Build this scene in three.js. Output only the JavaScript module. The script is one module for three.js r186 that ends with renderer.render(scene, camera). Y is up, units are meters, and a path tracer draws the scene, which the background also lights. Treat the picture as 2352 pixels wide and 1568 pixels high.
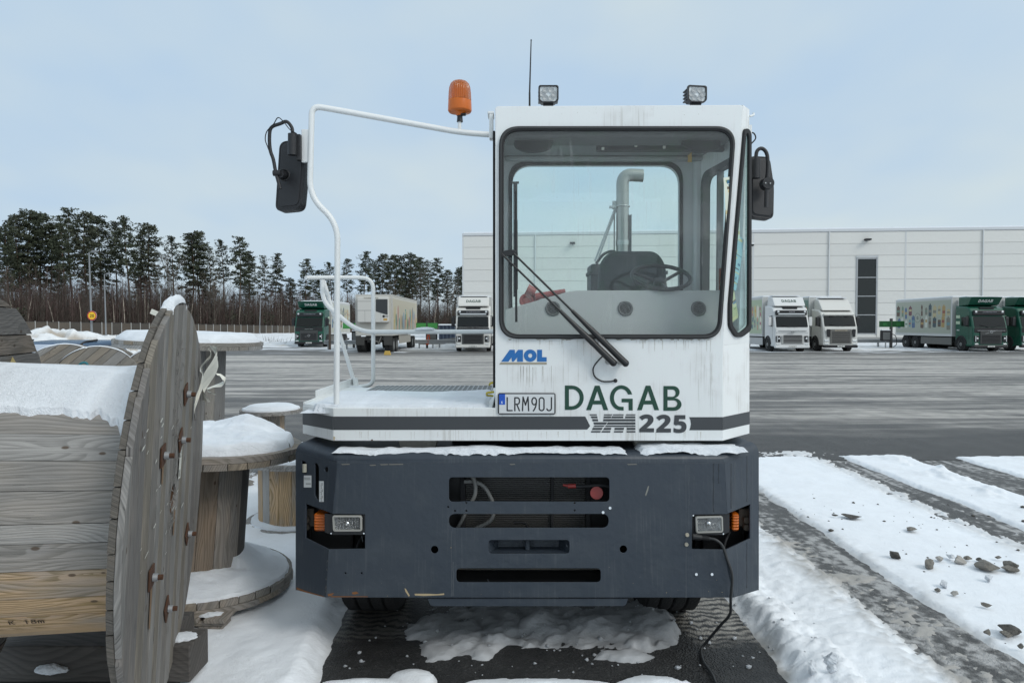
import * as THREE from 'three';
import { RoundedBoxGeometry } from 'three/addons/geometries/RoundedBoxGeometry.js';
import { mergeGeometries, mergeVertices, toCreasedNormals } from 'three/addons/utils/BufferGeometryUtils.js';
import { FontLoader } from 'three/addons/loaders/FontLoader.js';

// ---------------------------------------------------------------- camera, sky, sun, exposure
const EYE = 1.8, FOCAL = 1568, CX = 1176, CY = 784, HORIZON = 745;   // survey of the photograph at 2352 x 1568
const PITCH = -Math.atan((CY - HORIZON) / FOCAL);
const scene = new THREE.Scene();
const camera = new THREE.PerspectiveCamera(2 * Math.atan(CY / FOCAL) * 180 / Math.PI, 1024 / 682, 0.05, 2000);
camera.position.set(0, EYE, 0);
camera.rotation.x = PITCH;
scene.add(camera);

const renderer = new THREE.WebGLRenderer({ antialias: true });
renderer.setSize(1024, 682);
renderer.toneMapping = THREE.LinearToneMapping;
renderer.toneMappingExposure = 1;
renderer.shadowMap.enabled = true;

const SUN_DIR = new THREE.Vector3(0.78, 0.85, 0.45).normalize();
const SUN_I = 1.15;
function fract(x) { return x - Math.floor(x); }
function hash2(i, j, s) { let h = Math.imul(i, 374761393) ^ Math.imul(j, 668265263) ^ Math.imul(s, 2147483629 | 0); h = Math.imul(h ^ (h >>> 13), 1274126177); h ^= h >>> 16; return (h >>> 0) / 4294967296; }
function vnoise(x, y, s = 1) {
  const i = Math.floor(x), j = Math.floor(y), u = x - i, v = y - j, a = u * u * (3 - 2 * u), b = v * v * (3 - 2 * v);
  const p = hash2(i, j, s), q = hash2(i + 1, j, s), r = hash2(i, j + 1, s), t = hash2(i + 1, j + 1, s);
  return p + (q - p) * a + (r - p) * b + (p - q - r + t) * a * b;
}
function fbm(x, y, o = 4, s = 1) { let a = 0.5, f = 0, n = 0; for (let k = 0; k < o; k++) { f += a * vnoise(x, y, s + k * 17); n += a; a *= 0.5; x = x * 2.03 + 7.1; y = y * 2.03 + 3.7; } return f / n; }
function rng(seed) { let a = seed >>> 0; return () => { a = (a + 0x6D2B79F5) >>> 0; let t = Math.imul(a ^ (a >>> 15), 1 | a); t = (t + Math.imul(t ^ (t >>> 7), 61 | t)) ^ t; return ((t ^ (t >>> 14)) >>> 0) / 4294967296; }; }
const clamp = (x, a = 0, b = 1) => Math.min(b, Math.max(a, x));
const sstep = (a, b, x) => { const t = clamp((x - a) / (b - a)); return t * t * (3 - 2 * t); };
const mix = (a, b, t) => a + (b - a) * t;

{ // overcast winter sky: blue-grey veil ahead, thinner and brighter cloud high up and towards the hidden sun
  const W = 1024, H = 512, d = new Float32Array(W * H * 4);
  for (let j = 0; j < H; j++) for (let i = 0; i < W; i++) {
    const el = ((j + 0.5) / H - 0.5) * Math.PI, az = ((i + 0.5) / W - 0.5) * 2 * Math.PI;
    const x = Math.cos(el) * Math.cos(az), y = Math.sin(el), z = Math.cos(el) * Math.sin(az);
    const yy = Math.max(y, 0), q = 1 / (yy + 0.16);
    const c = fbm(x * q * 0.9 + 11, z * q * 0.9 + 5, 5, 3), c2 = fbm(x * q * 2.2 + 3, z * q * 0.8 + 31, 5, 9);
    const m = clamp(0.5 + (c - 0.5) * 2.6 + (c2 - 0.5) * 1.1 + 0.28 * x);
    const low = Math.exp(-yy * 5);
    let r = mix(0.465, 0.615, m), g = mix(0.622, 0.715, m), b = mix(0.800, 0.758, m);
    r = mix(r, 0.620, 0.55 * low); g = mix(g, 0.740, 0.55 * low); b = mix(b, 0.815, 0.55 * low);
    const s = Math.max(0, x * SUN_DIR.x + y * SUN_DIR.y + z * SUN_DIR.z);
    const glow = 0.45 * Math.pow(s, 3) + 0.12 * sstep(0.45, 0.95, yy);
    r += glow * 1.0; g += glow * 0.95; b += glow * 0.84;
    const k = (j * W + i) * 4; d[k] = r; d[k + 1] = g; d[k + 2] = b; d[k + 3] = 1;
  }
  const t = new THREE.DataTexture(d, W, H, THREE.RGBAFormat, THREE.FloatType);
  t.mapping = THREE.EquirectangularReflectionMapping; t.magFilter = t.minFilter = THREE.LinearFilter; t.needsUpdate = true;
  scene.background = t; scene.environment = t;
}
const sun = new THREE.DirectionalLight(new THREE.Color(1, 0.965, 0.91), SUN_I);
sun.position.copy(SUN_DIR).multiplyScalar(60); sun.castShadow = true; sun.shadow.radius = 36;
sun.shadow.mapSize.set(4096, 4096);
Object.assign(sun.shadow.camera, { left: -60, right: 60, top: 60, bottom: -60, near: 1, far: 220 });
sun.target.position.set(0, 0, -10);
scene.add(sun, sun.target);

// ---------------------------------------------------------------- survey helpers: sight line of a measured point, met with a real plane
const V = (x, y, z) => new THREE.Vector3(x, y, z);
const EYEV = V(0, EYE, 0);
function ray(px, py) { return V((px - CX) / FOCAL, (CY - py) / FOCAL, -1).applyAxisAngle(V(1, 0, 0), PITCH); }
function at(px, py, D) { const r = ray(px, py); return r.multiplyScalar(D / -r.z).add(EYEV); }
function groundY(x, z) { return -0.16 * sstep(9, 42, -z); }
function onGround(px, py, h = 0) { const r = ray(px, py); let t = (h - EYE) / r.y; for (let k = 0; k < 4; k++) { const p = r.clone().multiplyScalar(t); t = (h + groundY(p.x, p.z) - EYE) / r.y; } return r.multiplyScalar(t).add(EYEV); }
class Sheet {   // a plane through three points with axes u (p0 to p1) and v; n looks to the side of the eye
  constructor(p0, p1, p2) {
    this.o = p0.clone(); this.u = p1.clone().sub(p0).normalize();
    this.n = this.u.clone().cross(p2.clone().sub(p0)).normalize();
    if (this.n.dot(EYEV.clone().sub(p0)) < 0) this.n.negate();
    this.v = this.n.clone().cross(this.u);
    this.m = new THREE.Matrix4().makeBasis(this.u, this.v, this.n).setPosition(this.o);
  }
  hit(px, py) { const r = ray(px, py); return r.multiplyScalar(this.o.clone().sub(EYEV).dot(this.n) / r.dot(this.n)).add(EYEV); }
  uv(px, py) { const q = this.hit(px, py).sub(this.o); return new THREE.Vector2(q.dot(this.u), q.dot(this.v)); }
  pts(list) { return list.map(([x, y]) => this.uv(x, y)); }
  lift(geo, off = 0) { geo.translate(0, 0, off); geo.applyMatrix4(this.m); return geo; }
  moved(d) { const s = Object.assign(Object.create(Sheet.prototype), this); s.o = this.o.clone().addScaledVector(this.n, d); s.m = new THREE.Matrix4().makeBasis(s.u, s.v, s.n).setPosition(s.o); return s; }
}
function roundPath(path, pts, r) {   // polygon with rounded corners; r a number or one per corner
  const n = pts.length;
  for (let i = 0; i < n; i++) {
    const p = pts[(i + n - 1) % n], c = pts[i], q = pts[(i + 1) % n], rr = Array.isArray(r) ? r[i] : r;
    const a = p.clone().sub(c), b = q.clone().sub(c), k = Math.min(rr, a.length() * 0.49, b.length() * 0.49);
    const s = c.clone().addScaledVector(a.normalize(), k), e = c.clone().addScaledVector(b.normalize(), k);
    if (i === 0) path.moveTo(s.x, s.y); else path.lineTo(s.x, s.y);
    if (k > 1e-5) path.quadraticCurveTo(c.x, c.y, e.x, e.y);
  }
  path.closePath(); return path;
}
function ringShape(outer, holes = []) { const s = outer; s.holes.push(...holes); return s; }
function extr(shape, depth, bevel = 0, seg = 8) {
  return new THREE.ExtrudeGeometry(shape, { depth: depth - 2 * bevel, bevelEnabled: bevel > 0, bevelThickness: bevel, bevelSize: bevel, bevelOffset: -bevel, bevelSegments: 2, curveSegments: seg }).translate(0, 0, bevel);
}

// ---------------------------------------------------------------- scene bookkeeping
const used = new Map();
function numbered(name) { const k = used.get(name) || 0; used.set(name, k + 1); return k ? name + '_' + String(k).padStart(3, '0') : name; }
function shade(o) { o.castShadow = true; o.receiveShadow = true; return o; }
function tag(o, label, category, group) { o.userData.label = label; o.userData.category = category; if (group) o.userData.group = group; return o; }
function thing(name, label, category, base, group) {
  const o = new THREE.Group(); o.name = numbered(name); o.position.copy(base || V(0, 0, 0)); o.base = o.position.clone(); scene.add(o);
  return tag(o, label, category, group);
}
function baseOf(o) { while (o && !o.base) o = o.parent; return o ? o.base : V(0, 0, 0); }
function part(parent, name, geo, mat, kind) {   // geometry in world metres
  const b = baseOf(parent); geo.translate(-b.x, -b.y, -b.z);
  return sub(parent, name, geo, mat, kind);
}
function sub(parent, name, geo, mat, kind) {    // geometry in the parent's own axes
  const m = shade(new THREE.Mesh(geo, mat)); m.name = name; parent.add(m); if (kind) m.userData.kind = kind; return m;
}
function holder(parent, name) { const g = new THREE.Group(); g.name = name; parent.add(g); return g; }
function struct(name, geo, mat) { const m = shade(new THREE.Mesh(geo, mat)); m.name = numbered(name); m.userData.kind = 'structure'; scene.add(m); return m; }
function single(name, label, category, geo, mat, group) {   // a thing of one mesh, geometry in world metres
  geo.computeBoundingBox(); const c = geo.boundingBox.getCenter(V()); c.y = geo.boundingBox.min.y; geo.translate(-c.x, -c.y, -c.z);
  const m = shade(new THREE.Mesh(geo, mat)); m.name = numbered(name); m.position.copy(c); scene.add(m); return tag(m, label, category, group);
}
function duplicate(root, p, turn = 0, label, scale) {
  const r = root.clone(); r.name = numbered(root.name.replace(/_\d{3}$/, '')); r.position.copy(p); r.rotation.y = turn; r.userData = { ...root.userData }; if (label) r.userData.label = label; if (scale) r.scale.copy(scale); scene.add(r); return r;
}
function clean(g) { const r = g.index ? g.toNonIndexed() : g; for (const k of Object.keys(r.attributes)) if (!['position', 'normal', 'uv', 'color'].includes(k)) r.deleteAttribute(k); return r; }
function merge(list) { const l = list.map(clean); const keep = ['position', 'normal', 'uv', 'color'].filter((k) => l.every((g) => g.attributes[k])); for (const g of l) for (const k of Object.keys(g.attributes)) if (!keep.includes(k)) g.deleteAttribute(k); return mergeGeometries(l); }
function box(x0, x1, y0, y1, z0, z1, r = 0.004) {
  const w = Math.abs(x1 - x0), h = Math.abs(y1 - y0), d = Math.abs(z1 - z0), rr = Math.min(r, w * 0.4, h * 0.4, d * 0.4);
  return new RoundedBoxGeometry(w, h, d, 1, rr).translate((x0 + x1) / 2, (y0 + y1) / 2, (z0 + z1) / 2);
}
function tube(pts, r, seg = 40, rad = 8, tension = 0.5) { return capped(new THREE.CatmullRomCurve3(pts, false, 'catmullrom', tension), r, seg, rad); }
function capped(curve, r, seg, rad) {
  const g = new THREE.TubeGeometry(curve, seg, r, rad, false), ends = [];
  for (const t of [0, 1]) { const c = new THREE.CircleGeometry(r, rad); const d = curve.getTangentAt(t); if (t === 0) d.negate(); c.applyQuaternion(new THREE.Quaternion().setFromUnitVectors(V(0, 0, 1), d)); const p = curve.getPointAt(t); c.translate(p.x, p.y, p.z); ends.push(c); }
  return merge([g, ...ends]);
}
function bentTube(pts, r, bend, rad = 10, seg = 60) {   // straight runs joined by rounded bends
  const path = new THREE.CurvePath();
  let last = pts[0].clone();
  for (let i = 1; i < pts.length - 1; i++) {
    const c = pts[i], a = pts[i - 1].clone().sub(c), b = pts[i + 1].clone().sub(c), k = Math.min(bend, a.length() * 0.48, b.length() * 0.48);
    const s = c.clone().addScaledVector(a.normalize(), k), e = c.clone().addScaledVector(b.normalize(), k);
    path.add(new THREE.LineCurve3(last, s)); path.add(new THREE.QuadraticBezierCurve3(s, c.clone(), e)); last = e;
  }
  path.add(new THREE.LineCurve3(last, pts[pts.length - 1].clone()));
  return capped(path, r, seg * (pts.length - 1) >> 1, rad);
}
function rod(a, b, r, r2 = r, rad = 8) {
  const d = b.clone().sub(a), g = new THREE.CylinderGeometry(r2, r, d.length(), rad);
  g.applyQuaternion(new THREE.Quaternion().setFromUnitVectors(V(0, 1, 0), d.clone().normalize()));
  const m = a.clone().add(b).multiplyScalar(0.5); return g.translate(m.x, m.y, m.z);
}
function setUV(g, fu, fv) { const p = g.attributes.position, uv = new Float32Array(p.count * 2); for (let i = 0; i < p.count; i++) { const x = p.getX(i), y = p.getY(i), z = p.getZ(i); uv[2 * i] = fu(x, y, z); uv[2 * i + 1] = fv(x, y, z); } g.setAttribute('uv', new THREE.BufferAttribute(uv, 2)); return g; }
function gridGeo(nu, nv, f, colorOf) {   // f(u, v) -> Vector3 with u, v in 0..1
  const p = new Float32Array((nu + 1) * (nv + 1) * 3), uv = new Float32Array((nu + 1) * (nv + 1) * 2), col = colorOf ? new Float32Array(p.length) : null, ix = [];
  for (let j = 0; j <= nv; j++) for (let i = 0; i <= nu; i++) {
    const k = j * (nu + 1) + i, q = f(i / nu, j / nv); p[3 * k] = q.x; p[3 * k + 1] = q.y; p[3 * k + 2] = q.z; uv[2 * k] = q.x; uv[2 * k + 1] = q.z - q.y;
    if (col) { const c = colorOf(q, i / nu, j / nv); col[3 * k] = c[0]; col[3 * k + 1] = c[1]; col[3 * k + 2] = c[2]; }
    if (i < nu && j < nv) ix.push(k, k + 1, k + nu + 2, k, k + nu + 2, k + nu + 1);
  }
  const g = new THREE.BufferGeometry(); g.setAttribute('position', new THREE.BufferAttribute(p, 3)); g.setAttribute('uv', new THREE.BufferAttribute(uv, 2)); if (col) g.setAttribute('color', new THREE.BufferAttribute(col, 3));
  g.setIndex(ix); g.computeVertexNormals(); return g;
}

function lumpy(x, y, z, rx, ry, rz, seed) {   // a small heap of snow with an uneven outline
  const g = new THREE.SphereGeometry(1, 40, 20), p = g.attributes.position;
  for (let k = 0; k < p.count; k++) { const a = p.getX(k), b = p.getY(k), c = p.getZ(k), m = 0.72 + 0.55 * fbm(a * 1.7 + seed, c * 1.7 + b, 4, seed) + 0.16 * (vnoise(a * 7 + seed, c * 7, seed + 1) - 0.5), w = b < 0 ? 0.35 : 1; p.setXYZ(k, x + a * m * rx, y + b * m * ry * w, z + c * m * rz); }
  g.computeVertexNormals(); return setUV(g, (q) => q, (q, r, s) => s - r);
}
// ---------------------------------------------------------------- textures and materials
function dataTex(w, h, f, srgb = false) {   // f(i, j) -> [r, g, b] in 0..1
  const d = new Uint8Array(w * h * 4);
  for (let j = 0; j < h; j++) for (let i = 0; i < w; i++) { const c = f(i, j), k = (j * w + i) * 4; d[k] = clamp(c[0]) * 255; d[k + 1] = clamp(c[1]) * 255; d[k + 2] = clamp(c[2]) * 255; d[k + 3] = 255; }
  const t = new THREE.DataTexture(d, w, h, THREE.RGBAFormat); t.wrapS = t.wrapT = THREE.RepeatWrapping; t.magFilter = THREE.LinearFilter; t.minFilter = THREE.LinearMipmapLinearFilter; t.generateMipmaps = true; if (srgb) t.colorSpace = THREE.SRGBColorSpace; t.needsUpdate = true; return t;
}
function canvasTex(w, h, draw) { const c = document.createElement('canvas'); c.width = w; c.height = h; draw(c.getContext('2d'), w, h); const t = new THREE.CanvasTexture(c); t.colorSpace = THREE.SRGBColorSpace; t.anisotropy = 8; return t; }
const lin = (r, g, b) => new THREE.Color().setRGB(r, g, b);
function mat(c, rough = 0.6, o = {}) { return new THREE.MeshStandardMaterial({ color: Array.isArray(c) ? lin(...c) : c, roughness: rough, ...o }); }
function phys(c, rough, o = {}) { return new THREE.MeshPhysicalMaterial({ color: lin(...c), roughness: rough, ...o }); }
const toS = (c) => (c <= 0.0031308 ? 12.92 * c : 1.055 * Math.pow(c, 1 / 2.4) - 0.055);
function linTex(w, h, f) { return dataTex(w, h, (i, j) => f(i, j).map((c) => toS(clamp(c))), true); }
function tile(f, i, j, w, h) {   // blends a field so that it repeats without a seam
  const u = i / w, v = j / h, a = sstep(0.75, 1, u), b = sstep(0.75, 1, v);
  return mix(mix(f(i, j), f(i - w, j), a), mix(f(i, j - h), f(i - w, j - h), a), b);
}
const grainMap = dataTex(512, 512, (i, j) => { const v = tile((x, y) => fbm(x / 6, y / 6, 4, 5), i, j, 512, 512); return [v, v, v]; });
const lumpMap = dataTex(512, 512, (i, j) => { const v = tile((x, y) => 0.6 * fbm(x / 40, y / 40, 5, 8) + 0.4 * fbm(x / 9, y / 9, 3, 12), i, j, 512, 512); return [v, v, v]; });
function rep(t, u, v = u) { const c = t.clone(); c.repeat.set(u, v); c.needsUpdate = true; return c; }
const snowMap = dataTex(512, 512, (i, j) => { const v = tile((x, y) => 0.45 * fbm(x / 40, y / 40, 4, 8) + 0.3 * fbm(x / 10, y / 10, 3, 12) + 0.25 * vnoise(x / 1.8, y / 1.8, 14), i, j, 512, 512); return [v, v, v]; });
const M = {};
M.snow = mat([0.83, 0.86, 0.90], 0.75, { bumpMap: rep(snowMap, 2.5), bumpScale: 0.014 });
M.snowVC = mat([1, 1, 1], 0.75, { vertexColors: true, bumpMap: rep(snowMap, 1.4), bumpScale: 0.007 });
M.ice = mat([0.62, 0.66, 0.70], 0.35, { bumpMap: rep(lumpMap, 3), bumpScale: 0.02 });
M.dirtyIce = mat([0.40, 0.37, 0.33], 0.6, { bumpMap: rep(lumpMap, 4), bumpScale: 0.03 });
M.black = mat([0.012, 0.012, 0.013], 0.5);
M.rubber = mat([0.016, 0.016, 0.017], 0.75, { bumpMap: rep(grainMap, 4), bumpScale: 0.002 });
M.plastic = mat([0.014, 0.014, 0.016], 0.38);
M.steel = mat([0.45, 0.45, 0.44], 0.38, { metalness: 0.9 });
M.galv = mat([0.38, 0.39, 0.40], 0.5, { metalness: 0.6 });
M.chrome = mat([0.75, 0.76, 0.77], 0.15, { metalness: 1 });
M.rust = mat([0.115, 0.050, 0.025], 0.85, { bumpMap: rep(grainMap, 8), bumpScale: 0.003 });
M.paper = mat([0.74, 0.72, 0.64], 0.7, { side: THREE.DoubleSide });
M.dark = mat([0.02, 0.02, 0.022], 0.8);

// weathered timber: growth rings stretched along the plank, knots that bend them, cracks, and a share of warm unweathered colour
function woodTex(seed, warm, lightness = 1, knots = 3, old = 0, w = 1024, h = 128) {
  const R = rng(seed), ks = [];
  for (let k = 0; k < knots; k++) ks.push([R() * w, (0.25 + 0.5 * R()) * h, 7 + 8 * R()]);
  return linTex(w, h, (i, j) => {
    let d = 0, kn = 0;
    for (const [kx, ky, kr] of ks) for (const sx of [-w, 0, w]) {
      const dx = (i - kx - sx) / 5.5, dy = (j - ky), q = Math.sqrt(dx * dx + dy * dy);
      d += Math.sign(dy || 1) * 34 * Math.exp(-q / (kr * 2.6)); const e = Math.hypot((i - kx - sx) / 1.35, dy); kn = Math.max(kn, 1 - sstep(kr * 0.35, kr * 0.62, e));
    }
    const per = (x, y, s) => { const a = sstep(0.8, 1, i / w); return mix(vnoise(x, y, s), vnoise(x - w / 160, y, s), a); };
    const y = j + d + 46 * (per(i / 160, j / 110, seed) - 0.5) + 9 * (per(i / 160, j / 30, seed + 7) - 0.5);
    const ring = fract(y / 11 + 0.9 * vnoise(y / 27, 3.3, seed + 2)), line = sstep(0.30, 0.88, ring) * (1 - sstep(0.92, 1, ring));
    const fibre = tile((x, z) => vnoise(x / 46, z / 1.4, seed + 3), i, j, w, h), patch = tile((x, z) => fbm(x / 150, z / 60, 3, seed + 4), i, j, w, h);
    const crack = tile((x, z) => vnoise(x / 90, z / 2.1, seed + 5), i, j, w, h) > (old ? 0.88 : 0.955) ? 1 : 0;
    const wv = clamp(warm * (0.8 + (patch - 0.5) * 1.6));
    let c = [mix(0.315, 0.45, wv), mix(0.305, 0.305, wv), mix(0.292, 0.185, wv)];
    const l = lightness * (0.74 + 0.42 * patch) * (old ? 0.62 + 0.70 * fibre : 0.90 + 0.20 * fibre) * (1 - (old ? 0.14 : 0.28 + 0.16 * wv) * line) * (1 - 0.55 * crack);
    c = c.map((x, k) => x * l * (k === 2 ? 1 - 0.25 * wv * line : 1));
    return c.map((x, k) => mix(x, [0.075, 0.048, 0.03][k], 0.85 * kn));
  });
}
const woodMaps = [woodTex(11, 0.0, 1.0, 2), woodTex(23, 0.12, 0.9, 3), woodTex(37, 0.05, 1.12, 2), woodTex(41, 0.75, 1.05, 3), woodTex(59, 1.05, 1.12, 2), woodTex(67, 0.0, 0.62, 2), woodTex(71, 0.25, 0.78, 3), woodTex(83, 0.06, 0.74, 1, 1), woodTex(97, 0.16, 0.62, 1, 1)];
const woodGrain = dataTex(1024, 128, (i, j) => { const v = tile((x, z) => 0.6 * vnoise(x / 60, z / 1.6, 77) + 0.4 * vnoise(x / 25, z / 4, 78), i, j, 1024, 128); return [v, v, v]; });
M.wood = woodMaps.map((t) => mat([1, 1, 1], 0.85, { map: t, bumpMap: woodGrain, bumpScale: 0.0035 }));
const tinted = (m, r, g, b) => { const c = m.clone(); c.color.setRGB(r, g, b); return c; };
const [GREY0, GREY1, GREY2, WARM0, WARM1, DARK0, DARK1] = M.wood, BROWN = tinted(GREY1, 0.86, 0.78, 0.66), DIM = tinted(GREY2, 0.72, 0.70, 0.66), DARKEST = tinted(DARK0, 0.45, 0.42, 0.40), STAIN = tinted(GREY0, 0.95, 0.86, 0.74), OLD0 = M.wood[7], OLD1 = M.wood[8], OLD2 = tinted(OLD0, 0.86, 0.80, 0.70), OLD3 = tinted(OLD1, 0.9, 0.9, 0.92), RIM = tinted(OLD1, 0.55, 0.53, 0.50);  // the darkest tint puts shade into the beams under the big reel
M.endgrain = mat([0.2, 0.19, 0.175], 0.9, { bumpMap: rep(grainMap, 3), bumpScale: 0.004 });
// ================================================================ GROUND
function yardColor(x, D) {   // worn asphalt under a film of frost and grit, swept by turning lorries
  const bend = 0.018 * x * x / (1 + Math.abs(x) * 0.08) * 0.3;
  const n1 = fbm(x * 0.045 + 3, (D + bend) * 0.30, 4, 21), n2 = fbm(x * 0.13 + 9, (D - 0.06 * x) * 1.1, 4, 22), n3 = fbm(x * 0.5, D * 2.4, 3, 23), n4 = fbm(x * 5, D * 5, 3, 24);
  let f = 0.25 + 0.75 * sstep(0.36, 0.60, 0.30 * n1 + 0.32 * n2 + 0.38 * n3 + 0.02);
  const tr = Math.abs(fbm(x * 0.02 + 40, (D + 0.05 * x + bend) * 0.42, 3, 25) - 0.5), tr2 = Math.abs(fbm(x * 0.03 + 80, (D - 0.07 * x) * 0.55, 3, 26) - 0.5);
  f *= 1 - 0.75 * (1 - sstep(0.004, 0.022, tr)); f *= 1 - 0.7 * (1 - sstep(0.003, 0.018, tr2));
  f *= sstep(9.5, 19, D + 7 * (n1 - 0.5) + 5 * (n3 - 0.5) + 0.03 * x);
  f *= 1 - 0.8 * sstep(40, 46, D + 3 * (n1 - 0.5));
  const n5 = fbm(x * 0.22, (D - 0.03 * x) * 5.5, 3, 29), n6 = fbm(x * 0.9, D * 14, 2, 30); f *= 1 - 0.55 * sstep(0.52, 0.70, n5) - 0.25 * sstep(0.5, 0.75, n6) * (1 - sstep(16, 26, D));
  f = clamp(f * (0.55 + 0.9 * n4));
  const base = 0.058 + 0.03 * n2 + 0.03 * (n4 - 0.5);
  let c = [mix(base, 0.48, f), mix(base * 0.98, 0.45, f), mix(base * 0.96, 0.415, f)];
  // trodden snow film round the parked lorries
  const s = sstep(0.5, 0.62, 0.5 * fbm(x * 0.16, D * 0.75, 4, 27) + 0.5 * fbm(x * 0.6, D * 1.5, 3, 28) - 0.2 * (1 - sstep(44, 50, D)) + 0.10 * sstep(49, 54, D) - 0.5 * (1 - sstep(42, 46, D)));
  return c.map((v, k) => mix(v, [0.72, 0.74, 0.77][k], s * 0.9));
}
{
  const X0 = -75, X1 = 75, D0 = 9.0, D1 = 92, W = 2048, H = 2048;
  const t = linTex(W, H, (i, j) => { const q = j / H; return yardColor(X0 + (X1 - X0) * (i + 0.5) / W, D0 + (D1 - D0) * q * q); }); t.wrapS = t.wrapT = THREE.ClampToEdgeWrapping;
  const g = gridGeo(60, 90, (u, v) => { const D = D0 + (D1 - D0) * v * v, x = X0 + (X1 - X0) * u; return V(x, groundY(x, -D) + 0.004, -D); });
  const uv = g.attributes.uv; for (let k = 0; k < uv.count; k++) uv.setXY(k, (uv.getX(k) - X0) / (X1 - X0), Math.sqrt(Math.max(0, (-uv.getY(k) - D0) / (D1 - D0))));
  struct('yard', g, mat([1, 1, 1], 0.62, { map: t, bumpMap: rep(grainMap, 300, 400), bumpScale: 0.006 }));
}
{   // the parking row in the foreground: bare wet asphalt, wheel tracks with pressed slush
  const X0 = -8, X1 = 9, D0 = 1, D1 = 9.4, W = 2048, H = 1024;
  const t = linTex(W, H, (i, j) => {
    const x = X0 + (X1 - X0) * (i + 0.5) / W, D = D0 + (D1 - D0) * (j + 0.5) / H;
    const n = fbm(x * 3, D * 3, 4, 31), f = fbm(x * 24, D * 24, 3, 32), g = vnoise(x * 95, D * 95, 33), tr = fbm(x * 16, D * 1.3, 4, 34);
    const under = sstep(-1.15, -0.95, x) * (1 - sstep(1.35, 1.6, x));  // wet asphalt beneath the tractor, its colour darkened further for the shade
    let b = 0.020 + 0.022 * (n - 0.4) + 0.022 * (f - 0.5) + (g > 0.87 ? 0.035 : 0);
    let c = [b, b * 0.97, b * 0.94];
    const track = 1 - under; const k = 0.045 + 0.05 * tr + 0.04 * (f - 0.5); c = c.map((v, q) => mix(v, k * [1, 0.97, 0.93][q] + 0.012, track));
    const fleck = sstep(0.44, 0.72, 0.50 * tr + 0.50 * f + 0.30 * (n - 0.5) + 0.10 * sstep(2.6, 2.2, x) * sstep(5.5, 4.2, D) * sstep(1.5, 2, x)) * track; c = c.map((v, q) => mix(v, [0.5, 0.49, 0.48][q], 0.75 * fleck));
    // pressed snow where the tractor's tyres rolled
    const pl = sstep(-1.06, -1.0, x) * (1 - sstep(-0.66, -0.6, x + 0.1 * (n - 0.5))) * sstep(3.78, 3.9, D + 0.2 * (n - 0.5)), pr = sstep(0.98, 1.1, x + 0.2 * (n - 0.5)) * (1 - sstep(1.42, 1.5, x)) * sstep(3.62, 3.9, D + 0.5 * (n - 0.5));
    const lug = 0.5 + 0.5 * Math.sin(D * 105 + 9 * fbm(x * 7, D * 5, 3, 36) + 5 * fbm(x * 26, D * 9, 2, 37)); const pw = pr > pl ? 2.1 : 1, p = Math.max(pl, pr) * sstep(0.25, 0.7, 0.6 * lug * (1 - 0.4 * tr) + 0.55 * f);
    c = c.map((v, q) => mix(v, [0.24, 0.225, 0.20][q] * pw * (0.5 + 0.7 * tr), 0.75 * p));
    const far = sstep(8.9, 9.35, D); const y = yardColor(x, D); return c.map((v, q) => mix(v, y[q], far));
  }); t.wrapS = t.wrapT = THREE.ClampToEdgeWrapping;
  const g = gridGeo(20, 12, (u, v) => V(X0 + (X1 - X0) * u, 0, -(D0 + (D1 - D0) * v)));
  const uv = g.attributes.uv; for (let k = 0; k < uv.count; k++) uv.setXY(k, (uv.getX(k) - X0) / (X1 - X0), (-uv.getY(k) - D0) / (D1 - D0));
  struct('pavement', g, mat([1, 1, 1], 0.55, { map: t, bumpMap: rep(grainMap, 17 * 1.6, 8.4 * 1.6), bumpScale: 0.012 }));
}
struct('ground', gridGeo(8, 8, (u, v) => V(-900 + 1800 * u, -1.1, 60 - 1200 * v)), M.snow);

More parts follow.
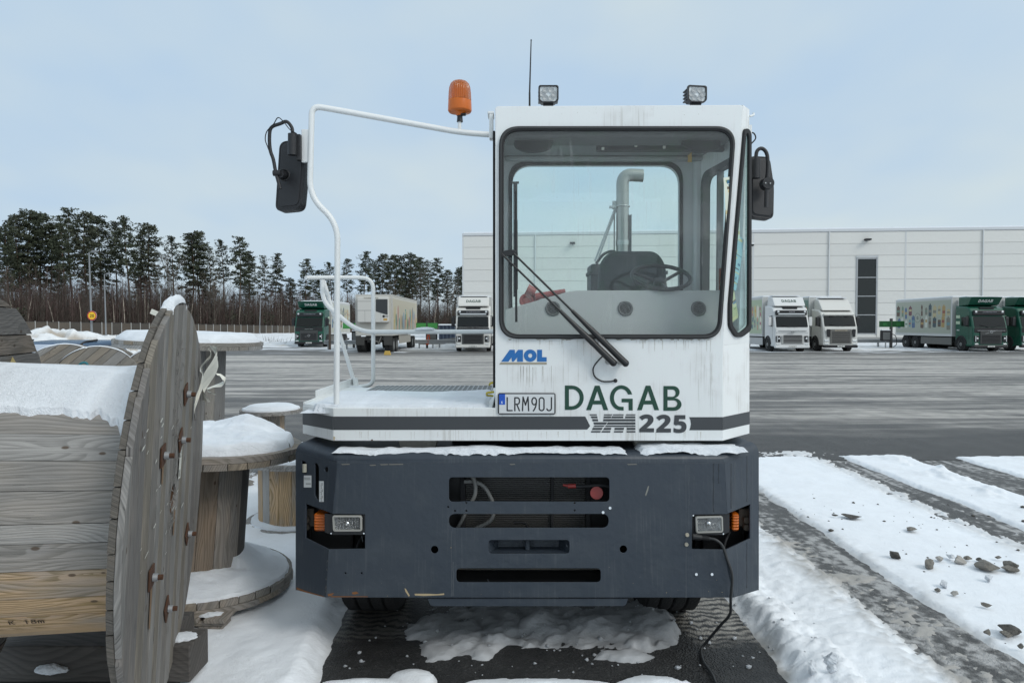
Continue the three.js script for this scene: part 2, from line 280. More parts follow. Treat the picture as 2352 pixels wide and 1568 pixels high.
// ---------------------------------------------------------------- snow lying on the parking row, a relief that dips under the asphalt where it is bare
const between = (x, a, b) => Math.min(x - a, b - x);
function snowParts(x, D) {
  const w1 = fbm(x * 1.6 + 4, D * 1.3, 3, 41) - 0.5, w2 = fbm(x * 6, D * 5, 3, 42) - 0.5, w3 = fbm(x * 24, D * 22, 3, 43) - 0.5;
  const wob = 0.16 * w1 + 0.13 * w2 + 0.06 * w3;
  let h = -0.03, dirt = 0;
  const put = (s, thick, edge, d = 0) => { const q = s > 0 ? thick * sstep(0, edge, s) : Math.max(-0.03, s * 0.5); if (q > h) { h = q; dirt = d; } };
  // strips between the wheel tracks, running away from the camera
  put(Math.min(between(x, 2.66, 4.03), 9.22 - D) + 0.5 * wob, 0.026 + 0.014 * w1 + 0.02 * w2 * sstep(0.35, 0.05, between(x, 2.66, 4.03)), 0.07, 0.05 + 0.25 * sstep(0.2, 0, between(x, 2.66, 4.03)));
  put(Math.min(between(x, 4.47, 5.36), 9.28 - D) + 0.6 * wob, 0.030 + 0.13 * Math.max(0, w2) * sstep(4.75, 5.1, x), 0.07, 0.1);
  put(Math.min(x - 5.98, 9.2 - D) + 0.6 * wob, 0.03, 0.06, 0.1);
  // ridge pushed up beside the tractor, tracked slush beyond it
  const rl = 1.36 + 0.05 * Math.sin(D * 2) + 0.05 * (D - 4) * sstep(4, 4.6, D), rr = 1.78 + 0.2 * w1;
  put(Math.min(x - 1.5, 2.26 - x, 6.6 - D) + 0.45 * wob + 0.12 * w3, 0.034 + 0.03 * w2 + 0.02 * w1 + 0.015 * w3, 0.10, 0.10 + 0.5 * sstep(1.95, 2.2, x));
  put(Math.min(between(x, rl, rr), 6.5 - D) + 0.5 * wob, (0.085 + 0.08 * w2 + 0.06 * w3 + 0.06 * w1) * (0.5 + 0.35 * sstep(5.5, 4, D)), 0.16, 0.12 + 0.9 * sstep(0.1, -0.02, x - rl) * sstep(4.1, 3.6, D) + 0.15 * sstep(1.75, 2.1, x));
  put(Math.min(between(x, 2.0, 2.75), 6.4 - D) * 0.2 - 0.085 + 0.06 * sstep(4.4, 3.6, D) - 0.05 * sstep(4.8, 6, D) + 0.24 * w2 + 0.10 * w1 + 0.26 * w3 + 0.06 * (fbm(x * 14, D * 2, 2, 48) - 0.5) - 0.02, 0.010, 0.08, 0.8);
  put(between(x, 4.03, 4.45) * 0.1 - 0.09 + 0.17 * w2 + 0.22 * w3 + 0.14 * sstep(4.25, 4.05, x), 0.015, 0.05, 0.3);
  // open snow on the left among the reels
  const le = -1.0 - 0.05 * Math.sin(D * 1.7);
  put(Math.min(le - x, 8.9 - D) + 0.28 * wob, 0.075 + 0.06 * w1 + 0.03 * sstep(0.5, 0, le - x) + 0.02 * w2, 0.13, 0.03 + 0.1 * sstep(0.12, 0, le - x));
  // old dirty ice under the front of the tractor, greyed further for the shade there
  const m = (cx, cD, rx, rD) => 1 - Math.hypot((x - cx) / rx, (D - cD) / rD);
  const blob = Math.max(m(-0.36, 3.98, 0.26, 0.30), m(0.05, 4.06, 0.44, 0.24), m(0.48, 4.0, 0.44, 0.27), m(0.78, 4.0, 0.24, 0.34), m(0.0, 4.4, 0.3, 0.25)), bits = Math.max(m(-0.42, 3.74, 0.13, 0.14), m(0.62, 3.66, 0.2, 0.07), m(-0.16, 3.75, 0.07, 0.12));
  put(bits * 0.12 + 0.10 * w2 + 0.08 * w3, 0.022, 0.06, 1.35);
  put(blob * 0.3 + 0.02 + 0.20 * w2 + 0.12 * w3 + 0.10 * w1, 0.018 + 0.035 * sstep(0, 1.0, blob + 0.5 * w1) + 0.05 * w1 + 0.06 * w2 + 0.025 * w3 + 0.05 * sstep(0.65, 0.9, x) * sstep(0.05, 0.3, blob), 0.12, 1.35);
  // a little fresh snow at the near edge
  const front = Math.max(m(-0.50, 3.40, 0.13, 0.08), m(0.12, 3.30, 0.52, 0.10), m(0.72, 3.32, 0.26, 0.10), m(-0.74, 3.32, 0.28, 0.07));
  put(front * 0.2 + 0.10 * w2 + 0.07 * w3, 0.025 + 0.03 * Math.max(0, front), 0.06, 0.2);
  if (h > 0) h += 0.006 * w2 + 0.003 * w3 + 0.012 * w1;
  return [h, dirt, w2, w3];
}
{
  const NX = 800, ND = 560, X0 = -7.6, X1 = 9, Da = 1.4, Db = 9.6;
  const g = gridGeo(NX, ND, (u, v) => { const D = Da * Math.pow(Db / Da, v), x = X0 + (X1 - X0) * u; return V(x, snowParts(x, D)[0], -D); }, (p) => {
    const [h, d, w2, w3] = snowParts(p.x, -p.z); if (d > 1.2) { const q = 0.36 + 0.32 * w2 + 0.2 * w3; return [q, q * 1.02, q * 1.05]; }  // ice beneath the bumper: dirty grey with the shade painted in
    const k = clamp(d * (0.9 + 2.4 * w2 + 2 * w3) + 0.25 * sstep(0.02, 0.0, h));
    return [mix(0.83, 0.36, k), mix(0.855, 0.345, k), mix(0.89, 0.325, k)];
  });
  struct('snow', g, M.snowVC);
}
// ---------------------------------------------------------------- far snow: banks ploughed off the yard, open snow up to the fence
const fenceD = (px) => { const t = solveFence(px); return 100 + 57 * t; };
function solveFence(px) { const s = (px - CX) / FOCAL; return (-75 - 100 * s) / (57 * s - 25.3); }
{
  const f = (x, D) => {
    const n = fbm(x * 0.35, D * 0.3, 4, 51) - 0.5, c = fbm(x * 1.1, D * 0.8, 4, 52) - 0.5;
    let h = -0.55;
    const edge = x < -6 ? 58 + 4 * n : x < 8 ? 53 + 5 * n : 51 + 3 * n;
    const s = D - edge;
    if (s > 0) h = -0.16 + 0.22 * sstep(0, 5, s) + 0.5 * Math.max(0, n) * sstep(0, 6, s) + 0.5 * c * sstep(0, 4, s) - 0.25 * sstep(80, 150, D) - 0.5 * sstep(140, 220, D) * 1.0;
    if (x > 0 && s > 0) h = Math.min(h, -0.1 + 0.12 * c + 0.35 * sstep(60, 72, D));
    // rougher ground behind
    const r = Math.hypot((x + 1.5) / 3.5, (D - 66) / 3); h = Math.max(h, -0.4 + 1.3 * Math.exp(-r * r) * (1 + n) + 0.4 * c * Math.exp(-r * r));
    return [h, n, c];
  };
  const g = gridGeo(420, 300, (u, v) => { const D = 33 * Math.pow(260 / 33, v), x = (-1 + 2 * u) * (52 + D * 0.55) - 14; return V(x, f(x, D)[0], -D); }, (p) => {
    const [, n, c] = f(p.x, -p.z); const fine = fbm(p.x * 3.1, p.z * 2.2, 3, 53); const k = clamp(sstep(0.06, 0.2, c * 1.1 + 0.5 * (fine - 0.5) - 0.1 * n) * 0.55 * (-p.z < 62 ? 1 : 0.35));
    return [mix(0.83, 0.46, k), mix(0.85, 0.40, k), mix(0.88, 0.32, k)];
  });
  // the ploughed heap on the left: broken crusts and dirty lumps
  const heap = (x, D) => {
    const n = fbm(x * 0.30 + 2, D * 0.32, 3, 55) - 0.5, c = fbm(x * 1.0, D * 0.9, 3, 56), rd = 1 - Math.abs(2 * fbm(x * 0.75 + 9, D * 0.85, 4, 57) - 1), fi = fbm(x * 3, D * 3, 3, 58) - 0.5;
    const d = Math.hypot((x + 30) / 7.4, (D - 41) / 5.5), e = Math.hypot((x + 26) / 4.5, (D - 43) / 4), f2 = Math.hypot((x + 29) / 7, (D - 37) / 2.5);
    const b = Math.max(1.75 * Math.exp(-Math.pow(d, 3.0)) * (1 + 0.6 * n), 1.0 * Math.exp(-Math.pow(e, 3)) * (1 + 0.9 * n), 0.40 * Math.exp(-Math.pow(f2, 2.5)));
    return [-0.42 + b + (0.95 * (rd - 0.74) + 0.6 * (c - 0.5)) * sstep(0, 0.6, b) + 0.14 * fi * sstep(0, 0.3, b), rd, c, fi];
  };
  struct('snow_bank', gridGeo(420, 190, (u, v) => { const x = mix(-44, -5, u), D = mix(33, 52, v); return V(x, heap(x, D)[0], -D); }, (p) => { const [h, rd, c, fi] = heap(p.x, -p.z), k = clamp(0.85 * sstep(0.46, 0.60, c + 0.4 * fi) * sstep(0.95, 0.6, rd) + 0.35 * sstep(0.0, -0.2, h)); return [mix(0.80, 0.38, k), mix(0.815, 0.32, k), mix(0.83, 0.25, k)]; }), mat([1, 1, 1], 0.8, { vertexColors: true, bumpMap: rep(lumpMap, 0.9), bumpScale: 0.06 }));
  struct('snow_bank', g, mat([1, 1, 1], 0.8, { vertexColors: true, bumpMap: rep(lumpMap, 0.7), bumpScale: 0.12 }));
}

// ================================================================ WAREHOUSE
{
  const P0 = at(1064, 745, 80), P1 = at(2352, 745, 74.6); P0.y = 0; P1.y = 0;
  const S = new Sheet(P0, P1, V(P0.x, 5, P0.z));
  const wh = thing('warehouse', 'long white warehouse of horizontal wall panels behind the parked lorries', 'warehouse', P0.clone());
  const up = S.v.y > 0 ? 1 : -1;
  const cols = [1064, 1230, 1398, 1562, 1729, 1902, 2078, 2254, 2432, 2620].map((p) => S.uv(p, 745).x), TOP = 12.1, RH = 1.318;
  const panelM = [mat([0.645, 0.635, 0.605], 0.5), mat([0.632, 0.622, 0.594], 0.5), mat([0.655, 0.645, 0.613], 0.5)];
  for (const m of panelM) { m.bumpMap = rep(grainMap, 1.5); m.bumpScale = 0.002; }
  const R = rng(5), winU = [S.uv(1965, 745).x, S.uv(2014, 745).x], yW = (py) => at(1990, py, -S.hit(1990, 745).z).y, w0 = yW(766), w1 = yW(594);
  const put = (u0, u1, y0, y1) => { const s = new THREE.Shape(); s.moveTo(u0 + 0.02, y0 + 0.012); s.lineTo(u1 - 0.02, y0 + 0.012); s.lineTo(u1 - 0.02, y1 - 0.012); s.lineTo(u0 + 0.02, y1 - 0.012); part(wh, 'wall_panel', S.lift(extr(s, 0.09, 0.012)), panelM[Math.floor(R() * 3)]); };
  for (let c = 0; c < cols.length - 1; c++) for (let r = 0; r < 10; r++) {
    const y1 = TOP - RH * r, y0 = Math.max(-0.3, y1 - RH), u0 = cols[c], u1 = cols[c + 1];
    if (c === 5 && y0 < w1 && y1 > w0) {   // the tall window takes the middle of this bay
      put(u0, winU[0], y0, y1); put(winU[1], u1, y0, y1);
      if (y1 > w1 + 0.1 && y0 < w1) put(winU[0], winU[1], w1, y1);
      if (y0 < w0 - 0.1 && y1 > w0) put(winU[0], winU[1], y0, w0);
    } else put(u0, u1, y0, y1);
  }
  const L = cols[cols.length - 1];
  const bx = (u0, u1, y0, y1, n0, n1) => box(u0, u1, y0, y1, n0, n1, 0.01).applyMatrix4(S.m);
  part(wh, 'wall', bx(0.05, L, -0.5, TOP, -46, -0.03), mat([0.42, 0.42, 0.42], 0.7));
  part(wh, 'roof_edge', bx(-0.1, L, TOP + 0.02, TOP + 0.32, -46, 0.16), mat([0.55, 0.565, 0.58], 0.45));
  part(wh, 'roof_snow', bx(0.1, L, TOP + 0.33, TOP + 0.47, -45, 0.05), M.snow);
  part(wh, 'plinth', bx(0, L, -0.5, 0.38, 0.10, 0.14), mat([0.3, 0.3, 0.29], 0.8));
  for (const c of [1, 3, 5, 7]) part(wh, 'downpipe', rod(V(cols[c], 0.3, 0.2), V(cols[c], TOP, 0.2), 0.075).applyMatrix4(S.m), mat([0.62, 0.63, 0.63], 0.4));
  for (const c of [0, 2, 4, 6, 8]) part(wh, 'joint_cover', bx(cols[c] - 0.09, cols[c] + 0.09, 0, TOP - 0.01, 0.092, 0.112), mat([0.57, 0.575, 0.575], 0.45));
  const win = part(wh, 'window', bx(winU[0] + 0.02, winU[1] - 0.02, w0, w1, 0.0, 0.03), M.black);
  const fm = mat([0.36, 0.37, 0.38], 0.4, { metalness: 0.4 });
  const wb = baseOf(wh);
  for (let k = 0; k <= 4; k++) { const y = mix(w0, w1, k / 4); sub(win, 'mullion', bx(winU[0] + 0.12, winU[1] - 0.12, y - 0.05, y + 0.05, 0.04, 0.12).translate(-wb.x, -wb.y, -wb.z), fm); }
  for (const u of [winU[0] + 0.07, winU[1] - 0.07]) sub(win, 'frame', bx(u - 0.09, u + 0.09, w0 - 0.1, w1 + 0.12, 0.03, 0.16).translate(-wb.x, -wb.y, -wb.z), fm);
  sub(win, 'lintel', bx(winU[0] - 0.05, winU[1] + 0.05, w1 + 0.13, w1 + 0.33, 0.03, 0.18).translate(-wb.x, -wb.y, -wb.z), mat([0.5, 0.51, 0.52], 0.4));
  for (let k = 0; k < 4; k++) sub(win, 'pane', bx(winU[0] + 0.17, winU[1] - 0.17, mix(w0, w1, k / 4) + 0.06, mix(w0, w1, (k + 1) / 4) - 0.06, 0.05, 0.07).translate(-wb.x, -wb.y, -wb.z), phys([0.012, 0.014, 0.013], 0.03, { ior: 1.5 }));
  for (const [px, py] of [[1990, 551], [1315, 559]]) { const q = S.uv(px, py); const l = part(wh, 'wall_lamp', bx(q.x - 0.3, q.x + 0.3, q.y - 0.09, q.y + 0.09, 0.15, 0.75), M.dark); sub(l, 'bracket', bx(q.x - 0.06, q.x + 0.06, q.y - 0.2, q.y, 0.1, 0.2).translate(-wb.x, -wb.y, -wb.z), M.galv); }
  { const q = S.uv(1727, 563); const c = part(wh, 'security_camera', new THREE.SphereGeometry(0.16, 16, 12).translate(q.x, q.y, 0.4).applyMatrix4(S.m), M.dark); sub(c, 'housing', bx(q.x - 0.16, q.x + 0.16, q.y + 0.05, q.y + 0.22, 0.1, 0.56).translate(-wb.x, -wb.y, -wb.z), mat([0.7, 0.7, 0.7], 0.4)); }
}

// ================================================================ FENCE
{
  const A = at(-40, 745, fenceD(-40)), fe = thing('fence', 'long grey plank fence with thin pale posts along the forest edge', 'fence', V(A.x, 0, A.z));
  const dir = V(25.3, 0, -57).normalize(), step = 1.78, R = rng(8);
  const pm = [DARK0, DARK1, GREY1].map((m) => { const c = m.clone(); c.color.setRGB(0.36, 0.32, 0.28); return c; });
  const boardG = [0, 1, 2].map((k) => setUV(box(0.05, step - 0.05, 0, 1, -0.03, 0.03, 0.005), (x, y) => y * 0.5 + k * 0.3, (x) => x * 4 + k * 0.37));
  const postG = box(-0.06, 0.06, 0, 1, -0.05, 0.09, 0.01), capG = box(0.03, step - 0.03, 0, 0.05, -0.05, 0.05);
  const wallM = mat([0.34, 0.335, 0.32], 0.6), capM = mat([0.05, 0.05, 0.05], 0.7), yaw = Math.atan2(57, 25.3);
  for (let k = 0; k < 92; k++) {
    const q = V(A.x, 0, A.z).addScaledVector(dir, k * step), D = -q.z, px = CX + q.x / D * FOCAL;
    const top = EYE + (HORIZON - mix(737, 748.5, clamp(px / 680))) / FOCAL * D, bot = Math.min(-0.1, EYE - (779 - HORIZON) / FOCAL * D);
    const set = (m) => { m.position.set(q.x - A.x, bot, q.z - A.z); m.rotation.y = yaw; };
    const p = sub(fe, 'panel', boardG[k % 3], pm[Math.floor(R() * 3)]); set(p); p.scale.y = top - bot - 0.05;
    const c = sub(fe, 'capping', capG, capM); set(c); c.position.y = top - 0.05;
    const o = sub(fe, 'post', postG, wallM); set(o); o.scale.y = top - bot + 0.08;
  }
}

// ================================================================ FOREST
function foliage(list, R, cx, cy, cz, r, flat, n, size) {
  for (let k = 0; k < n; k++) {
    let x, y, z; do { x = 2 * R() - 1; y = 2 * R() - 1; z = 2 * R() - 1; } while (x * x + y * y + z * z > 1);
    const p = V(cx + x * r, cy + y * r * flat, cz + z * r), a = V(R() - 0.5, (R() - 0.5) * 0.7, R() - 0.5).normalize(), b = V(R() - 0.5, (R() - 0.5) * 0.7 + 0.2, R() - 0.5).normalize(), s = size * (0.5 + R());
    list.push(p.x - a.x * s, p.y - a.y * s, p.z - a.z * s, p.x + a.x * s, p.y + a.y * s, p.z + a.z * s, p.x + b.x * s * 1.3, p.y + b.y * s * 1.3, p.z + b.z * s * 1.3);
  }
}
function triGeo(list) { const g = new THREE.BufferGeometry(); g.setAttribute('position', new THREE.BufferAttribute(new Float32Array(list), 3)); g.computeVertexNormals(); return g; }
function branchTri(list, a, b, w) { const d = V(w, 0, 0), e = V(0, 0, w); for (const s of [d, e]) list.push(a.x - s.x, a.y - s.y, a.z - s.z, a.x + s.x, a.y + s.y, a.z + s.z, b.x, b.y, b.z); }
const needleM = [mat([0.042, 0.051, 0.027], 0.8, { side: THREE.DoubleSide }), mat([0.050, 0.056, 0.032], 0.8, { side: THREE.DoubleSide }), mat([0.036, 0.044, 0.025], 0.8, { side: THREE.DoubleSide })];
const barkM = mat([1, 1, 1], 0.9, { vertexColors: true, bumpMap: rep(grainMap, 2), bumpScale: 0.03 });
function makePine(seed, o) {   // 20 m tall pine: bare reddish stem, ragged crown of layered tufts
  const R = rng(seed), H = 20, stem = [], crown = [], lean = (R() - 0.5) * 0.8;
  const axis = (t) => V(lean * t * t + 0.25 * Math.sin(t * 5 + seed), H * t, 0.25 * Math.cos(t * 4 + seed) - 0.25);
  const N = 14, cg = new THREE.CylinderGeometry(1, 1, 1, 7, N, false), p = cg.attributes.position, col = new Float32Array(p.count * 3);
  for (let i = 0; i < p.count; i++) { const t = clamp(p.getY(i) + 0.5), r = mix(0.23, 0.03, Math.pow(t, 0.8)), a = axis(t); p.setXYZ(i, a.x + p.getX(i) * r, a.y, a.z + p.getZ(i) * r); const w = sstep(0.3, 0.65, t); col[3 * i] = mix(0.065, 0.125, w); col[3 * i + 1] = mix(0.055, 0.07, w); col[3 * i + 2] = mix(0.048, 0.042, w); }
  cg.setAttribute('color', new THREE.BufferAttribute(col, 3)); cg.computeVertexNormals(); stem.push(cg);
  const tw = [];
  const b0 = o.base, nb = o.n;
  for (let k = 0; k < nb; k++) {
    const t = b0 + (0.985 - b0) * Math.pow((k + R() * 0.8) / nb, 0.9), q = (t - b0) / (1 - b0), a = axis(t), az = k * 2.4 + R() * 1.3;
    const prof = o.spire ? (1.03 - q) : Math.sqrt(Math.max(0.02, 1 - Math.pow(q, 2.2))) * (0.75 + 0.25 * sstep(0, 0.25, q));
    const len = o.rad * prof * (0.55 + 0.65 * R()), rise = mix(-0.15, 0.75, q) * len + (R() - 0.5) * 0.4;
    const tip = V(a.x + Math.cos(az) * len, a.y + rise, a.z + Math.sin(az) * len);
    branchTri(tw, a, tip, 0.05);
    const m = Math.max(1, Math.round(len / 0.75));
    for (let c = 0; c < m; c++) { const f = 0.45 + 0.6 * (c + R() * 0.6) / m; foliage(crown, R, mix(a.x, tip.x, f) + (R() - 0.5) * 0.5, mix(a.y, tip.y, f) + 0.12 + (R() - 0.5) * 0.3, mix(a.z, tip.z, f) + (R() - 0.5) * 0.5, 0.42 + 0.42 * R(), 0.45, Math.round(o.leaf * (0.7 + 0.6 * R())), 0.17); }
  }
  foliage(crown, R, axis(0.985).x, H * 0.985, axis(0.985).z, 0.55, 0.9, 40, 0.17);
  for (let k = 0; k < 10; k++) { const t = 0.2 + R() * (b0 - 0.15), a = axis(t), az = R() * 6.28, l = 0.5 + R() * 1.4; branchTri(tw, a, V(a.x + Math.cos(az) * l, a.y + l * (R() - 0.4) * 0.5, a.z + Math.sin(az) * l), 0.025); }
  const twg = triGeo(tw); const tc = new Float32Array(twg.attributes.position.count * 3).map((_, i) => [0.06, 0.045, 0.036][i % 3]); twg.setAttribute('color', new THREE.BufferAttribute(tc, 3));
  return { stem: merge([stem[0], twg]), crown: triGeo(crown) };
}
const pines = [[101, { base: 0.50, n: 60, rad: 2.1, leaf: 28 }], [202, { base: 0.46, n: 70, rad: 2.35, leaf: 30 }], [303, { base: 0.55, n: 46, rad: 1.8, leaf: 26 }], [404, { base: 0.42, n: 74, rad: 2.6, leaf: 32 }], [505, { base: 0.42, n: 56, rad: 1.9, leaf: 24 }], [606, { base: 0.14, n: 90, rad: 2.6, leaf: 26, spire: true }]].map(([s, o]) => makePine(s, o));
const ORD = ['first', 'second', 'third', 'fourth', 'fifth', 'sixth', 'seventh', 'eighth', 'ninth', 'tenth', 'eleventh', 'twelfth', 'thirteenth', 'fourteenth', 'fifteenth', 'sixteenth', 'seventeenth', 'eighteenth', 'nineteenth', 'twentieth', 'twenty-first', 'twenty-second', 'twenty-third', 'twenty-fourth', 'twenty-fifth', 'twenty-sixth', 'twenty-seventh', 'twenty-eighth', 'twenty-ninth', 'thirtieth', 'thirty-first', 'thirty-second', 'thirty-third', 'thirty-fourth', 'thirty-fifth'];
const pineProto = [];
function plantPine(px, topY, back, kind, fat = 1, label = 'pine deeper in the forest, behind the front row', group = 'pines deeper in the forest') {
  const D = fenceD(px) + back, x = (px - CX) / FOCAL * D, top = EYE + (HORIZON - topY) / FOCAL * D, foot = -0.6, h = (top - foot) / 20;
  let o;
  if (!pineProto[kind]) {
    o = pineProto[kind] = thing('pine_tree', label, 'tree', V(x, foot, -D), group);
    sub(o, 'trunk', pines[kind].stem, barkM); sub(o, 'crown', pines[kind].crown, needleM[kind % 3]);
  } else o = duplicate(pineProto[kind], V(x, foot, -D), 0, label);
  if (group) o.userData.group = group; else delete o.userData.group;
  o.scale.set(h * fat, h, h * fat); o.rotation.y = fract(px * 0.137) * 6.28;
}
{
  const left = [[14, 520, 3, 1.0], [44, 497, 1, 1.1], [74, 487, 3, 1.2], [104, 494, 3, 1.25], [120, 520, 4, 1], [146, 518, 0, 1], [170, 485, 0, 1.1], [206, 492, 1, 1.15], [224, 500, 3, 1.2], [262, 512, 2, 1], [292, 502, 0, 1.1], [331, 517, 4, 1], [352, 521, 1, 1.2], [393, 545, 2, 1.05], [442, 538, 3, 1.1], [461, 535, 1, 1.1], [482, 570, 4, 1], [509, 553, 2, 1], [546, 547, 0, 1.15], [568, 580, 1, 1.1], [605, 590, 4, 1], [632, 585, 0, 1.05], [667, 640, 3, 1.1]];
  left.forEach(([px, y, k, f], i) => plantPine(px, y, 8 + 14 * fract(px * 0.37), k, f, ORD[i] + ' tall pine from the left in the front row of the left stand', 'front pines of the left stand'));
  const mid = [[704, 598, 0], [734, 622, 3], [757, 604, 2], [795, 596, 2], [836, 581, 0], [860, 600, 4], [884, 586, 1], [903, 588, 3], [928, 590, 0], [944, 584, 3], [962, 594, 1], [983, 600, 4], [1009, 596, 0], [1031, 622, 1], [1050, 620, 2], [1064, 612, 3]];
  mid.forEach(([px, y, k], i) => plantPine(px, y, 4 + 12 * fract(px * 0.53), k, 1.15, ORD[i] + ' pine from the left in the stand between the handrail and the warehouse', 'front pines of the middle stand'));
  const R = rng(91);
  for (let k = 0; k < 18; k++) { const px = -10 + 1085 * (k + R()) / 18, base = px < 680 ? mix(592, 650, px / 680) : 650; plantPine(px, base + (R() - 0.15) * 60, 22 + R() * 30, Math.floor(R() * 5), 1.1); }
  for (let k = 0; k < 14; k++) { const px = -10 + 1085 * (k + R()) / 14; plantPine(px, mix(668, 700, R()), 3 + R() * 20, 5, 1.5, 'low dense evergreen among the stems at the forest edge', 'low evergreens of the forest edge'); }
}
// birches: thin pale stems with a reddish veil of twigs
function makeBirch(seed, H, twigs, spread) {
  const R = rng(seed), stem = [], tw = [], bend = (R() - 0.5) * 1.2;
  const axis = (t) => V(bend * t * t + 0.22 * Math.sin(4 * t + seed), H * t, 0.2 * Math.sin(3 * t + seed * 2));
  const cg = new THREE.CylinderGeometry(1, 1, 1, 6, 10, false), p = cg.attributes.position, col = new Float32Array(p.count * 3);
  for (let i = 0; i < p.count; i++) { const t = clamp(p.getY(i) + 0.5), r = mix(0.11, 0.014, t), a = axis(t); p.setXYZ(i, a.x + p.getX(i) * r, a.y, a.z + p.getZ(i) * r); const w = 1 - sstep(0.55, 0.9, t), v = 0.7 + 0.5 * R(); col[3 * i] = mix(0.07, 0.56, w) * v; col[3 * i + 1] = mix(0.045, 0.50, w) * v; col[3 * i + 2] = mix(0.042, 0.41, w) * v; }
  cg.setAttribute('color', new THREE.BufferAttribute(col, 3)); cg.computeVertexNormals();
  for (let k = 0; k < twigs; k++) {
    const t = 0.3 + 0.68 * (k + R()) / twigs, a = axis(t), az = R() * 6.28, l = spread * (1.15 - t) * (0.6 + R()), tip = V(a.x + Math.cos(az) * l, a.y + l * (0.7 + R() * 0.6), a.z + Math.sin(az) * l);
    branchTri(tw, a, tip, 0.022);
    for (let q = 0; q < 7; q++) { const f = 0.3 + 0.7 * R(), b = a.clone().lerp(tip, f), az2 = R() * 6.28, l2 = l * 0.5 * (0.5 + R()); branchTri(tw, b, V(b.x + Math.cos(az2) * l2, b.y + l2 * (0.3 + R()), b.z + Math.sin(az2) * l2), 0.013); }
  }
  const g = triGeo(tw), tc = new Float32Array(g.attributes.position.count * 3).map((_, i) => [0.14, 0.085, 0.08][i % 3]); g.setAttribute('color', new THREE.BufferAttribute(tc, 3));
  return [cg, g];
}
{
  const kinds = [[7, 10, 34, 1.6], [13, 11, 40, 1.7], [19, 9, 30, 1.4], [29, 12, 36, 1.9]].map((a) => makeBirch(...a)), protos = [], R = rng(17);
  const xs = [25, 40, 53, 67, 79, 97, 118, 161, 168, 181, 212, 252, 262, 287, 316, 331, 340, 366, 381, 407, 439, 463, 475, 536, 553, 597, 622, 639, 648, 690, 745, 905, 1000, 1030];
  xs.forEach((px, i) => {
    const lab = ORD[i] + ' pale bare birch from the left along the forest edge', k = Math.floor(R() * 4), D = fenceD(px) + 3 + R() * 9, top = mix(640, 668, R()) + (px < 400 ? -8 : 12), h = (EYE + (HORIZON - top) / FOCAL * D + 0.6) / [10, 11, 9, 12][k], p = V((px - CX) / FOCAL * D, -0.6, -D);
    let o;
    if (!protos[k]) { o = protos[k] = thing('birch_tree', lab, 'tree', p, 'birches at the forest edge'); sub(o, 'trunk', kinds[k][0], barkM); sub(o, 'crown', kinds[k][1], barkM); } else o = duplicate(protos[k], p, 0, lab);
    o.scale.set(1.15, h, 1.15); o.rotation.y = R() * 6.28;
  });
  // larger leafless trees with fine spreading branches
  const R2 = rng(33); let proto = null;
  function fork(list, a, d, l, w, n) { const b = a.clone().addScaledVector(d, l); branchTri(list, a, b.clone().addScaledVector(d, l * 0.3), w); if (n > 0) for (let k = 0; k < 4; k++) fork(list, a.clone().lerp(b, 0.55 + 0.45 * R2()), d.clone().add(V((R2() - 0.5) * 1.1, 0.25 * R2(), (R2() - 0.5) * 1.1)).normalize(), l * (0.55 + 0.25 * R2()), w * 0.55, n - 1); }
  const stem = [], tw = []; branchTri(stem, V(0, 0, 0), V(0.2, 12, 0), 0.16);
  for (let k = 0; k < 14; k++) { const t = 0.18 + 0.7 * k / 14, az = k * 2.3; fork(tw, V(0.2 * t, 12 * t, 0), V(Math.cos(az) * 0.55, 0.85, Math.sin(az) * 0.55).normalize(), 2.7 * (1.1 - 0.6 * t), 0.05, 3); }
  const greyTwig = mat([0.105, 0.088, 0.07], 0.9, { side: THREE.DoubleSide });
  for (const [px, y, back, lab] of [[384, 580, 3, 'grey leafless tree in front of the tallest pines on the left'], [494, 620, 2, 'grey leafless tree left of the fourth street lamp'], [905, 640, 2, 'leafless spreading tree behind the end of the reefer trailer'], [958, 612, 3, 'largest leafless tree rising behind the reefer trailer'], [1040, 645, 1, 'pale leafless tree beside the warehouse corner']]) {
    const D = fenceD(px) + back, p = V((px - CX) / FOCAL * D, -0.6, -D), h = (EYE + (HORIZON - y) / FOCAL * D + 0.6) / 13;
    let o; if (!proto) { o = proto = thing('bare_tree', lab, 'tree', p); sub(o, 'trunk', triGeo(stem), greyTwig); sub(o, 'crown', triGeo(tw), greyTwig); } else o = duplicate(proto, p, 0, lab);
    o.scale.set(h * 1.1, h, h * 1.1); o.rotation.y = px;
  }
}
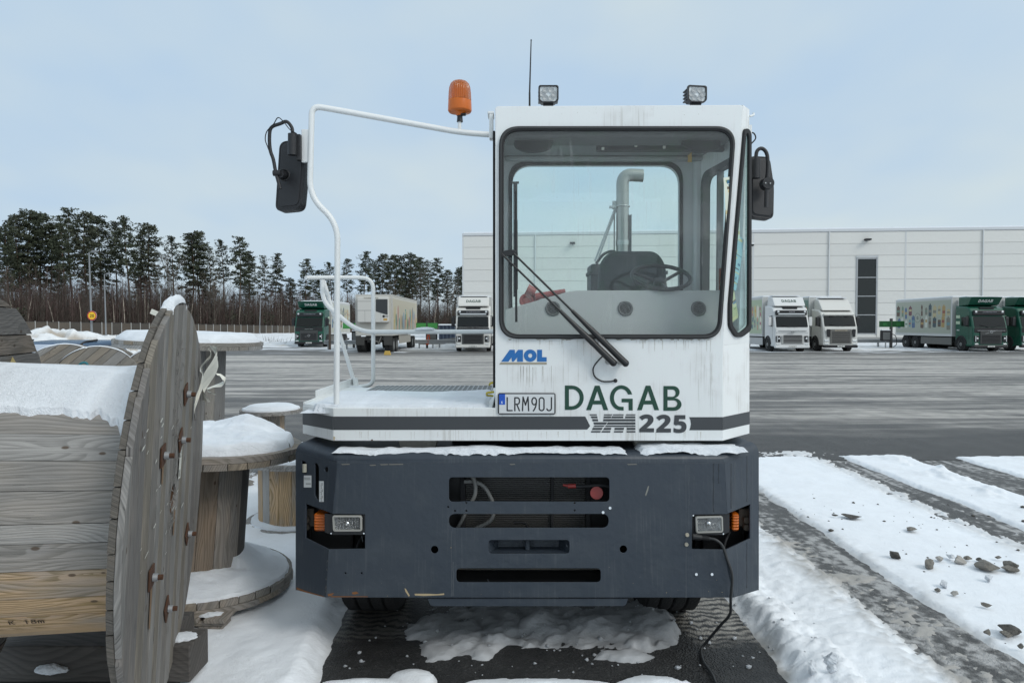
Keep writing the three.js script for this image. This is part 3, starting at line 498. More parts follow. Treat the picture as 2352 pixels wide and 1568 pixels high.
{   // thicket of bare brown stems filling the forest floor
  const R = rng(71), list = [], list2 = [];
  for (let k = 0; k < 14000; k++) {
    const px = -60 + 1140 * R(), D = fenceD(Math.min(px, 1060)) + 2 + 42 * R(), x = (px - CX) / FOCAL * D, h = 2.5 + 9.5 * Math.pow(R(), 1.4), l = (R() - 0.5) * 1.2, L = R() < 0.5 ? list : list2, a = V(x, -0.7, -D), b = V(x + l, h, -D + (R() - 0.5));
    branchTri(L, a, b, 0.03 + 0.05 * R());
    for (let q = 0; q < 7; q++) { const c = a.clone().lerp(b, 0.3 + 0.65 * R()), az = R() * 6.28, s = 0.5 + 1.1 * R(); branchTri(L, c, V(c.x + Math.cos(az) * s, c.y + s * (0.5 + R()), c.z + Math.sin(az) * s), 0.025); }
  }
  const put = (l, c, lab) => { const m = single('thicket', lab, 'undergrowth', triGeo(l), mat(c, 0.9, { side: THREE.DoubleSide })); m.userData.kind = 'stuff'; };
  put(list, [0.118, 0.080, 0.070], 'reddish brown leafless thicket between the forest stems'); put(list2, [0.105, 0.090, 0.073], 'grey brown leafless thicket between the forest stems');
  const bush = []; for (let k = 0; k < 260; k++) { const px = -40 + 1110 * R(), D = fenceD(px) + 4 + 40 * R(); foliage(bush, R, (px - CX) / FOCAL * D, 0.6 + 3.2 * R(), -D, 1.1 + 1.1 * R(), 0.8, 70, 0.24); }
  const b = single('evergreen_scrub', 'dark evergreen saplings low among the forest stems', 'undergrowth', triGeo(bush), needleM[1]); b.userData.kind = 'stuff';
  const weeds = []; for (let k = 0; k < 420; k++) { const px = 190 + 80 * R() + (R() < 0.4 ? 400 * R() : 0), D = 62 + 14 * R(), x = (px - CX) / FOCAL * D; for (let q = 0; q < 3; q++) branchTri(weeds, V(x, -0.1, -D), V(x + (R() - 0.5) * 0.8, 0.15 + 0.75 * R(), -D + (R() - 0.5) * 0.8), 0.02); }
  const w = single('dry_weeds', 'dry weed stalks sticking out of the snow before the fence', 'weeds', triGeo(weeds), mat([0.12, 0.10, 0.08], 0.9, { side: THREE.DoubleSide })); w.userData.kind = 'stuff';
}

// ================================================================ STREET LAMPS AND ROAD SIGN
{
  const lampM = mat([0.24, 0.25, 0.26], 0.5, { metalness: 0.3 });
  function lamp(bx, by, tx, ty, ax, ay, D, label) {
    const a = at(bx, by, D), b = at(tx, ty, D), c = at(ax, ay, D); a.y = Math.min(a.y, -0.1);
    const t = thing('street_lamp', label, 'street lamp', a.clone()); part(t, 'pole', rod(a, b, 0.10, 0.06), lampM);
    const n = V(c.x - b.x, c.y - b.y, 0), l = n.length(); part(t, 'arm', rod(b, b.clone().addScaledVector(n, 0.35), 0.045), lampM);
    part(t, 'lamp_head', box(-0.3 * l, 0.34 * l, -0.09, 0.06, -0.16, 0.16, 0.05).rotateZ(Math.atan2(n.y, n.x)).translate(mix(b.x, c.x, 0.66), mix(b.y, c.y, 0.66) + 0.05, b.z), lampM);
    return t;
  }
  lamp(211, 799, 203.6, 580, 221, 577, 61, 'tall grey street lamp that carries the round speed sign');
  lamp(243, 780, 238.8, 630, 253, 628, 90, 'second street lamp, just right of the speed sign');
  lamp(369, 775, 367.7, 663, 378, 662, 125, 'street lamp seen behind the tip of the big wooden reel');
  lamp(594.8, 783, 598.3, 682, 605, 681, 130, 'farthest street lamp, left of the green lorry');
  const s = at(210.4, 724.8, 60.7), t = thing('speed_sign', 'round yellow speed limit sign with red rim reading 20', 'road sign', s.clone());
  part(t, 'plate', new THREE.CylinderGeometry(0.42, 0.42, 0.03, 40).rotateX(Math.PI / 2).translate(s.x, s.y, s.z), mat([0.55, 0.56, 0.57], 0.4));
  part(t, 'rim', new THREE.TorusGeometry(0.365, 0.05, 8, 40).scale(1, 1, 0.25).translate(s.x, s.y, s.z + 0.018), mat([0.50, 0.045, 0.035], 0.5));
  part(t, 'face', new THREE.CircleGeometry(0.325, 40).translate(s.x, s.y, s.z + 0.024), mat([1, 1, 1], 0.5, { map: canvasTex(256, 256, (c) => { c.fillStyle = '#f2c52e'; c.fillRect(0, 0, 256, 256); c.fillStyle = '#191919'; c.font = 'bold 150px sans-serif'; c.textAlign = 'center'; c.textBaseline = 'middle'; c.fillText('20', 128, 134); }) }));
}
// ================================================================ TERMINAL TRACTOR
const TB = V(0.08, 0, -4.36);
const tractor = thing('terminal_tractor', 'white and slate grey terminal tractor parked in the middle of the snowy yard', 'tractor', TB.clone());
const inT = (g) => g.translate(-TB.x, -TB.y, -TB.z);
// streaky weathered paint
function paintTex(base, streak, amount, seed, chips, fine = 0.5) {
  return linTex(1024, 1024, (i, j) => {
    const s = tile((x, y) => vnoise(x / 7, y / 190, seed), i, j, 1024, 1024), s2 = tile((x, y) => vnoise(x / 2.6, y / 120, seed + 1), i, j, 1024, 1024), p = tile((x, y) => fbm(x / 130, y / 130, 4, seed + 2), i, j, 1024, 1024), f = tile((x, y) => vnoise(x / 3, y / 3, seed + 3), i, j, 1024, 1024);
    let k = amount * (sstep(0.62, 0.95, s) * 0.7 + sstep(0.75, 1, s2) * fine) * sstep(0.35, 0.7, p) + amount * 0.35 * sstep(0.5, 0.8, p);
    let c = base.map((v, q) => mix(v, streak[q], clamp(k)));
    if (chips && f > 0.985) c = c.map((v) => v * 0.6);
    return c;
  });
}
const whiteMap = paintTex([0.76, 0.77, 0.765], [0.43, 0.41, 0.37], 0.50, 131, true);
M.white = mat([1, 1, 1], 0.38, { map: whiteMap });
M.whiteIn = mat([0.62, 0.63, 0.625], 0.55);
M.tubeWhite = mat([0.74, 0.75, 0.745], 0.4, { bumpMap: rep(grainMap, 2), bumpScale: 0.0006 });
M.slate = mat([1, 1, 1], 0.46, { map: paintTex([0.029, 0.039, 0.053], [0.082, 0.092, 0.104], 0.42, 141, true, 0.15), bumpMap: rep(lumpMap, 0.6), bumpScale: 0.004 });
M.stripe = mat([0.047, 0.051, 0.056], 0.5);
M.green = mat([0.007, 0.050, 0.030], 0.5);
M.glassFront = phys([0.93, 0.96, 0.955], 0, { transmission: 1, thickness: 0, ior: 1.5 });
M.glassTeal = phys([0.84, 0.965, 0.945], 0, { transmission: 1, thickness: 0, ior: 1.5 });
M.amber = phys([0.78, 0.25, 0.004], 0.12, { transmission: 0.72, thickness: 0, ior: 1.5 });
M.amberSolid = mat([0.56, 0.125, 0.010], 0.25);
M.red = mat([0.30, 0.040, 0.036], 0.45);
M.clear = phys([0.95, 0.96, 0.96], 0.03, { transmission: 1, thickness: 0, ior: 1.5 });
M.hose = mat([0.16, 0.16, 0.155], 0.6);

const shapeOf = (S, pts, r = 0) => roundPath(new THREE.Shape(), S.pts(pts), r);
const holeOf = (S, pts, r = 0) => roundPath(new THREE.Path(), S.pts(pts), r);
const rect = (x0, x1, y0, y1) => [[x0, y1], [x1, y1], [x1, y0], [x0, y0]];
const discHole = (S, px, py, rpx) => { const c = S.uv(px, py), e = S.uv(px + rpx, py), h = new THREE.Path(); h.absarc(c.x, c.y, c.distanceTo(e), 0, Math.PI * 2); return h; };
function panel(parent, name, S, outline, holes, m, depth = 0.008, r = 0, off = 0, bevel = 0.0015) {
  const s = shapeOf(S, outline, r); s.holes.push(...holes); return part(parent, name, S.lift(extr(s, depth, bevel, 10), off - depth), m);
}
function decal(parent, name, S, outline, m, off = 0.0015, holes = [], r = 0) { const s = shapeOf(S, outline, r); s.holes.push(...holes); return part(parent, name, S.lift(new THREE.ShapeGeometry(s, 12), off), m); }
function printed(parent, name, S, x0, x1, y0, y1, m, off = 0.002, r = 0) {   // flat print: corners as measured
  const a = S.uv(x0, y1), b = S.uv(x1, y1), c = S.uv(x1, y0), d = S.uv(x0, y0), s = roundPath(new THREE.Shape(), [a, b, c, d], r), g = new THREE.ShapeGeometry(s, 6);
  const sx = b.x - a.x, sy = d.y - a.y; setUV(g, (x, y) => (x - a.x - (d.x - a.x) * (y - a.y) / sy) / sx, (x, y) => (y - a.y - (b.y - a.y) * (x - a.x) / sx) / sy); return part(parent, name, S.lift(g, off), m);
}
function bolt(parent, S, px, py, r, m, name = 'bolt') { const q = S.uv(px, py); const g = new THREE.CylinderGeometry(r, r * 1.15, 0.008, 10).rotateX(Math.PI / 2).translate(q.x, q.y, 0.004); return part(parent, name, S.lift(g), m); }

// ---------------------------------------------------------------- bumper
const bumper = holder(tractor, 'bumper');
const BF = new Sheet(at(748, 1372, 3.55), at(1686, 1372, 3.55), at(1200, 1063, 3.63));
const bl = BF.hit(748, 1372), bt = BF.hit(774, 1063), cr = BF.hit(1686, 1372), ct = BF.hit(1664, 1063);
const BL = new Sheet(bl, at(680, 1355, 3.66), bt), BR = new Sheet(cr, at(1742, 1355, 3.66), ct);
const grille = [[1031, 1400, 1096, 1152, 0.022], [1031, 1398, 1180, 1212, 0.036], [1122, 1308, 1240, 1271, 0.018], [1048, 1380, 1305, 1337, 0.024]];
{
  const holes = grille.map(([a, b, c, d, r]) => holeOf(BF, rect(a, b, c, d), r));
  for (const [x, y, r] of [[998, 1262, 8.5], [1432, 1261, 8.5], [793, 1316, 2], [830, 1316, 2], [1029, 1164, 2.2], [1045, 1173, 2.2], [1071, 1154, 2.2], [1071, 1173, 2.2], [1320, 1155, 2.2], [1320, 1172, 2.2]]) holes.push(discHole(BF, x, y, r));
  panel(bumper, 'front_plate', BF, [[774, 1063], [763, 1180], [838, 1181], [838, 1260], [754, 1261], [748, 1372], [1686, 1372], [1668, 1262], [1589.5, 1260.5], [1590.5, 1181.5], [1671, 1180.5], [1664, 1063]], holes, M.slate, 0.010);
  panel(bumper, 'corner_plate', BL, [[680, 1037], [680, 1355], [747.6, 1372], [753.6, 1261], [701, 1235], [702, 1156.5], [762.6, 1179], [773.6, 1063]], [holeOf(BL, [[692, 1086], [702, 1089], [702, 1061], [692, 1057]], 0.003), holeOf(BL, [[722, 1137], [726, 1146], [732, 1149], [732, 1072], [727, 1063], [722, 1063]], 0.012), discHole(BL, 749, 1078, 4.5)], M.slate, 0.010);
  panel(bumper, 'corner_plate', BR, [[1742, 1037], [1742, 1355], [1686.4, 1372], [1668.4, 1262], [1724, 1236], [1724, 1157.5], [1671.4, 1179.5], [1664.4, 1063]], [], M.slate, 0.010);
  // rounded upper edge and the flat shelf behind it
  const row0 = [BL.hit(680, 1037), bt.clone(), ct.clone(), BR.hit(1742, 1037)], rows = [];
  const inward = [V(0.75, 0, -0.66), V(0.22, 0, -0.98), V(-0.22, 0, -0.98), V(-0.75, 0, -0.66)];
  for (let k = 0; k <= 8; k++) { const a = k / 8 * Math.PI / 2, r = 0.05; rows.push(row0.map((p, i) => p.clone().addScaledVector(inward[i], r * (1 - Math.cos(a))).add(V(0, r * Math.sin(a), 0)))); }
  rows.push(rows[8].map((p, i) => V(p.x + (i === 0 ? 0.03 : i === 3 ? -0.03 : 0), p.y - 0.004, p.z - 0.42)));
  const pos = [], ix = []; rows.forEach((r) => r.forEach((p) => pos.push(p.x, p.y, p.z)));
  const uvs = []; rows.forEach((r, k) => r.forEach((p) => uvs.push(p.x, k * 0.02 + p.z)));
  for (let k = 0; k < rows.length - 1; k++) for (let i = 0; i < 3; i++) { const a = k * 4 + i; ix.push(a, a + 1, a + 5, a, a + 5, a + 4); }
  const g = new THREE.BufferGeometry(); g.setAttribute('position', new THREE.Float32BufferAttribute(pos, 3)); g.setAttribute('uv', new THREE.Float32BufferAttribute(uvs, 2)); g.setIndex(ix);
  const top = part(bumper, 'top_edge', toCreasedNormals(g, 0.5), M.slate.clone()); top.material.side = THREE.DoubleSide;
  const lip = BF.moved(-0.012); panel(bumper, 'lower_lip', lip, [[982, 1374], [988, 1392], [1438, 1392], [1443, 1374]], [], M.slate, 0.012, [0, 0.02, 0.02, 0]);
  // dark box behind the plates
  part(bumper, 'inner_frame', merge([box(-0.95, 1.14, 0.40, 1.02, -3.98, -3.92), box(-0.72, -0.70, 0.40, 1.0, -3.9, -3.70), box(0.86, 0.88, 0.40, 1.0, -3.9, -3.70), box(-1.12, 1.28, 1.03, 1.055, -4.3, -3.76), box(-1.150, -1.135, 0.38, 1.06, -4.3, -3.82), box(1.300, 1.315, 0.38, 1.06, -4.3, -3.82), box(-1.148, -0.90, 0.40, 1.05, -3.87, -3.835), box(1.08, 1.312, 0.40, 1.05, -3.87, -3.835), box(-0.95, 1.14, 0.39, 0.42, -4.2, -3.60)]), M.black);
  for (const [S, px] of [[BL, 680], [BR, 1742]]) {   // flanks running back from the corner plates
    const p0 = S.hit(px, 1355), p2 = S.hit(px, 1037), W = new Sheet(p0, p0.clone().add(V(px < 1000 ? 0.03 : -0.03, 0, -0.7)), p2), f = (q) => { const d = q.clone().sub(W.o); return new THREE.Vector2(d.dot(W.u), d.dot(W.v)); }, s = new THREE.Shape([f(p0), f(p0.clone().add(V(px < 1000 ? 0.03 : -0.03, 0, -0.7))), f(p2.clone().add(V(px < 1000 ? 0.03 : -0.03, 0, -0.6))), f(p2)]);
    part(bumper, 'flank_plate', W.lift(extr(s, 0.008, 0.001), -0.004), M.slate);
  }
  // recess with the towing pin
  { const [a, b, c, d] = grille[2], P = (x, y, z) => BF.hit(x, y).add(V(0, 0, -z));
    const quad = (p, q, r, s) => { const g2 = new THREE.BufferGeometry(); g2.setAttribute('position', new THREE.Float32BufferAttribute([p, q, r, p, r, s].flatMap((v) => [v.x, v.y, v.z]), 3)); g2.setAttribute('uv', new THREE.Float32BufferAttribute([0, 0, 1, 0, 1, 1, 0, 0, 1, 1, 0, 1], 2)); g2.computeVertexNormals(); return g2; };
    const A = P(a, d, 0.012), B = P(b, d, 0.012), C = P(b, c, 0.012), E = P(a, c, 0.012), k = 0.09, i = 0.05, A2 = P(a, d, 0.012).add(V(i, 0.002, -k)), B2 = P(b, d, 0.012).add(V(-i, 0.002, -k)), C2 = P(b, c, 0.012).add(V(-i, 0, -k)), E2 = P(a, c, 0.012).add(V(i, 0, -k));
    const rm = M.slate.clone(); rm.side = THREE.DoubleSide; part(bumper, 'tow_recess', merge([quad(A, B, B2, A2), quad(A2, B2, C2, E2), quad(E, E2, C2, C), quad(A, A2, E2, E), quad(B, C, C2, B2)]), rm);
    const m = P(1212, 1240, 0.055), n = P(1212, 1268, 0.055); part(bumper, 'tow_pin', rod(V(m.x, m.y + 0.005, m.z), V(m.x, n.y - 0.004, m.z), 0.015), M.slate); }
  // radiators behind the slots: fins and tubes
  const finM = mat([0.13, 0.126, 0.12], 0.45, { metalness: 0.3 });
  const fins = (x0, x1, y0, y1, D, n) => { const a = at(x0, y1, D), b = at(x1, y0, D), l = []; for (let k = 0; k < n; k++) { const y = mix(a.y, b.y, (k + 0.5) / n); l.push(box(a.x, b.x, y - 0.0018, y + 0.0018, -D - 0.012, -D, 0.0005)); } return merge(l); };
  const rad = part(bumper, 'radiator', box(at(1024, 1100, 3.78).x, at(1408, 1100, 3.78).x, at(1100, 1345, 3.78).y, at(1100, 1090, 3.78).y, -3.84, -3.795), M.black);
  sub(rad, 'radiator_fin', inT(merge([fins(1070, 1345, 1094, 1154, 3.78, 13), fins(1070, 1345, 1178, 1214, 3.78, 8)])), finM);
  sub(rad, 'radiator_fin', inT(fins(1040, 1390, 1304, 1338, 3.78, 5)), mat([0.26, 0.24, 0.20], 0.5, { metalness: 0.3 }));
  for (const gq of [box(at(1057, 1100, 3.77).x, at(1069, 1100, 3.77).x, at(1100, 1216, 3.77).y, at(1100, 1094, 3.77).y, -3.79, -3.76), box(at(1346, 1100, 3.77).x, at(1356, 1100, 3.77).x, at(1100, 1216, 3.77).y, at(1100, 1094, 3.77).y, -3.79, -3.76), box(at(1265, 1100, 3.77).x, at(1272, 1100, 3.77).x, at(1100, 1216, 3.77).y, at(1100, 1094, 3.77).y, -3.785, -3.765)]) sub(rad, 'side_tank', inT(gq), M.dark);
  const px3 = (l, D) => l.map(([x, y, d]) => at(x, y, d || D));
  part(bumper, 'hose', tube(px3([[1078, 1086], [1088, 1100], [1092, 1118], [1090, 1138], [1080, 1158]], 3.70), 0.0115), M.hose);
  part(bumper, 'hose', tube(px3([[1066, 1106], [1090, 1106], [1112, 1118], [1128, 1145], [1134, 1166], [1131, 1188], [1118, 1202], [1092, 1214]], 3.715), 0.0115), M.hose);
  part(bumper, 'hose', tube(px3([[1068, 1180], [1060, 1196], [1050, 1214]], 3.72), 0.010), M.hose);
  part(bumper, 'hose', tube(px3([[1180, 1200], [1205, 1201], [1212, 1213]], 3.74), 0.006), M.dark);
  part(bumper, 'filler_cap', new THREE.CylinderGeometry(0.034, 0.036, 0.04, 24).rotateX(Math.PI / 2 - 0.25).rotateY(-0.2).translate(...at(1371, 1132, 3.70).toArray()), M.red);
  const plug = part(bumper, 'battery_lead', tube(px3([[1322, 1117], [1350, 1116], [1378, 1114], [1400, 1117]], 3.70), 0.009), M.dark);
  const pc = at(1314, 1115, 3.70); sub(plug, 'terminal_cover', inT(merge([rod(V(pc.x - 0.022, pc.y - 0.002, pc.z), V(pc.x + 0.02, pc.y - 0.001, pc.z), 0.013), rod(V(pc.x - 0.05, pc.y + 0.004, pc.z), V(pc.x - 0.02, pc.y - 0.001, pc.z), 0.006, 0.009)])), M.red);
  for (const [x, y] of [[1401, 1166], [1385, 1176], [1599, 1318], [1635, 1318]]) bolt(bumper, BF, x, y, 0.0075, M.chrome);
  for (const [x, y] of [[1578.5, 1228], [1577, 1250]]) bolt(bumper, BF, x, y, 0.0095, mat([0.42, 0.38, 0.30], 0.6));
  // scratches through the paint along the lower edge
  const bare = mat([0.42, 0.33, 0.20], 0.8), rusty = mat([0.20, 0.085, 0.03], 0.9);
  for (const [l, m] of [[[[952, 1363], [985, 1363], [1003, 1364], [1020, 1362], [1020, 1366], [975, 1368], [953, 1367]], bare], [[[929, 1350], [933, 1353], [941, 1367], [939, 1370], [931, 1358]], bare], [[[808, 1360], [818, 1358], [824, 1362], [815, 1365], [809, 1364]], rusty], [[[752, 1364], [768, 1361], [762, 1367], [754, 1369]], rusty], [[[760, 1368.5], [845, 1369], [845, 1370.5], [760, 1371]], rusty], [[[1482, 1136], [1488, 1117], [1491, 1115], [1489, 1126], [1484, 1139]], mat([0.20, 0.20, 0.18], 0.7)]]) decal(bumper, 'scratch', BF, l, m, 0.0012);
  decal(bumper, 'scratch', BL, [[681, 1348], [700, 1356], [744, 1369], [744, 1371], [702, 1360], [681, 1353]], rusty, 0.0012);
  // dried drips, scuffs and rubbed edges
  const dry = mat([0.062, 0.072, 0.084], 0.55), wet = mat([0.016, 0.021, 0.028], 0.2), scuff = mat([0.15, 0.145, 0.13], 0.7), Rd = rng(404);
  const drip = (S, x, y0, y1, w, m) => { const l = [], n = 9, q = []; for (let k = 0; k <= n; k++) { const y = mix(y0, y1, k / n), o = (Rd() - 0.5) * 1.2, ww = w * (0.5 + 0.7 * Rd()) * (k === n ? 1.5 : 1); q.push([x + o - ww, y]); l.unshift([x + o + ww, y]); } decal(bumper, 'drip_mark', S, [...q, ...l], m, 0.0006); };
  drip(BF, 1576, 1066, 1372, 0.7, dry); drip(BF, 1583, 1066, 1160, 0.6, dry); drip(BF, 1594, 1090, 1152, 0.5, dry); drip(BF, 1639, 1064, 1176, 1.5, wet); drip(BF, 1651, 1064, 1110, 1.2, wet); drip(BF, 1037, 1220, 1370, 0.8, dry); drip(BF, 1041, 1290, 1368, 1.5, dry); drip(BF, 990, 1300, 1340, 0.4, dry);
  drip(BR, 1680, 1064, 1168, 2.0, wet); drip(BR, 1688, 1062, 1166, 0.8, dry); drip(BR, 1716, 1046, 1152, 1.2, wet); drip(BR, 1716, 1246, 1350, 0.9, wet); drip(BR, 1728, 1050, 1350, 0.5, dry); drip(BR, 1694, 1270, 1360, 0.6, dry); drip(BR, 1704, 1052, 1120, 0.5, dry);
  for (const [x0, x1, y] of [[783, 802, 1066], [848, 862, 1068], [872, 890, 1066.5], [892, 925, 1066], [1440, 1462, 1066], [1170, 1182, 1066]]) decal(bumper, 'scratch', BF, [[x0, y - 0.8], [x1, y - 1.4], [x1 + 2, y + 0.8], [x0 + 3, y + 1.6]], scuff, 0.0012);
  for (let k = 0; k < 46; k++) { const x = 760 + 900 * Rd(), y = 1240 + 128 * Math.sqrt(Rd()), w = 0.6 + 2.2 * Rd() * Rd(), h = 0.5 + 1.2 * Rd(); if (x > 1040 && x < 1390 && y < 1345) continue; decal(bumper, 'paint_chip', BF, [[x, y], [x + w, y + h * 0.3], [x + w * 0.7, y + h], [x - w * 0.2, y + h * 0.8]], k % 3 ? scuff : bare, 0.0012); }
  for (let k = 0; k < 16; k++) { const y = 1270 + 98 * Rd(), x = 755 - (y - 1270) * 0.06 - 2 + 2.5 * Rd(); decal(bumper, 'paint_chip', BL, [[x - 2, y], [x, y - 2], [x - 0.6, y + 4]], k % 2 ? dry : scuff, 0.0012); }
  for (const [x, y, h] of [[795, 1190, 10], [830, 1230, 14], [943, 1236, 10], [1120, 1330, 8], [1300, 1250, 7], [1520, 1300, 12]]) decal(bumper, 'scratch', BF, [[x, y], [x + 0.8, y], [x + 3.4, y + h], [x + 2.8, y + h]], dry, 0.0012);
  // stickers
  printed(bumper, 'sticker', BL, 698, 715.5, 1091.5, 1119, mat([1, 1, 1], 0.5, { map: canvasTex(128, 180, (c) => { c.fillStyle = '#c9cccd'; c.fillRect(0, 0, 128, 180); c.fillStyle = '#444'; c.fillRect(14, 30, 12, 30); c.fillRect(12, 66, 16, 3); for (let k = 0; k < 5; k++) c.fillRect(34, 32 + 8 * k, 84 - 8 * (k % 3), 3); for (let k = 0; k < 3; k++) c.fillRect(34, 116 + 9 * k, 84, 4); }) }));
  printed(bumper, 'sticker', BL, 733.2, 744, 1104.5, 1152, mat([1, 1, 1], 0.5, { map: canvasTex(96, 400, (c) => { c.fillStyle = '#c6c9ca'; c.fillRect(0, 0, 96, 400); c.strokeStyle = '#333'; c.lineWidth = 5; for (let k = 0; k < 3; k++) { const y = 60 + 125 * k; c.beginPath(); c.moveTo(20, y + 30); c.lineTo(76, y + 10); c.moveTo(48, y + 20); c.lineTo(48, y + 70); c.stroke(); c.beginPath(); c.arc(62, y - 10, 16, 0, 6.3); c.stroke(); c.fillStyle = '#333'; c.fillRect(36, y + 70, 20, 8); } }) }));
  part(bumper, 'valve', rod(at(699, 1066, 3.72), at(699, 1084, 3.72), 0.012), mat([0.35, 0.34, 0.28], 0.6));
}
function lampUnit(side) {   // head lamp and turn signal in the corner opening
  const g = holder(bumper, 'headlight'), L = side < 0, D = 3.60;
  const S = new Sheet(at(L ? 765 : 1597, 1218, D), at(L ? 832 : 1660, 1218, D), at(L ? 798 : 1628, 1182, D + 0.008));
  const o = L ? [[764, 1182.5], [832, 1182.5], [832.5, 1219], [766, 1219.5]] : [[1596, 1185], [1659, 1183.5], [1660, 1221.5], [1598, 1224]];
  const plate = L ? [[745, 1180], [842, 1181], [842, 1228], [762, 1228], [745, 1222]] : [[1586, 1181], [1676, 1180], [1676, 1222], [1662, 1228], [1586, 1230]];
  panel(g, 'mounting_plate', S.moved(-0.012), plate, [], M.plastic, 0.012);
  const bowl = S.moved(-0.004), s = shapeOf(bowl, o, 0.012), gg = new THREE.ShapeGeometry(s, 8);
  setUV(gg, (x, y) => x * 6, (x, y) => y * 6); part(g, 'reflector', bowl.lift(gg, 0), mat([0.62, 0.63, 0.64], 0.16, { metalness: 1, bumpMap: rep(lumpMap, 0.8), bumpScale: 0.03 }));
  const c = S.uv((o[0][0] + o[1][0]) / 2, 1201); part(g, 'bulb_cap', S.lift(new THREE.SphereGeometry(0.014, 14, 10).translate(c.x, c.y, 0.004)), M.chrome);
  const rimOut = shapeOf(S, o, 0.014), inn = o.map(([x, y], i) => [x + (i === 0 || i === 3 ? 2.4 : -2.4), y + (i < 2 ? 2.4 : -2.4)]); rimOut.holes.push(holeOf(S, inn, 0.012)); part(g, 'rim', S.lift(extr(rimOut, 0.018, 0.003), -0.002), mat([0.33, 0.325, 0.30], 0.4));
  const cl = M.clear.clone(); cl.bumpMap = dataTex(128, 128, (i) => { const v = 0.5 + 0.5 * Math.sin(i / 128 * Math.PI * 2 * 9); return [v, v, v]; }); cl.bumpScale = 0.004; part(g, 'lens', S.lift(setUV(new THREE.ShapeGeometry(shapeOf(S, inn, 0.01), 8), (x) => x * 7, (x, y) => y * 7), 0.011), cl);
  bolt(g, S, L ? 761 : 1661, L ? 1224 : 1225, 0.004, M.chrome); bolt(g, S, L ? 836 : 1592, L ? 1224 : 1183, 0.004, M.chrome);
  const t = holder(bumper, 'turn_signal'), a = L ? [724, 748] : [1677, 1700], A = at(a[0], 1216, 3.70), B = at(a[1], 1180, 3.66), am = M.amberSolid.clone();
  am.bumpMap = dataTex(64, 64, (i, j) => { const v = 0.5 + 0.5 * Math.sin(j / 64 * Math.PI * 2 * 8); return [v, v, v]; }); am.bumpScale = 0.006;
  part(t, 'lens', setUV(box(A.x, B.x, A.y, B.y, -3.76, -3.665, 0.012), (x) => x * 5, (x, y) => y * 8), am);
  const P = at(L ? 706 : 1712, 1200, 3.76); part(t, 'bracket', merge([box(P.x - 0.035, P.x + 0.035, A.y, B.y, -3.78, -3.76), rod(V(P.x, P.y + 0.02, -3.77), V(P.x, P.y + 0.02, -3.73), 0.018), rod(V(P.x, P.y - 0.02, -3.77), V(P.x, P.y - 0.02, -3.73), 0.018)]), mat([0.09, 0.075, 0.06], 0.8));
  part(bumper, 'wire_loom', tube(L ? [at(818, 1258, 3.68), at(826, 1240, 3.7), at(838, 1228, 3.72)] : [at(1662, 1262, 3.68), at(1668, 1240, 3.7), at(1676, 1222, 3.74)], 0.007, 14), M.dark);
}
lampUnit(-1); lampUnit(1);

// ---------------------------------------------------------------- cab and deck front
const cab = holder(tractor, 'cab');
const CF = new Sheet(at(765, 1012, 3.72), at(1660, 1012, 3.72), at(1200, 600, 3.72));
const CL = new Sheet(CF.hit(765, 1012), at(695, 995, 3.95), CF.hit(765, 937));
const CRl = new Sheet(CF.hit(1660, 1012), at(1722, 995, 3.95), CF.hit(1660, 793)), CRu = new Sheet(CF.hit(1660, 793), CRl.hit(1722, 786), CF.hit(1707, 241));
const winOut = [[1146, 778], [1655, 778], [1690.5, 291], [1146, 291]], winIn = [[1157, 767.5], [1646, 767.5], [1679.5, 302], [1157, 302]], WR = [0.10, 0.085, 0.10, 0.10];
const midline = [[1151, 773], [1651, 773], [1685.5, 296], [1151, 296]];
panel(cab, 'front_panel', CF, [[1137.5, 243.5], [1137.5, 937], [765, 937], [765, 1012], [1660, 1012], [1660, 793], [1707, 240.5]], [holeOf(CF, midline, WR)], M.white, 0.012, [0.02, 0.002, 0.01, 0.004, 0.004, 0.3, 0.02], 0, 0.003);
panel(cab, 'corner_panel', CRl, [[1660.3, 793], [1660.3, 1012], [1722, 995], [1722, 786]], [], M.white, 0.012);
const swOut = [[1686, 774], [1701, 774], [1722, 758], [1722, 306], [1715, 295], [1706, 297], [1671, 700], [1671, 750]], swIn = [[1690, 763], [1698, 763], [1715.5, 748], [1716.5, 316], [1713, 306], [1710, 308], [1677.5, 700], [1678, 745]];
panel(cab, 'corner_panel', CRu, [[1660.3, 793], [1722, 786], [1722, 251], [1707.2, 240.5]], [holeOf(CRu, swIn.map(([x, y]) => [x, y]), 0.02)], M.white, 0.012);
panel(cab, 'deck_corner', CL, [[764.7, 937], [695, 932], [695, 995], [764.7, 1012]], [], M.white, 0.012);
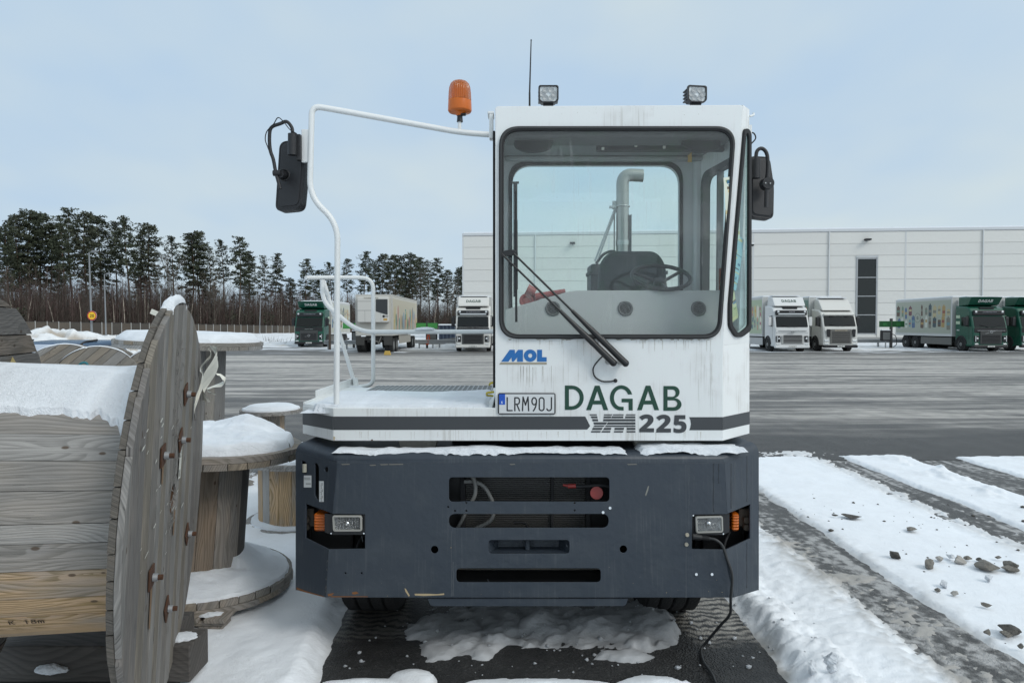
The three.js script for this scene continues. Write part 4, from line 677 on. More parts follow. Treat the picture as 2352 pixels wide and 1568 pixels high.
{   // rubber seals and panes
  const seal = shapeOf(CF, winOut, WR.map((r) => r * 1.12)); seal.holes.push(holeOf(CF, winIn, WR.map((r) => r * 0.9))); const sealM = part(cab, 'window_seal', CF.lift(extr(seal, 0.022, 0.006, 12), -0.004), M.rubber);
  const lip = shapeOf(CF, [[1149, 775], [1653, 775], [1688, 294], [1149, 294]], WR); lip.holes.push(holeOf(CF, [[1152.5, 771.5], [1649.5, 771.5], [1684, 297.5], [1152.5, 297.5]], WR)); sub(sealM, 'seal_insert', inT(CF.lift(extr(lip, 0.006, 0.002, 12), 0.016)), mat([0.04, 0.04, 0.04], 0.35));
  part(cab, 'windshield', CF.lift(new THREE.ShapeGeometry(shapeOf(CF, midline, WR), 10), 0.006), M.glassFront);
  { const s = shapeOf(CF, midline, WR), g2 = new THREE.ShapeGeometry(s, 10); setUV(g2, (x) => x / 1.3, (x, y) => y / 1.3);
    const film = canvasTex(512, 512, (c) => { const d = c.createImageData(512, 512); for (let j = 0; j < 512; j++) for (let i = 0; i < 512; i++) { const k = (j * 512 + i) * 4, r = Math.hypot(i - 205, j - 470), arc = sstep(395, 405, r) * 0.5 + 0.5, v = 22 * arc * (0.4 + 1.1 * fbm(i / 60, j / 60, 4, 61)) + 26 * sstep(0.62, 0.8, vnoise(i / 5, j / 60, 62)) * sstep(0.5, 0.75, fbm(i / 80, j / 80, 3, 63)) + (vnoise(i / 2, j / 2, 64) > 0.93 ? 22 : 0); d.data[k] = 205; d.data[k + 1] = 208; d.data[k + 2] = 205; d.data[k + 3] = clamp(v, 0, 90); } c.putImageData(d, 0, 0); });
    film.wrapS = film.wrapT = THREE.RepeatWrapping; part(cab, 'windshield_dust_haze', CF.lift(g2, 0.0075), mat([0.9, 0.9, 0.9], 0.9, { map: film, transparent: true })); }  // whitish film for dust and smears, with the reflected haze painted in
  const s2 = shapeOf(CRu, swOut, 0.03); s2.holes.push(holeOf(CRu, swIn, 0.02)); part(cab, 'window_seal', CRu.lift(extr(s2, 0.018, 0.004, 8), -0.003), M.rubber);
  part(cab, 'corner_window', CRu.lift(new THREE.ShapeGeometry(shapeOf(CRu, swIn, 0.02), 8), 0.004), M.glassTeal);
}
// stripe, lettering, number plate (measured on the enlarged front)
const zx = (x) => (1900 + x / 1.96) / 1.7415, zy = (y) => (1280 + y / 1.96) / 1.7415, Z = (l) => l.map(([x, y]) => [zx(x), zy(y)]);
decal(cab, 'stripe', CF, [[765, 956.2], [zx(865), zy(755)], [zx(903), zy(830)], [zx(880), zy(857)], [765, 987]], M.stripe);
decal(cab, 'stripe', CF, [...Z([[1680, 760], [1690, 785], [1694, 812], [1690, 838], [1681, 862]]), [1660, 987.6], [1660, 957.6]], M.stripe);
decal(cab, 'stripe', CL, [[765, 956.2], [695, 944.2], [695, 974.2], [765, 987]], M.stripe);
decal(cab, 'stripe', CRl, [[1660, 957.6], [1722, 944.7], [1722, 973.7], [1660, 987.6]], M.stripe);
function letterShapes() {
  const arc = (cx, cy, rx, ry, a0, a1, n = 14) => Array.from({ length: n + 1 }, (_, k) => { const a = a0 + (a1 - a0) * k / n; return [cx + rx * Math.cos(a), cy - ry * Math.sin(a)]; }), H = Math.PI / 2;
  const D = [[[705, 703], [705, 512], [760, 512], ...arc(760, 607, 93, 95, H, -H), [760, 703]], [[[737, 674], [758, 674], ...arc(758, 607, 63, 67, -H, H), [758, 541], [737, 541]]]];
  const A = (x) => [[[x, 705], [x + 68, 513], [x + 105, 513], [x + 173, 705], [x + 136, 705], [x + 121, 660], [x + 52, 660], [x + 37, 705]], [[[x + 62, 630], [x + 111, 630], [x + 87, 556]]]];
  const G = [[...arc(1147, 609, 89, 99, 0.28, 2 * H + H * 0.86, 26), [1166, 708], [1166, 679], ...arc(1147, 609, 57, 70, 3 * H - 0.2, 0.42, 26), [1205, 582], [1236, 582]], []];
  const G2 = [[[1150, 615], [1237, 615], [1237, 707], [1205, 707], [1205, 644], [1150, 644]], []];
  const B = [[[1478, 710], [1478, 516], [1550, 516], ...arc(1553, 564, 52, 48, H, -H * 0.85), ...arc(1560, 660, 60, 50, H * 0.8, -H), [1556, 710]], [[[1510, 682], [1553, 682], ...arc(1555, 655, 32, 27, -H, H), [1510, 628]], [[1510, 600], [1547, 600], ...arc(1548, 572, 26, 28, -H, H), [1510, 544]]]];
  return [D, A(872), G, G2, A(1271), B];
}
for (const [o, hs] of letterShapes()) decal(cab, 'lettering', CF, Z(o), M.green, 0.002, hs.map((h) => holeOf(CF, Z(h))));
{
  const blue = mat([0.012, 0.135, 0.40], 0.45), el = (cx, cy, rx, ry) => Array.from({ length: 28 }, (_, k) => [cx + rx * Math.cos(k / 28 * 6.2832), cy + ry * Math.sin(k / 28 * 6.2832)]);
  decal(cab, 'lettering', CF, Z([[205, 325], [272, 232], [312, 232], [314, 262], [338, 232], [376, 232], [376, 325], [330, 325], [331, 292], [304, 325], [290, 325], [286, 292], [262, 325]]), blue, 0.002);
  decal(cab, 'lettering', CF, Z(el(433, 278, 50, 48)), blue, 0.002, [holeOf(CF, Z(el(433, 278, 16, 17)))]);
  decal(cab, 'lettering', CF, Z([[487, 232], [526, 232], [526, 290], [562, 290], [562, 325], [487, 325]]), blue, 0.002);
  decal(cab, 'logo_underline', CF, Z([[202, 332], [563, 332], [563, 347], [189, 347]]), mat([0.33, 0.29, 0.22], 0.5), 0.002);
  // slanted lettering cut by white lines
  const bands = [[737, 746], [753, 768], [775, 792], [800, 818], [825, 836], [843, 860], [868, 880]];
  const Y = (y) => { const t = (y - 737) / 143; return t < 0.33 ? [[897 + 40 * t / 0.5, 958 + 40 * t - 4], [1012 - 20 * t, 1078 - 62 * t]] : t < 0.62 ? [[905 + 52 * t, 1078 - 92 * t]] : [[970 - 62 * t, 1060 - 78 * t]]; };
  const Mm = (y) => { const t = (y - 737) / 143; return t < 0.2 ? [[1085 - 95 * t, 1166 - 20 * t], [1186 - 60 * t, 1258]] : t < 0.7 ? [[1085 - 95 * t, 1258]] : [[1085 - 95 * t, 1098 - 38 * t], [1110 - 20 * t, 1200 - 40 * t], [1190, 1258]]; };
  const parts = []; for (const f of [Y, Mm]) for (const [y0, y1] of bands) { const a = f(y0 + 0.01), b = f(y1 - 0.01), m = f((y0 + y1) / 2); for (let k = 0; k < m.length; k++) { const p = a.length === m.length ? a[k] : m[k], q = b.length === m.length ? b[k] : m[k]; const g = new THREE.ShapeGeometry(shapeOf(CF, Z([[p[0], y0], [p[1], y0], [q[1], y1], [q[0], y1]]))); parts.push(CF.lift(g, 0.002)); } }
  part(cab, 'lettering', merge(parts), M.stripe);
  const font = await new FontLoader().loadAsync('fonts/droid/droid_sans_bold.typeface.json');
  const dig = (ch, x0, x1, y0, y1) => { const sh = font.generateShapes(ch, 100), g = new THREE.ExtrudeGeometry(sh, { depth: 0.2, bevelEnabled: true, bevelThickness: 0.05, bevelSize: 3.2, bevelSegments: 1, curveSegments: 10 }).scale(1, 1, 0.002); g.computeBoundingBox(); const b = g.boundingBox, A = CF.uv(zx(x0), zy(y1)), B = CF.uv(zx(x1), zy(y0)); g.translate(-b.min.x, -b.min.y, 0).scale((B.x - A.x) / (b.max.x - b.min.x), (B.y - A.y) / (b.max.y - b.min.y), 1).translate(A.x, A.y, 0); return part(cab, 'lettering', CF.lift(g, 0.002), M.stripe); };
  dig('2', 1286, 1405, 738, 878); dig('2', 1420, 1538, 740, 880); dig('5', 1556, 1660, 744, 884);
  const pm = mat([1, 1, 1], 0.45, { map: canvasTex(1024, 380, (c) => {
    c.fillStyle = '#cfd1d2'; c.fillRect(0, 0, 1024, 380); c.fillStyle = '#1652b8'; c.fillRect(10, 12, 118, 196); c.fillStyle = '#e8ecf4'; c.font = 'bold 58px sans-serif'; c.textAlign = 'center'; c.fillText('S', 70, 188);
    c.strokeStyle = '#123f94'; c.lineWidth = 6; c.beginPath(); c.arc(70, 75, 26, 0, 6.3); c.stroke();
    c.strokeStyle = '#18181c'; c.lineWidth = 24; c.lineJoin = 'round'; c.lineCap = 'butt'; c.strokeRect(10, 8, 1004, 364);
    const L = 72, T = 324; c.lineWidth = 25; const st = (f) => { c.beginPath(); f(); c.stroke(); };
    st(() => { c.moveTo(164, L); c.lineTo(164, T - 12); c.lineTo(262, T - 12); });
    st(() => { c.moveTo(300, T); c.lineTo(300, L + 12); c.lineTo(340, L + 12); c.quadraticCurveTo(382, L + 14, 382, L + 70); c.quadraticCurveTo(382, L + 124, 340, L + 128); c.lineTo(300, L + 128); c.moveTo(334, L + 128); c.lineTo(386, T); });
    st(() => { c.moveTo(436, T); c.lineTo(446, L); c.lineTo(490, T - 110); c.lineTo(534, L); c.lineTo(546, T); });
    st(() => { c.ellipse(644, L + 74, 40, 62, 0, 0, 6.3); }); st(() => { c.moveTo(684, L + 90); c.quadraticCurveTo(678, T - 60, 622, T); });
    st(() => { c.roundRect(734, L + 12, 84, T - L - 24, 42); });
    st(() => { c.moveTo(950, L); c.lineTo(950, T - 60); c.quadraticCurveTo(948, T - 12, 906, T - 12); c.quadraticCurveTo(874, T - 12, 868, T - 52); });
  }) });
  panel(cab, 'licence_plate', CF, Z([[180, 736], [631, 738], [631, 571], [180, 570]]), [], mat([0.02, 0.02, 0.025], 0.5), 0.006, 0.012, 0.008);
  printed(cab, 'plate_print', CF, zx(180), zx(631), zy(570), zy(737), pm, 0.0092, 0.012);
}
{   // grime: rain streaks under the window and the badge, specks along the roof edge, rust at the lower edge
  const Rg = rng(515), g1 = mat([0.50, 0.48, 0.43], 0.6), g2 = mat([0.36, 0.33, 0.28], 0.7), g3 = mat([0.60, 0.585, 0.55], 0.5);
  const streak = (x, y0, y1, w, m) => { const q = [], l = []; for (let k = 0; k <= 6; k++) { const y = mix(y0, y1, k / 6), o = (Rg() - 0.5) * 0.5, ww = w * (1 - 0.6 * k / 6) * (0.6 + 0.6 * Rg()); q.push([x + o - ww, y]); l.unshift([x + o + ww, y]); } decal(cab, 'grime_streak', CF, [...q, ...l], m, 0.0006); };
  for (let k = 0; k < 20; k++) { const x = 1190 + 90 * Rg(); streak(x, 838 + 6 * Rg(), 860 + 38 * Rg(), 0.25 + 0.5 * Rg() * Rg(), [g1, g3, g2][k % 3]); }
  for (let k = 0; k < 60; k++) { const x = 1160 + 490 * Rg(); if (x > 1375 && x < 1445) continue; streak(x, 781, 786 + 34 * Rg() * Rg(), 0.3 + 0.6 * Rg(), k % 3 ? g3 : g1); }
  for (let k = 0; k < 12; k++) { const x = 1600 + 50 * Rg(), y = 810 + 90 * Rg(); streak(x, y, y + 30 + 60 * Rg(), 0.3, g3); }
  for (let k = 0; k < 40; k++) { const x = 790 + 860 * Rg(); streak(x, 989 + 3 * Rg(), 1004 + 7 * Rg(), 0.3 + 0.7 * Rg(), k % 4 ? g3 : g1); }
  for (let k = 0; k < 70; k++) { const x = 1145 + 550 * Rg(), y = 247 + 36 * Rg() * Rg(), s = 0.3 + 0.9 * Rg() * Rg(); decal(cab, 'speck', CF, [[x, y], [x + s, y + 0.2], [x + s * 0.8, y + s * 1.6], [x - 0.2 * s, y + s]], k % 3 ? g1 : g2, 0.0006); }
  for (let k = 0; k < 26; k++) { const x = 1160 + 480 * Rg(); decal(cab, 'grime_streak', CF, [[x, 778.5], [x + 6 + 16 * Rg(), 778.5], [x + 5, 780.5 + 1.5 * Rg()]], g2, 0.0005); }
  decal(cab, 'rust_spot', CF, [[852, 1009], [856, 1008.6], [856.5, 1011.5], [851.5, 1011.5]], M.rust, 0.0006); decal(cab, 'rust_spot', CF, [[765.6, 1001], [770, 1004], [768, 1011.3], [765.6, 1011.5]], mat([0.5, 0.42, 0.28], 0.7), 0.0006);
}
{   // cab shell: roof, floor, left, rear and right walls with their windows
  const yT = CF.hit(1137, 243.5).y, yB = CF.hit(1137, 1012).y, xl = CF.hit(1137.5, 600).x, Dr = 4.55;
  const roofPts = [[xl, -3.73], [CF.hit(1707, 241).x - 0.004, -3.73], [CRu.hit(1721.5, 252).x, CRu.hit(1721.5, 252).z], [1.275, -Dr - 0.06], [xl, -Dr - 0.06]];
  const rs = new THREE.Shape(roofPts.map(([x, z]) => new THREE.Vector2(x, -z))); part(cab, 'roof', extr(rs, 0.05, 0.01).rotateX(-Math.PI / 2).translate(0, yT - 0.052, 0), M.white);
  part(cab, 'headliner', box(xl + 0.03, 1.25, yT - 0.085, yT - 0.056, -Dr + 0.03, -3.80), mat([0.24, 0.245, 0.245], 0.8));
  part(cab, 'left_wall', merge([box(xl, xl + 0.03, yB, 1.72, -Dr, -3.735), box(xl, xl + 0.03, 2.84, yT - 0.06, -Dr, -3.735), box(xl, xl + 0.03, 1.72, 2.84, -Dr, -4.45), box(xl, xl + 0.03, 1.72, 2.84, -3.85, -3.735)]), M.whiteIn);
  part(cab, 'side_window', box(xl + 0.012, xl + 0.014, 1.72, 2.84, -4.45, -3.85, 0.0005), M.glassTeal);
  part(cab, 'door_seal', box(xl - 0.014, xl - 0.001, 1.45, yT - 0.12, -3.82, -3.76), M.rubber);
  const RW = new Sheet(at(1160, 700, Dr), at(1560, 700, Dr), at(1160, 400, Dr)), x1 = RW.uv(1600, 700).x, u0 = RW.uv(1176 + (xl / Dr) * FOCAL, 700).x;
  const yUV = (y) => RW.uv(1300, 745).y + (y - EYE) * RW.v.y, rw = new THREE.Shape(); rw.moveTo(u0, yUV(1.2)); rw.lineTo(x1, yUV(1.2)); rw.lineTo(x1, yUV(yT - 0.06)); rw.lineTo(u0, yUV(yT - 0.06)); rw.closePath();
  const ro = [[1168, 740], [1568, 740], [1568, 371], [1168, 371]], ri = [[1177, 732], [1560.5, 732], [1560.5, 380], [1177, 380]], rr = [0.1, 0.1, 0.13, 0.13];
  rw.holes.push(holeOf(RW, ri, rr)); part(cab, 'rear_wall', RW.lift(extr(rw, 0.04, 0.004), -0.04), M.whiteIn);
  const rsl = shapeOf(RW, ro, rr); rsl.holes.push(holeOf(RW, ri, rr)); part(cab, 'window_seal', RW.lift(extr(rsl, 0.016, 0.004, 10), 0.001), M.rubber);
  part(cab, 'rear_window', RW.lift(new THREE.ShapeGeometry(shapeOf(RW, ri, rr), 10), -0.02), M.glassTeal);
  part(cab, 'header_rail', box(xl + 0.05, 1.24, yT - 0.115, yT - 0.087, -Dr + 0.045, -Dr + 0.10, 0.01), mat([0.33, 0.335, 0.33], 0.7));
  // right wall with a sliding window
  const sx = (z) => mix(1.335, 1.262, (-z - 3.98) / (Dr - 3.98)), SW = new Sheet(V(1.335, 1.2, -3.98), V(1.262, 1.2, -Dr), V(1.335, 3, -3.98)), W2 = (z, y) => { const q = V(sx(z), y, z).sub(SW.o); return new THREE.Vector2(q.dot(SW.u), q.dot(SW.v)); };
  const ws = roundPath(new THREE.Shape(), [W2(-3.97, yB), W2(-Dr - 0.03, yB), W2(-Dr - 0.03, yT - 0.06), W2(-3.86, yT - 0.06)], 0); const wo = [W2(-4.04, 1.92), W2(-4.44, 1.92), W2(-4.44, 2.76), W2(-3.98, 2.76)];
  ws.holes.push(roundPath(new THREE.Path(), wo, 0.09)); part(cab, 'right_wall', SW.lift(extr(ws, 0.035, 0.004), -0.0), M.white);
  const sh = new THREE.Shape(); roundPath(sh, [W2(-4.02, 1.90), W2(-4.46, 1.90), W2(-4.46, 2.78), W2(-3.96, 2.78)], 0.1); sh.holes.push(roundPath(new THREE.Path(), [W2(-4.055, 1.935), W2(-4.425, 1.935), W2(-4.425, 2.745), W2(-3.995, 2.745)], 0.08)); part(cab, 'window_seal', SW.lift(extr(sh, 0.05, 0.004), 0.0), mat([0.05, 0.05, 0.05], 0.6));
  part(cab, 'side_window', SW.lift(new THREE.ShapeGeometry(roundPath(new THREE.Shape(), wo, 0.09)), 0.012), M.glassTeal);
  part(cab, 'window_divider', box(sx(-4.25) - 0.03, sx(-4.25) + 0.01, 1.93, 2.75, -4.26, -4.235), mat([0.16, 0.16, 0.16], 0.5));
  part(cab, 'corner_pillar', box(1.195, 1.255, yB, yT - 0.06, -Dr + 0.002, -Dr + 0.07, 0.02), M.whiteIn);
  part(cab, 'floor', box(xl, 1.12, yB + 0.002, yB + 0.04, -Dr, -3.75), M.dark);
  // dashboard, ducts, seat, wheel
  const DS = new Sheet(at(1200, 760, 3.96), at(1600, 760, 3.96), at(1200, 680, 4.0)), dp = [[1160, 800], [1690, 800], [1657, 665.7], [1315, 666.5], [1169, 708], [1160, 712]];
  const dash = part(cab, 'dashboard', DS.lift(extr(shapeOf(DS, dp, [0, 0, 0.01, 0.04, 0.02, 0]), 0.05, 0.006), -0.05), mat([0.43, 0.435, 0.43], 0.75, { bumpMap: rep(grainMap, 6), bumpScale: 0.001 }));
  part(cab, 'dashboard_top', box(0.36, 1.2, 1.93, 1.985, -4.2, -4.03, 0.02), mat([0.10, 0.10, 0.10], 0.8));
  for (const px of [1270, 1436.5, 1604.6]) {
    const c = DS.uv(px, 708.8), v = sub(dash, 'air_vent', inT(DS.lift(new THREE.TorusGeometry(0.038, 0.007, 8, 28).translate(c.x, c.y, 0.004))), mat([0.11, 0.11, 0.11], 0.6));
    const l = []; for (let k = -2; k <= 2; k++) l.push(new THREE.BoxGeometry(0.066 - 0.008 * Math.abs(k), 0.004, 0.012).rotateX(0.6).rotateZ(-0.35).translate(c.x - k * 0.004, c.y + k * 0.013, 0.004)); l.push(new THREE.CircleGeometry(0.037, 24).translate(c.x, c.y, 0.0015)); sub(dash, 'vent_louvre', inT(DS.lift(merge(l))), mat([0.09, 0.09, 0.09], 0.6));
  }
  { const c = at(1472, 700, 4.40), s = new THREE.Shape(); const a = at(1389, 700, 4.40).x, b = at(1555, 700, 4.40).x, y1 = at(1472, 565, 4.40).y, y0 = at(1472, 720, 4.40).y;
    roundPath(s, [[a - 0.01, y0], [b + 0.01, y0], [b - 0.005, y1 - 0.09], [b - 0.07, y1], [a + 0.07, y1], [a + 0.005, y1 - 0.09]].map((p) => new THREE.Vector2(...p)), [0.05, 0.05, 0.07, 0.08, 0.08, 0.07]);
    const seat = part(cab, 'seat', extr(s, 0.13, 0.035, 8).translate(0, 0, -4.80), mat([0.035, 0.035, 0.036], 0.9, { bumpMap: rep(grainMap, 8), bumpScale: 0.002 })); sub(seat, 'cushion', inT(box(a, b, 1.42, 1.56, -4.40, -4.10, 0.05)), mat([0.035, 0.035, 0.036], 0.9)); }
  { const c = at(1518, 636, 4.14), q = new THREE.Quaternion().setFromEuler(new THREE.Euler(-1.08, 0, 0.06)); const place = (g) => g.applyQuaternion(q).translate(c.x, c.y, c.z), wm = mat([0.03, 0.03, 0.031], 0.55);
    const w = part(cab, 'steering_wheel', place(new THREE.TorusGeometry(0.174, 0.0125, 12, 48)), wm);
    const sp = []; for (const a of [0.5, 2.64, 4.71]) sp.push(rod(V(0.025 * Math.cos(a), 0.025 * Math.sin(a), -0.035), V(0.178 * Math.cos(a), 0.178 * Math.sin(a), 0), 0.010)); sub(w, 'spoke', inT(place(merge(sp))), wm); sub(w, 'hub', inT(place(new THREE.CylinderGeometry(0.035, 0.045, 0.05, 20).rotateX(Math.PI / 2).translate(0, 0, -0.04))), wm);
    part(cab, 'steering_column', rod(V(c.x, c.y - 0.04, c.z - 0.02), V(c.x, 1.45, c.z + 0.16), 0.035), wm); }
  const oc = mat([0.12, 0.122, 0.122], 0.8);
  part(cab, 'roof_console', box(xl + 0.05, 1.24, 2.835, 2.91, -4.0, -3.80, 0.02), oc);
  for (const px of [1225, 1610]) { const c = at(px, 330, 3.88); part(cab, 'roof_speaker', new THREE.CylinderGeometry(0.11, 0.11, 0.02, 28).scale(1, 1, 0.5).rotateX(Math.PI / 2 - 0.3).translate(c.x, c.y, c.z), M.dark); }
  { const a = at(1370, 338, 4.1), b = at(1665, 325, 4.1); part(cab, 'sun_blind', merge([box(a.x, b.x, a.y - 0.025, b.y, -4.13, -4.09, 0.01)]), mat([0.05, 0.05, 0.05], 0.7)); for (const [x, y] of [[1385, 341], [1421, 330], [1461, 334], [1526, 338], [1590, 336]]) { const p = at(x, y, 4.08); part(cab, 'blind_clip', box(p.x - 0.008, p.x + 0.008, p.y - 0.008, p.y + 0.008, -4.085, -4.075, 0.002), M.paper); } }
  { const D = 4.46; printed(cab, 'warning_sticker', new Sheet(at(1580, 350, D), at(1595, 345, D - 0.15), at(1580, 330, D)), 1580, 1590, 345, 372, mat([0.75, 0.42, 0.10], 0.6)); }
  // papers lying against the corner window
  const PM = (seed, base) => mat([1, 1, 1], 0.7, { side: THREE.DoubleSide, map: canvasTex(128, 256, (c) => { const R = rng(seed); c.fillStyle = base; c.fillRect(0, 0, 128, 256); for (let k = 0; k < 16; k++) { c.fillStyle = ['#3d6b86', '#8a9a6a', '#5a4a3a', '#c7b98a', '#39474f'][Math.floor(R() * 5)]; c.fillRect(R() * 100, R() * 240, 12 + R() * 60, 3 + R() * 12); } }) });
  const pp = [[1690, 480, 0.35, 0.16, 0.2, '#cfd3c4', 1], [1697, 600, 0.30, 0.15, -0.25, '#8fb4bd', 2], [1688, 690, 0.26, 0.14, 0.35, '#b6b28c', 3], [1706, 400, 0.24, 0.12, -0.1, '#d5d8d2', 4], [1680, 640, 0.12, 0.1, 0.1, '#a5452a', 5]];
  pp.forEach(([px, py, h, w, a, col, sd]) => { const p = CRu.hit(px, py).addScaledVector(CRu.n, -0.014 - 0.006 * sd), g = new THREE.PlaneGeometry(w, h, 2, 6); const q = g.attributes.position; for (let k = 0; k < q.count; k++) q.setZ(k, 0.004 * Math.sin(q.getY(k) * 12 + sd)); g.computeVertexNormals(); g.rotateZ(a).applyMatrix4(new THREE.Matrix4().makeBasis(CRu.u, CRu.v.y > 0 ? CRu.v : CRu.v.clone().negate(), CRu.n)).translate(p.x, p.y, p.z); const m = single('paper_sheet', ['crumpled pale paper at mid height behind the narrow corner window', 'pale blue sheet low behind the narrow corner window', 'yellowish sheet at the foot of the narrow corner window', 'white sheet at the top of the narrow corner window', 'small rust red sheet behind the narrow corner window'][sd - 1], 'paper', g, PM(sd, col)); });
}
// gutter brackets and door handles
{
  const b = at(1128, 300, 3.8); part(cab, 'roof_bracket', merge([box(-0.126, -0.104, at(1128, 318, 3.8).y, at(1128, 262, 3.8).y, -3.85, -3.79), box(-0.135, -0.100, at(1128, 262, 3.8).y, at(1128, 256, 3.8).y, -3.9, -3.79)]), M.white);
  part(cab, 'grab_handle', merge([bentTube([at(1134, 878, 3.9), at(1126, 880, 3.92), at(1124, 884, 4.0)], 0.006, 0.01, 8, 12), bentTube([at(1134, 900, 3.9), at(1118, 902, 3.92), at(1118, 908, 4.0), at(1132, 909, 4.05)], 0.006, 0.01, 8, 16)]), mat([0.55, 0.42, 0.02], 0.5));
  part(cab, 'gutter_hook', bentTube([at(1722, 267, 3.85), at(1732, 264, 3.87), at(1731, 259, 3.87)], 0.006, 0.01, 6, 12), M.white);
  part(cab, 'lamp_wire', tube([at(1722, 304, 3.9), at(1732, 306, 3.9), at(1736, 318, 3.92), at(1724, 332, 3.95)], 0.004, 16, 6), M.black);
}
// ---------------------------------------------------------------- deck beside the cab
const deck = holder(tractor, 'deck');
{
  const yd = CF.hit(765, 937).y, yb = CF.hit(765, 1012).y, xo = CL.hit(695, 932).x;
  const sh = new THREE.Shape([[CF.hit(765, 937).x + 0.002, 3.735], [-0.11, 3.735], [-0.11, 4.95], [xo + 0.004, 4.95], [xo + 0.004, 3.955]].map(([x, z]) => new THREE.Vector2(x, z)));
  part(deck, 'deck_plate', extr(sh, 0.02, 0.003).rotateX(-Math.PI / 2).translate(0, yd - 0.022, 0), M.white);
  part(deck, 'side_skirt', merge([box(xo, xo + 0.012, yb, yd + 0.006, -5.15, -3.955, 0.003), box(xo, xo + 0.01, yd, yd + 0.05, -5.15, -4.2, 0.003)]), M.white);
  const bars = []; for (let k = 0; k < 26; k++) { const x = mix(-0.98, -0.14, k / 25); bars.push(box(x - 0.004, x + 0.004, yd - 0.002, yd + 0.012, -5.0, -4.6, 0.001)); } for (let k = 0; k < 7; k++) { const z = -4.6 - 0.065 * k; bars.push(box(-0.98, -0.14, yd - 0.001, yd + 0.010, z - 0.004, z + 0.004, 0.001)); }
  part(deck, 'grating', merge(bars), M.galv);
  part(deck, 'rubber_mount', (() => { const a = at(915, 1040, 3.84), b = at(1008, 1011, 3.84); return extr(roundPath(new THREE.Shape(), [[a.x + 0.02, a.y], [b.x - 0.03, a.y], [b.x, b.y + 0.02], [a.x, b.y + 0.02]].map((p) => new THREE.Vector2(...p)), 0.012), 0.1, 0.008).translate(0, 0, -3.91); })(), mat([0.30, 0.29, 0.26], 0.85, { bumpMap: rep(lumpMap, 6), bumpScale: 0.004 }));
  part(deck, 'rubber_mount', (() => { const a = at(1455, 1040, 3.84), b = at(1568, 1011, 3.84); return extr(roundPath(new THREE.Shape(), [[a.x + 0.02, a.y], [b.x - 0.02, a.y], [b.x, b.y + 0.02], [a.x - 0.01, b.y + 0.02]].map((p) => new THREE.Vector2(...p)), 0.012), 0.1, 0.008).translate(0, 0, -3.91); })(), mat([0.27, 0.265, 0.24], 0.85, { bumpMap: rep(lumpMap, 6), bumpScale: 0.004 }));
  part(deck, 'cooler', merge([box(at(1035, 0, 3.95).x, at(1405, 0, 3.95).x, 1.10, 1.175, -4.2, -3.98), ...Array.from({ length: 3 }, (_, k) => box(at(1035, 0, 3.95).x, at(1405, 0, 3.95).x, 1.125 + 0.016 * k, 1.129 + 0.016 * k, -3.98, -3.972, 0.0005))]), M.dark);
}
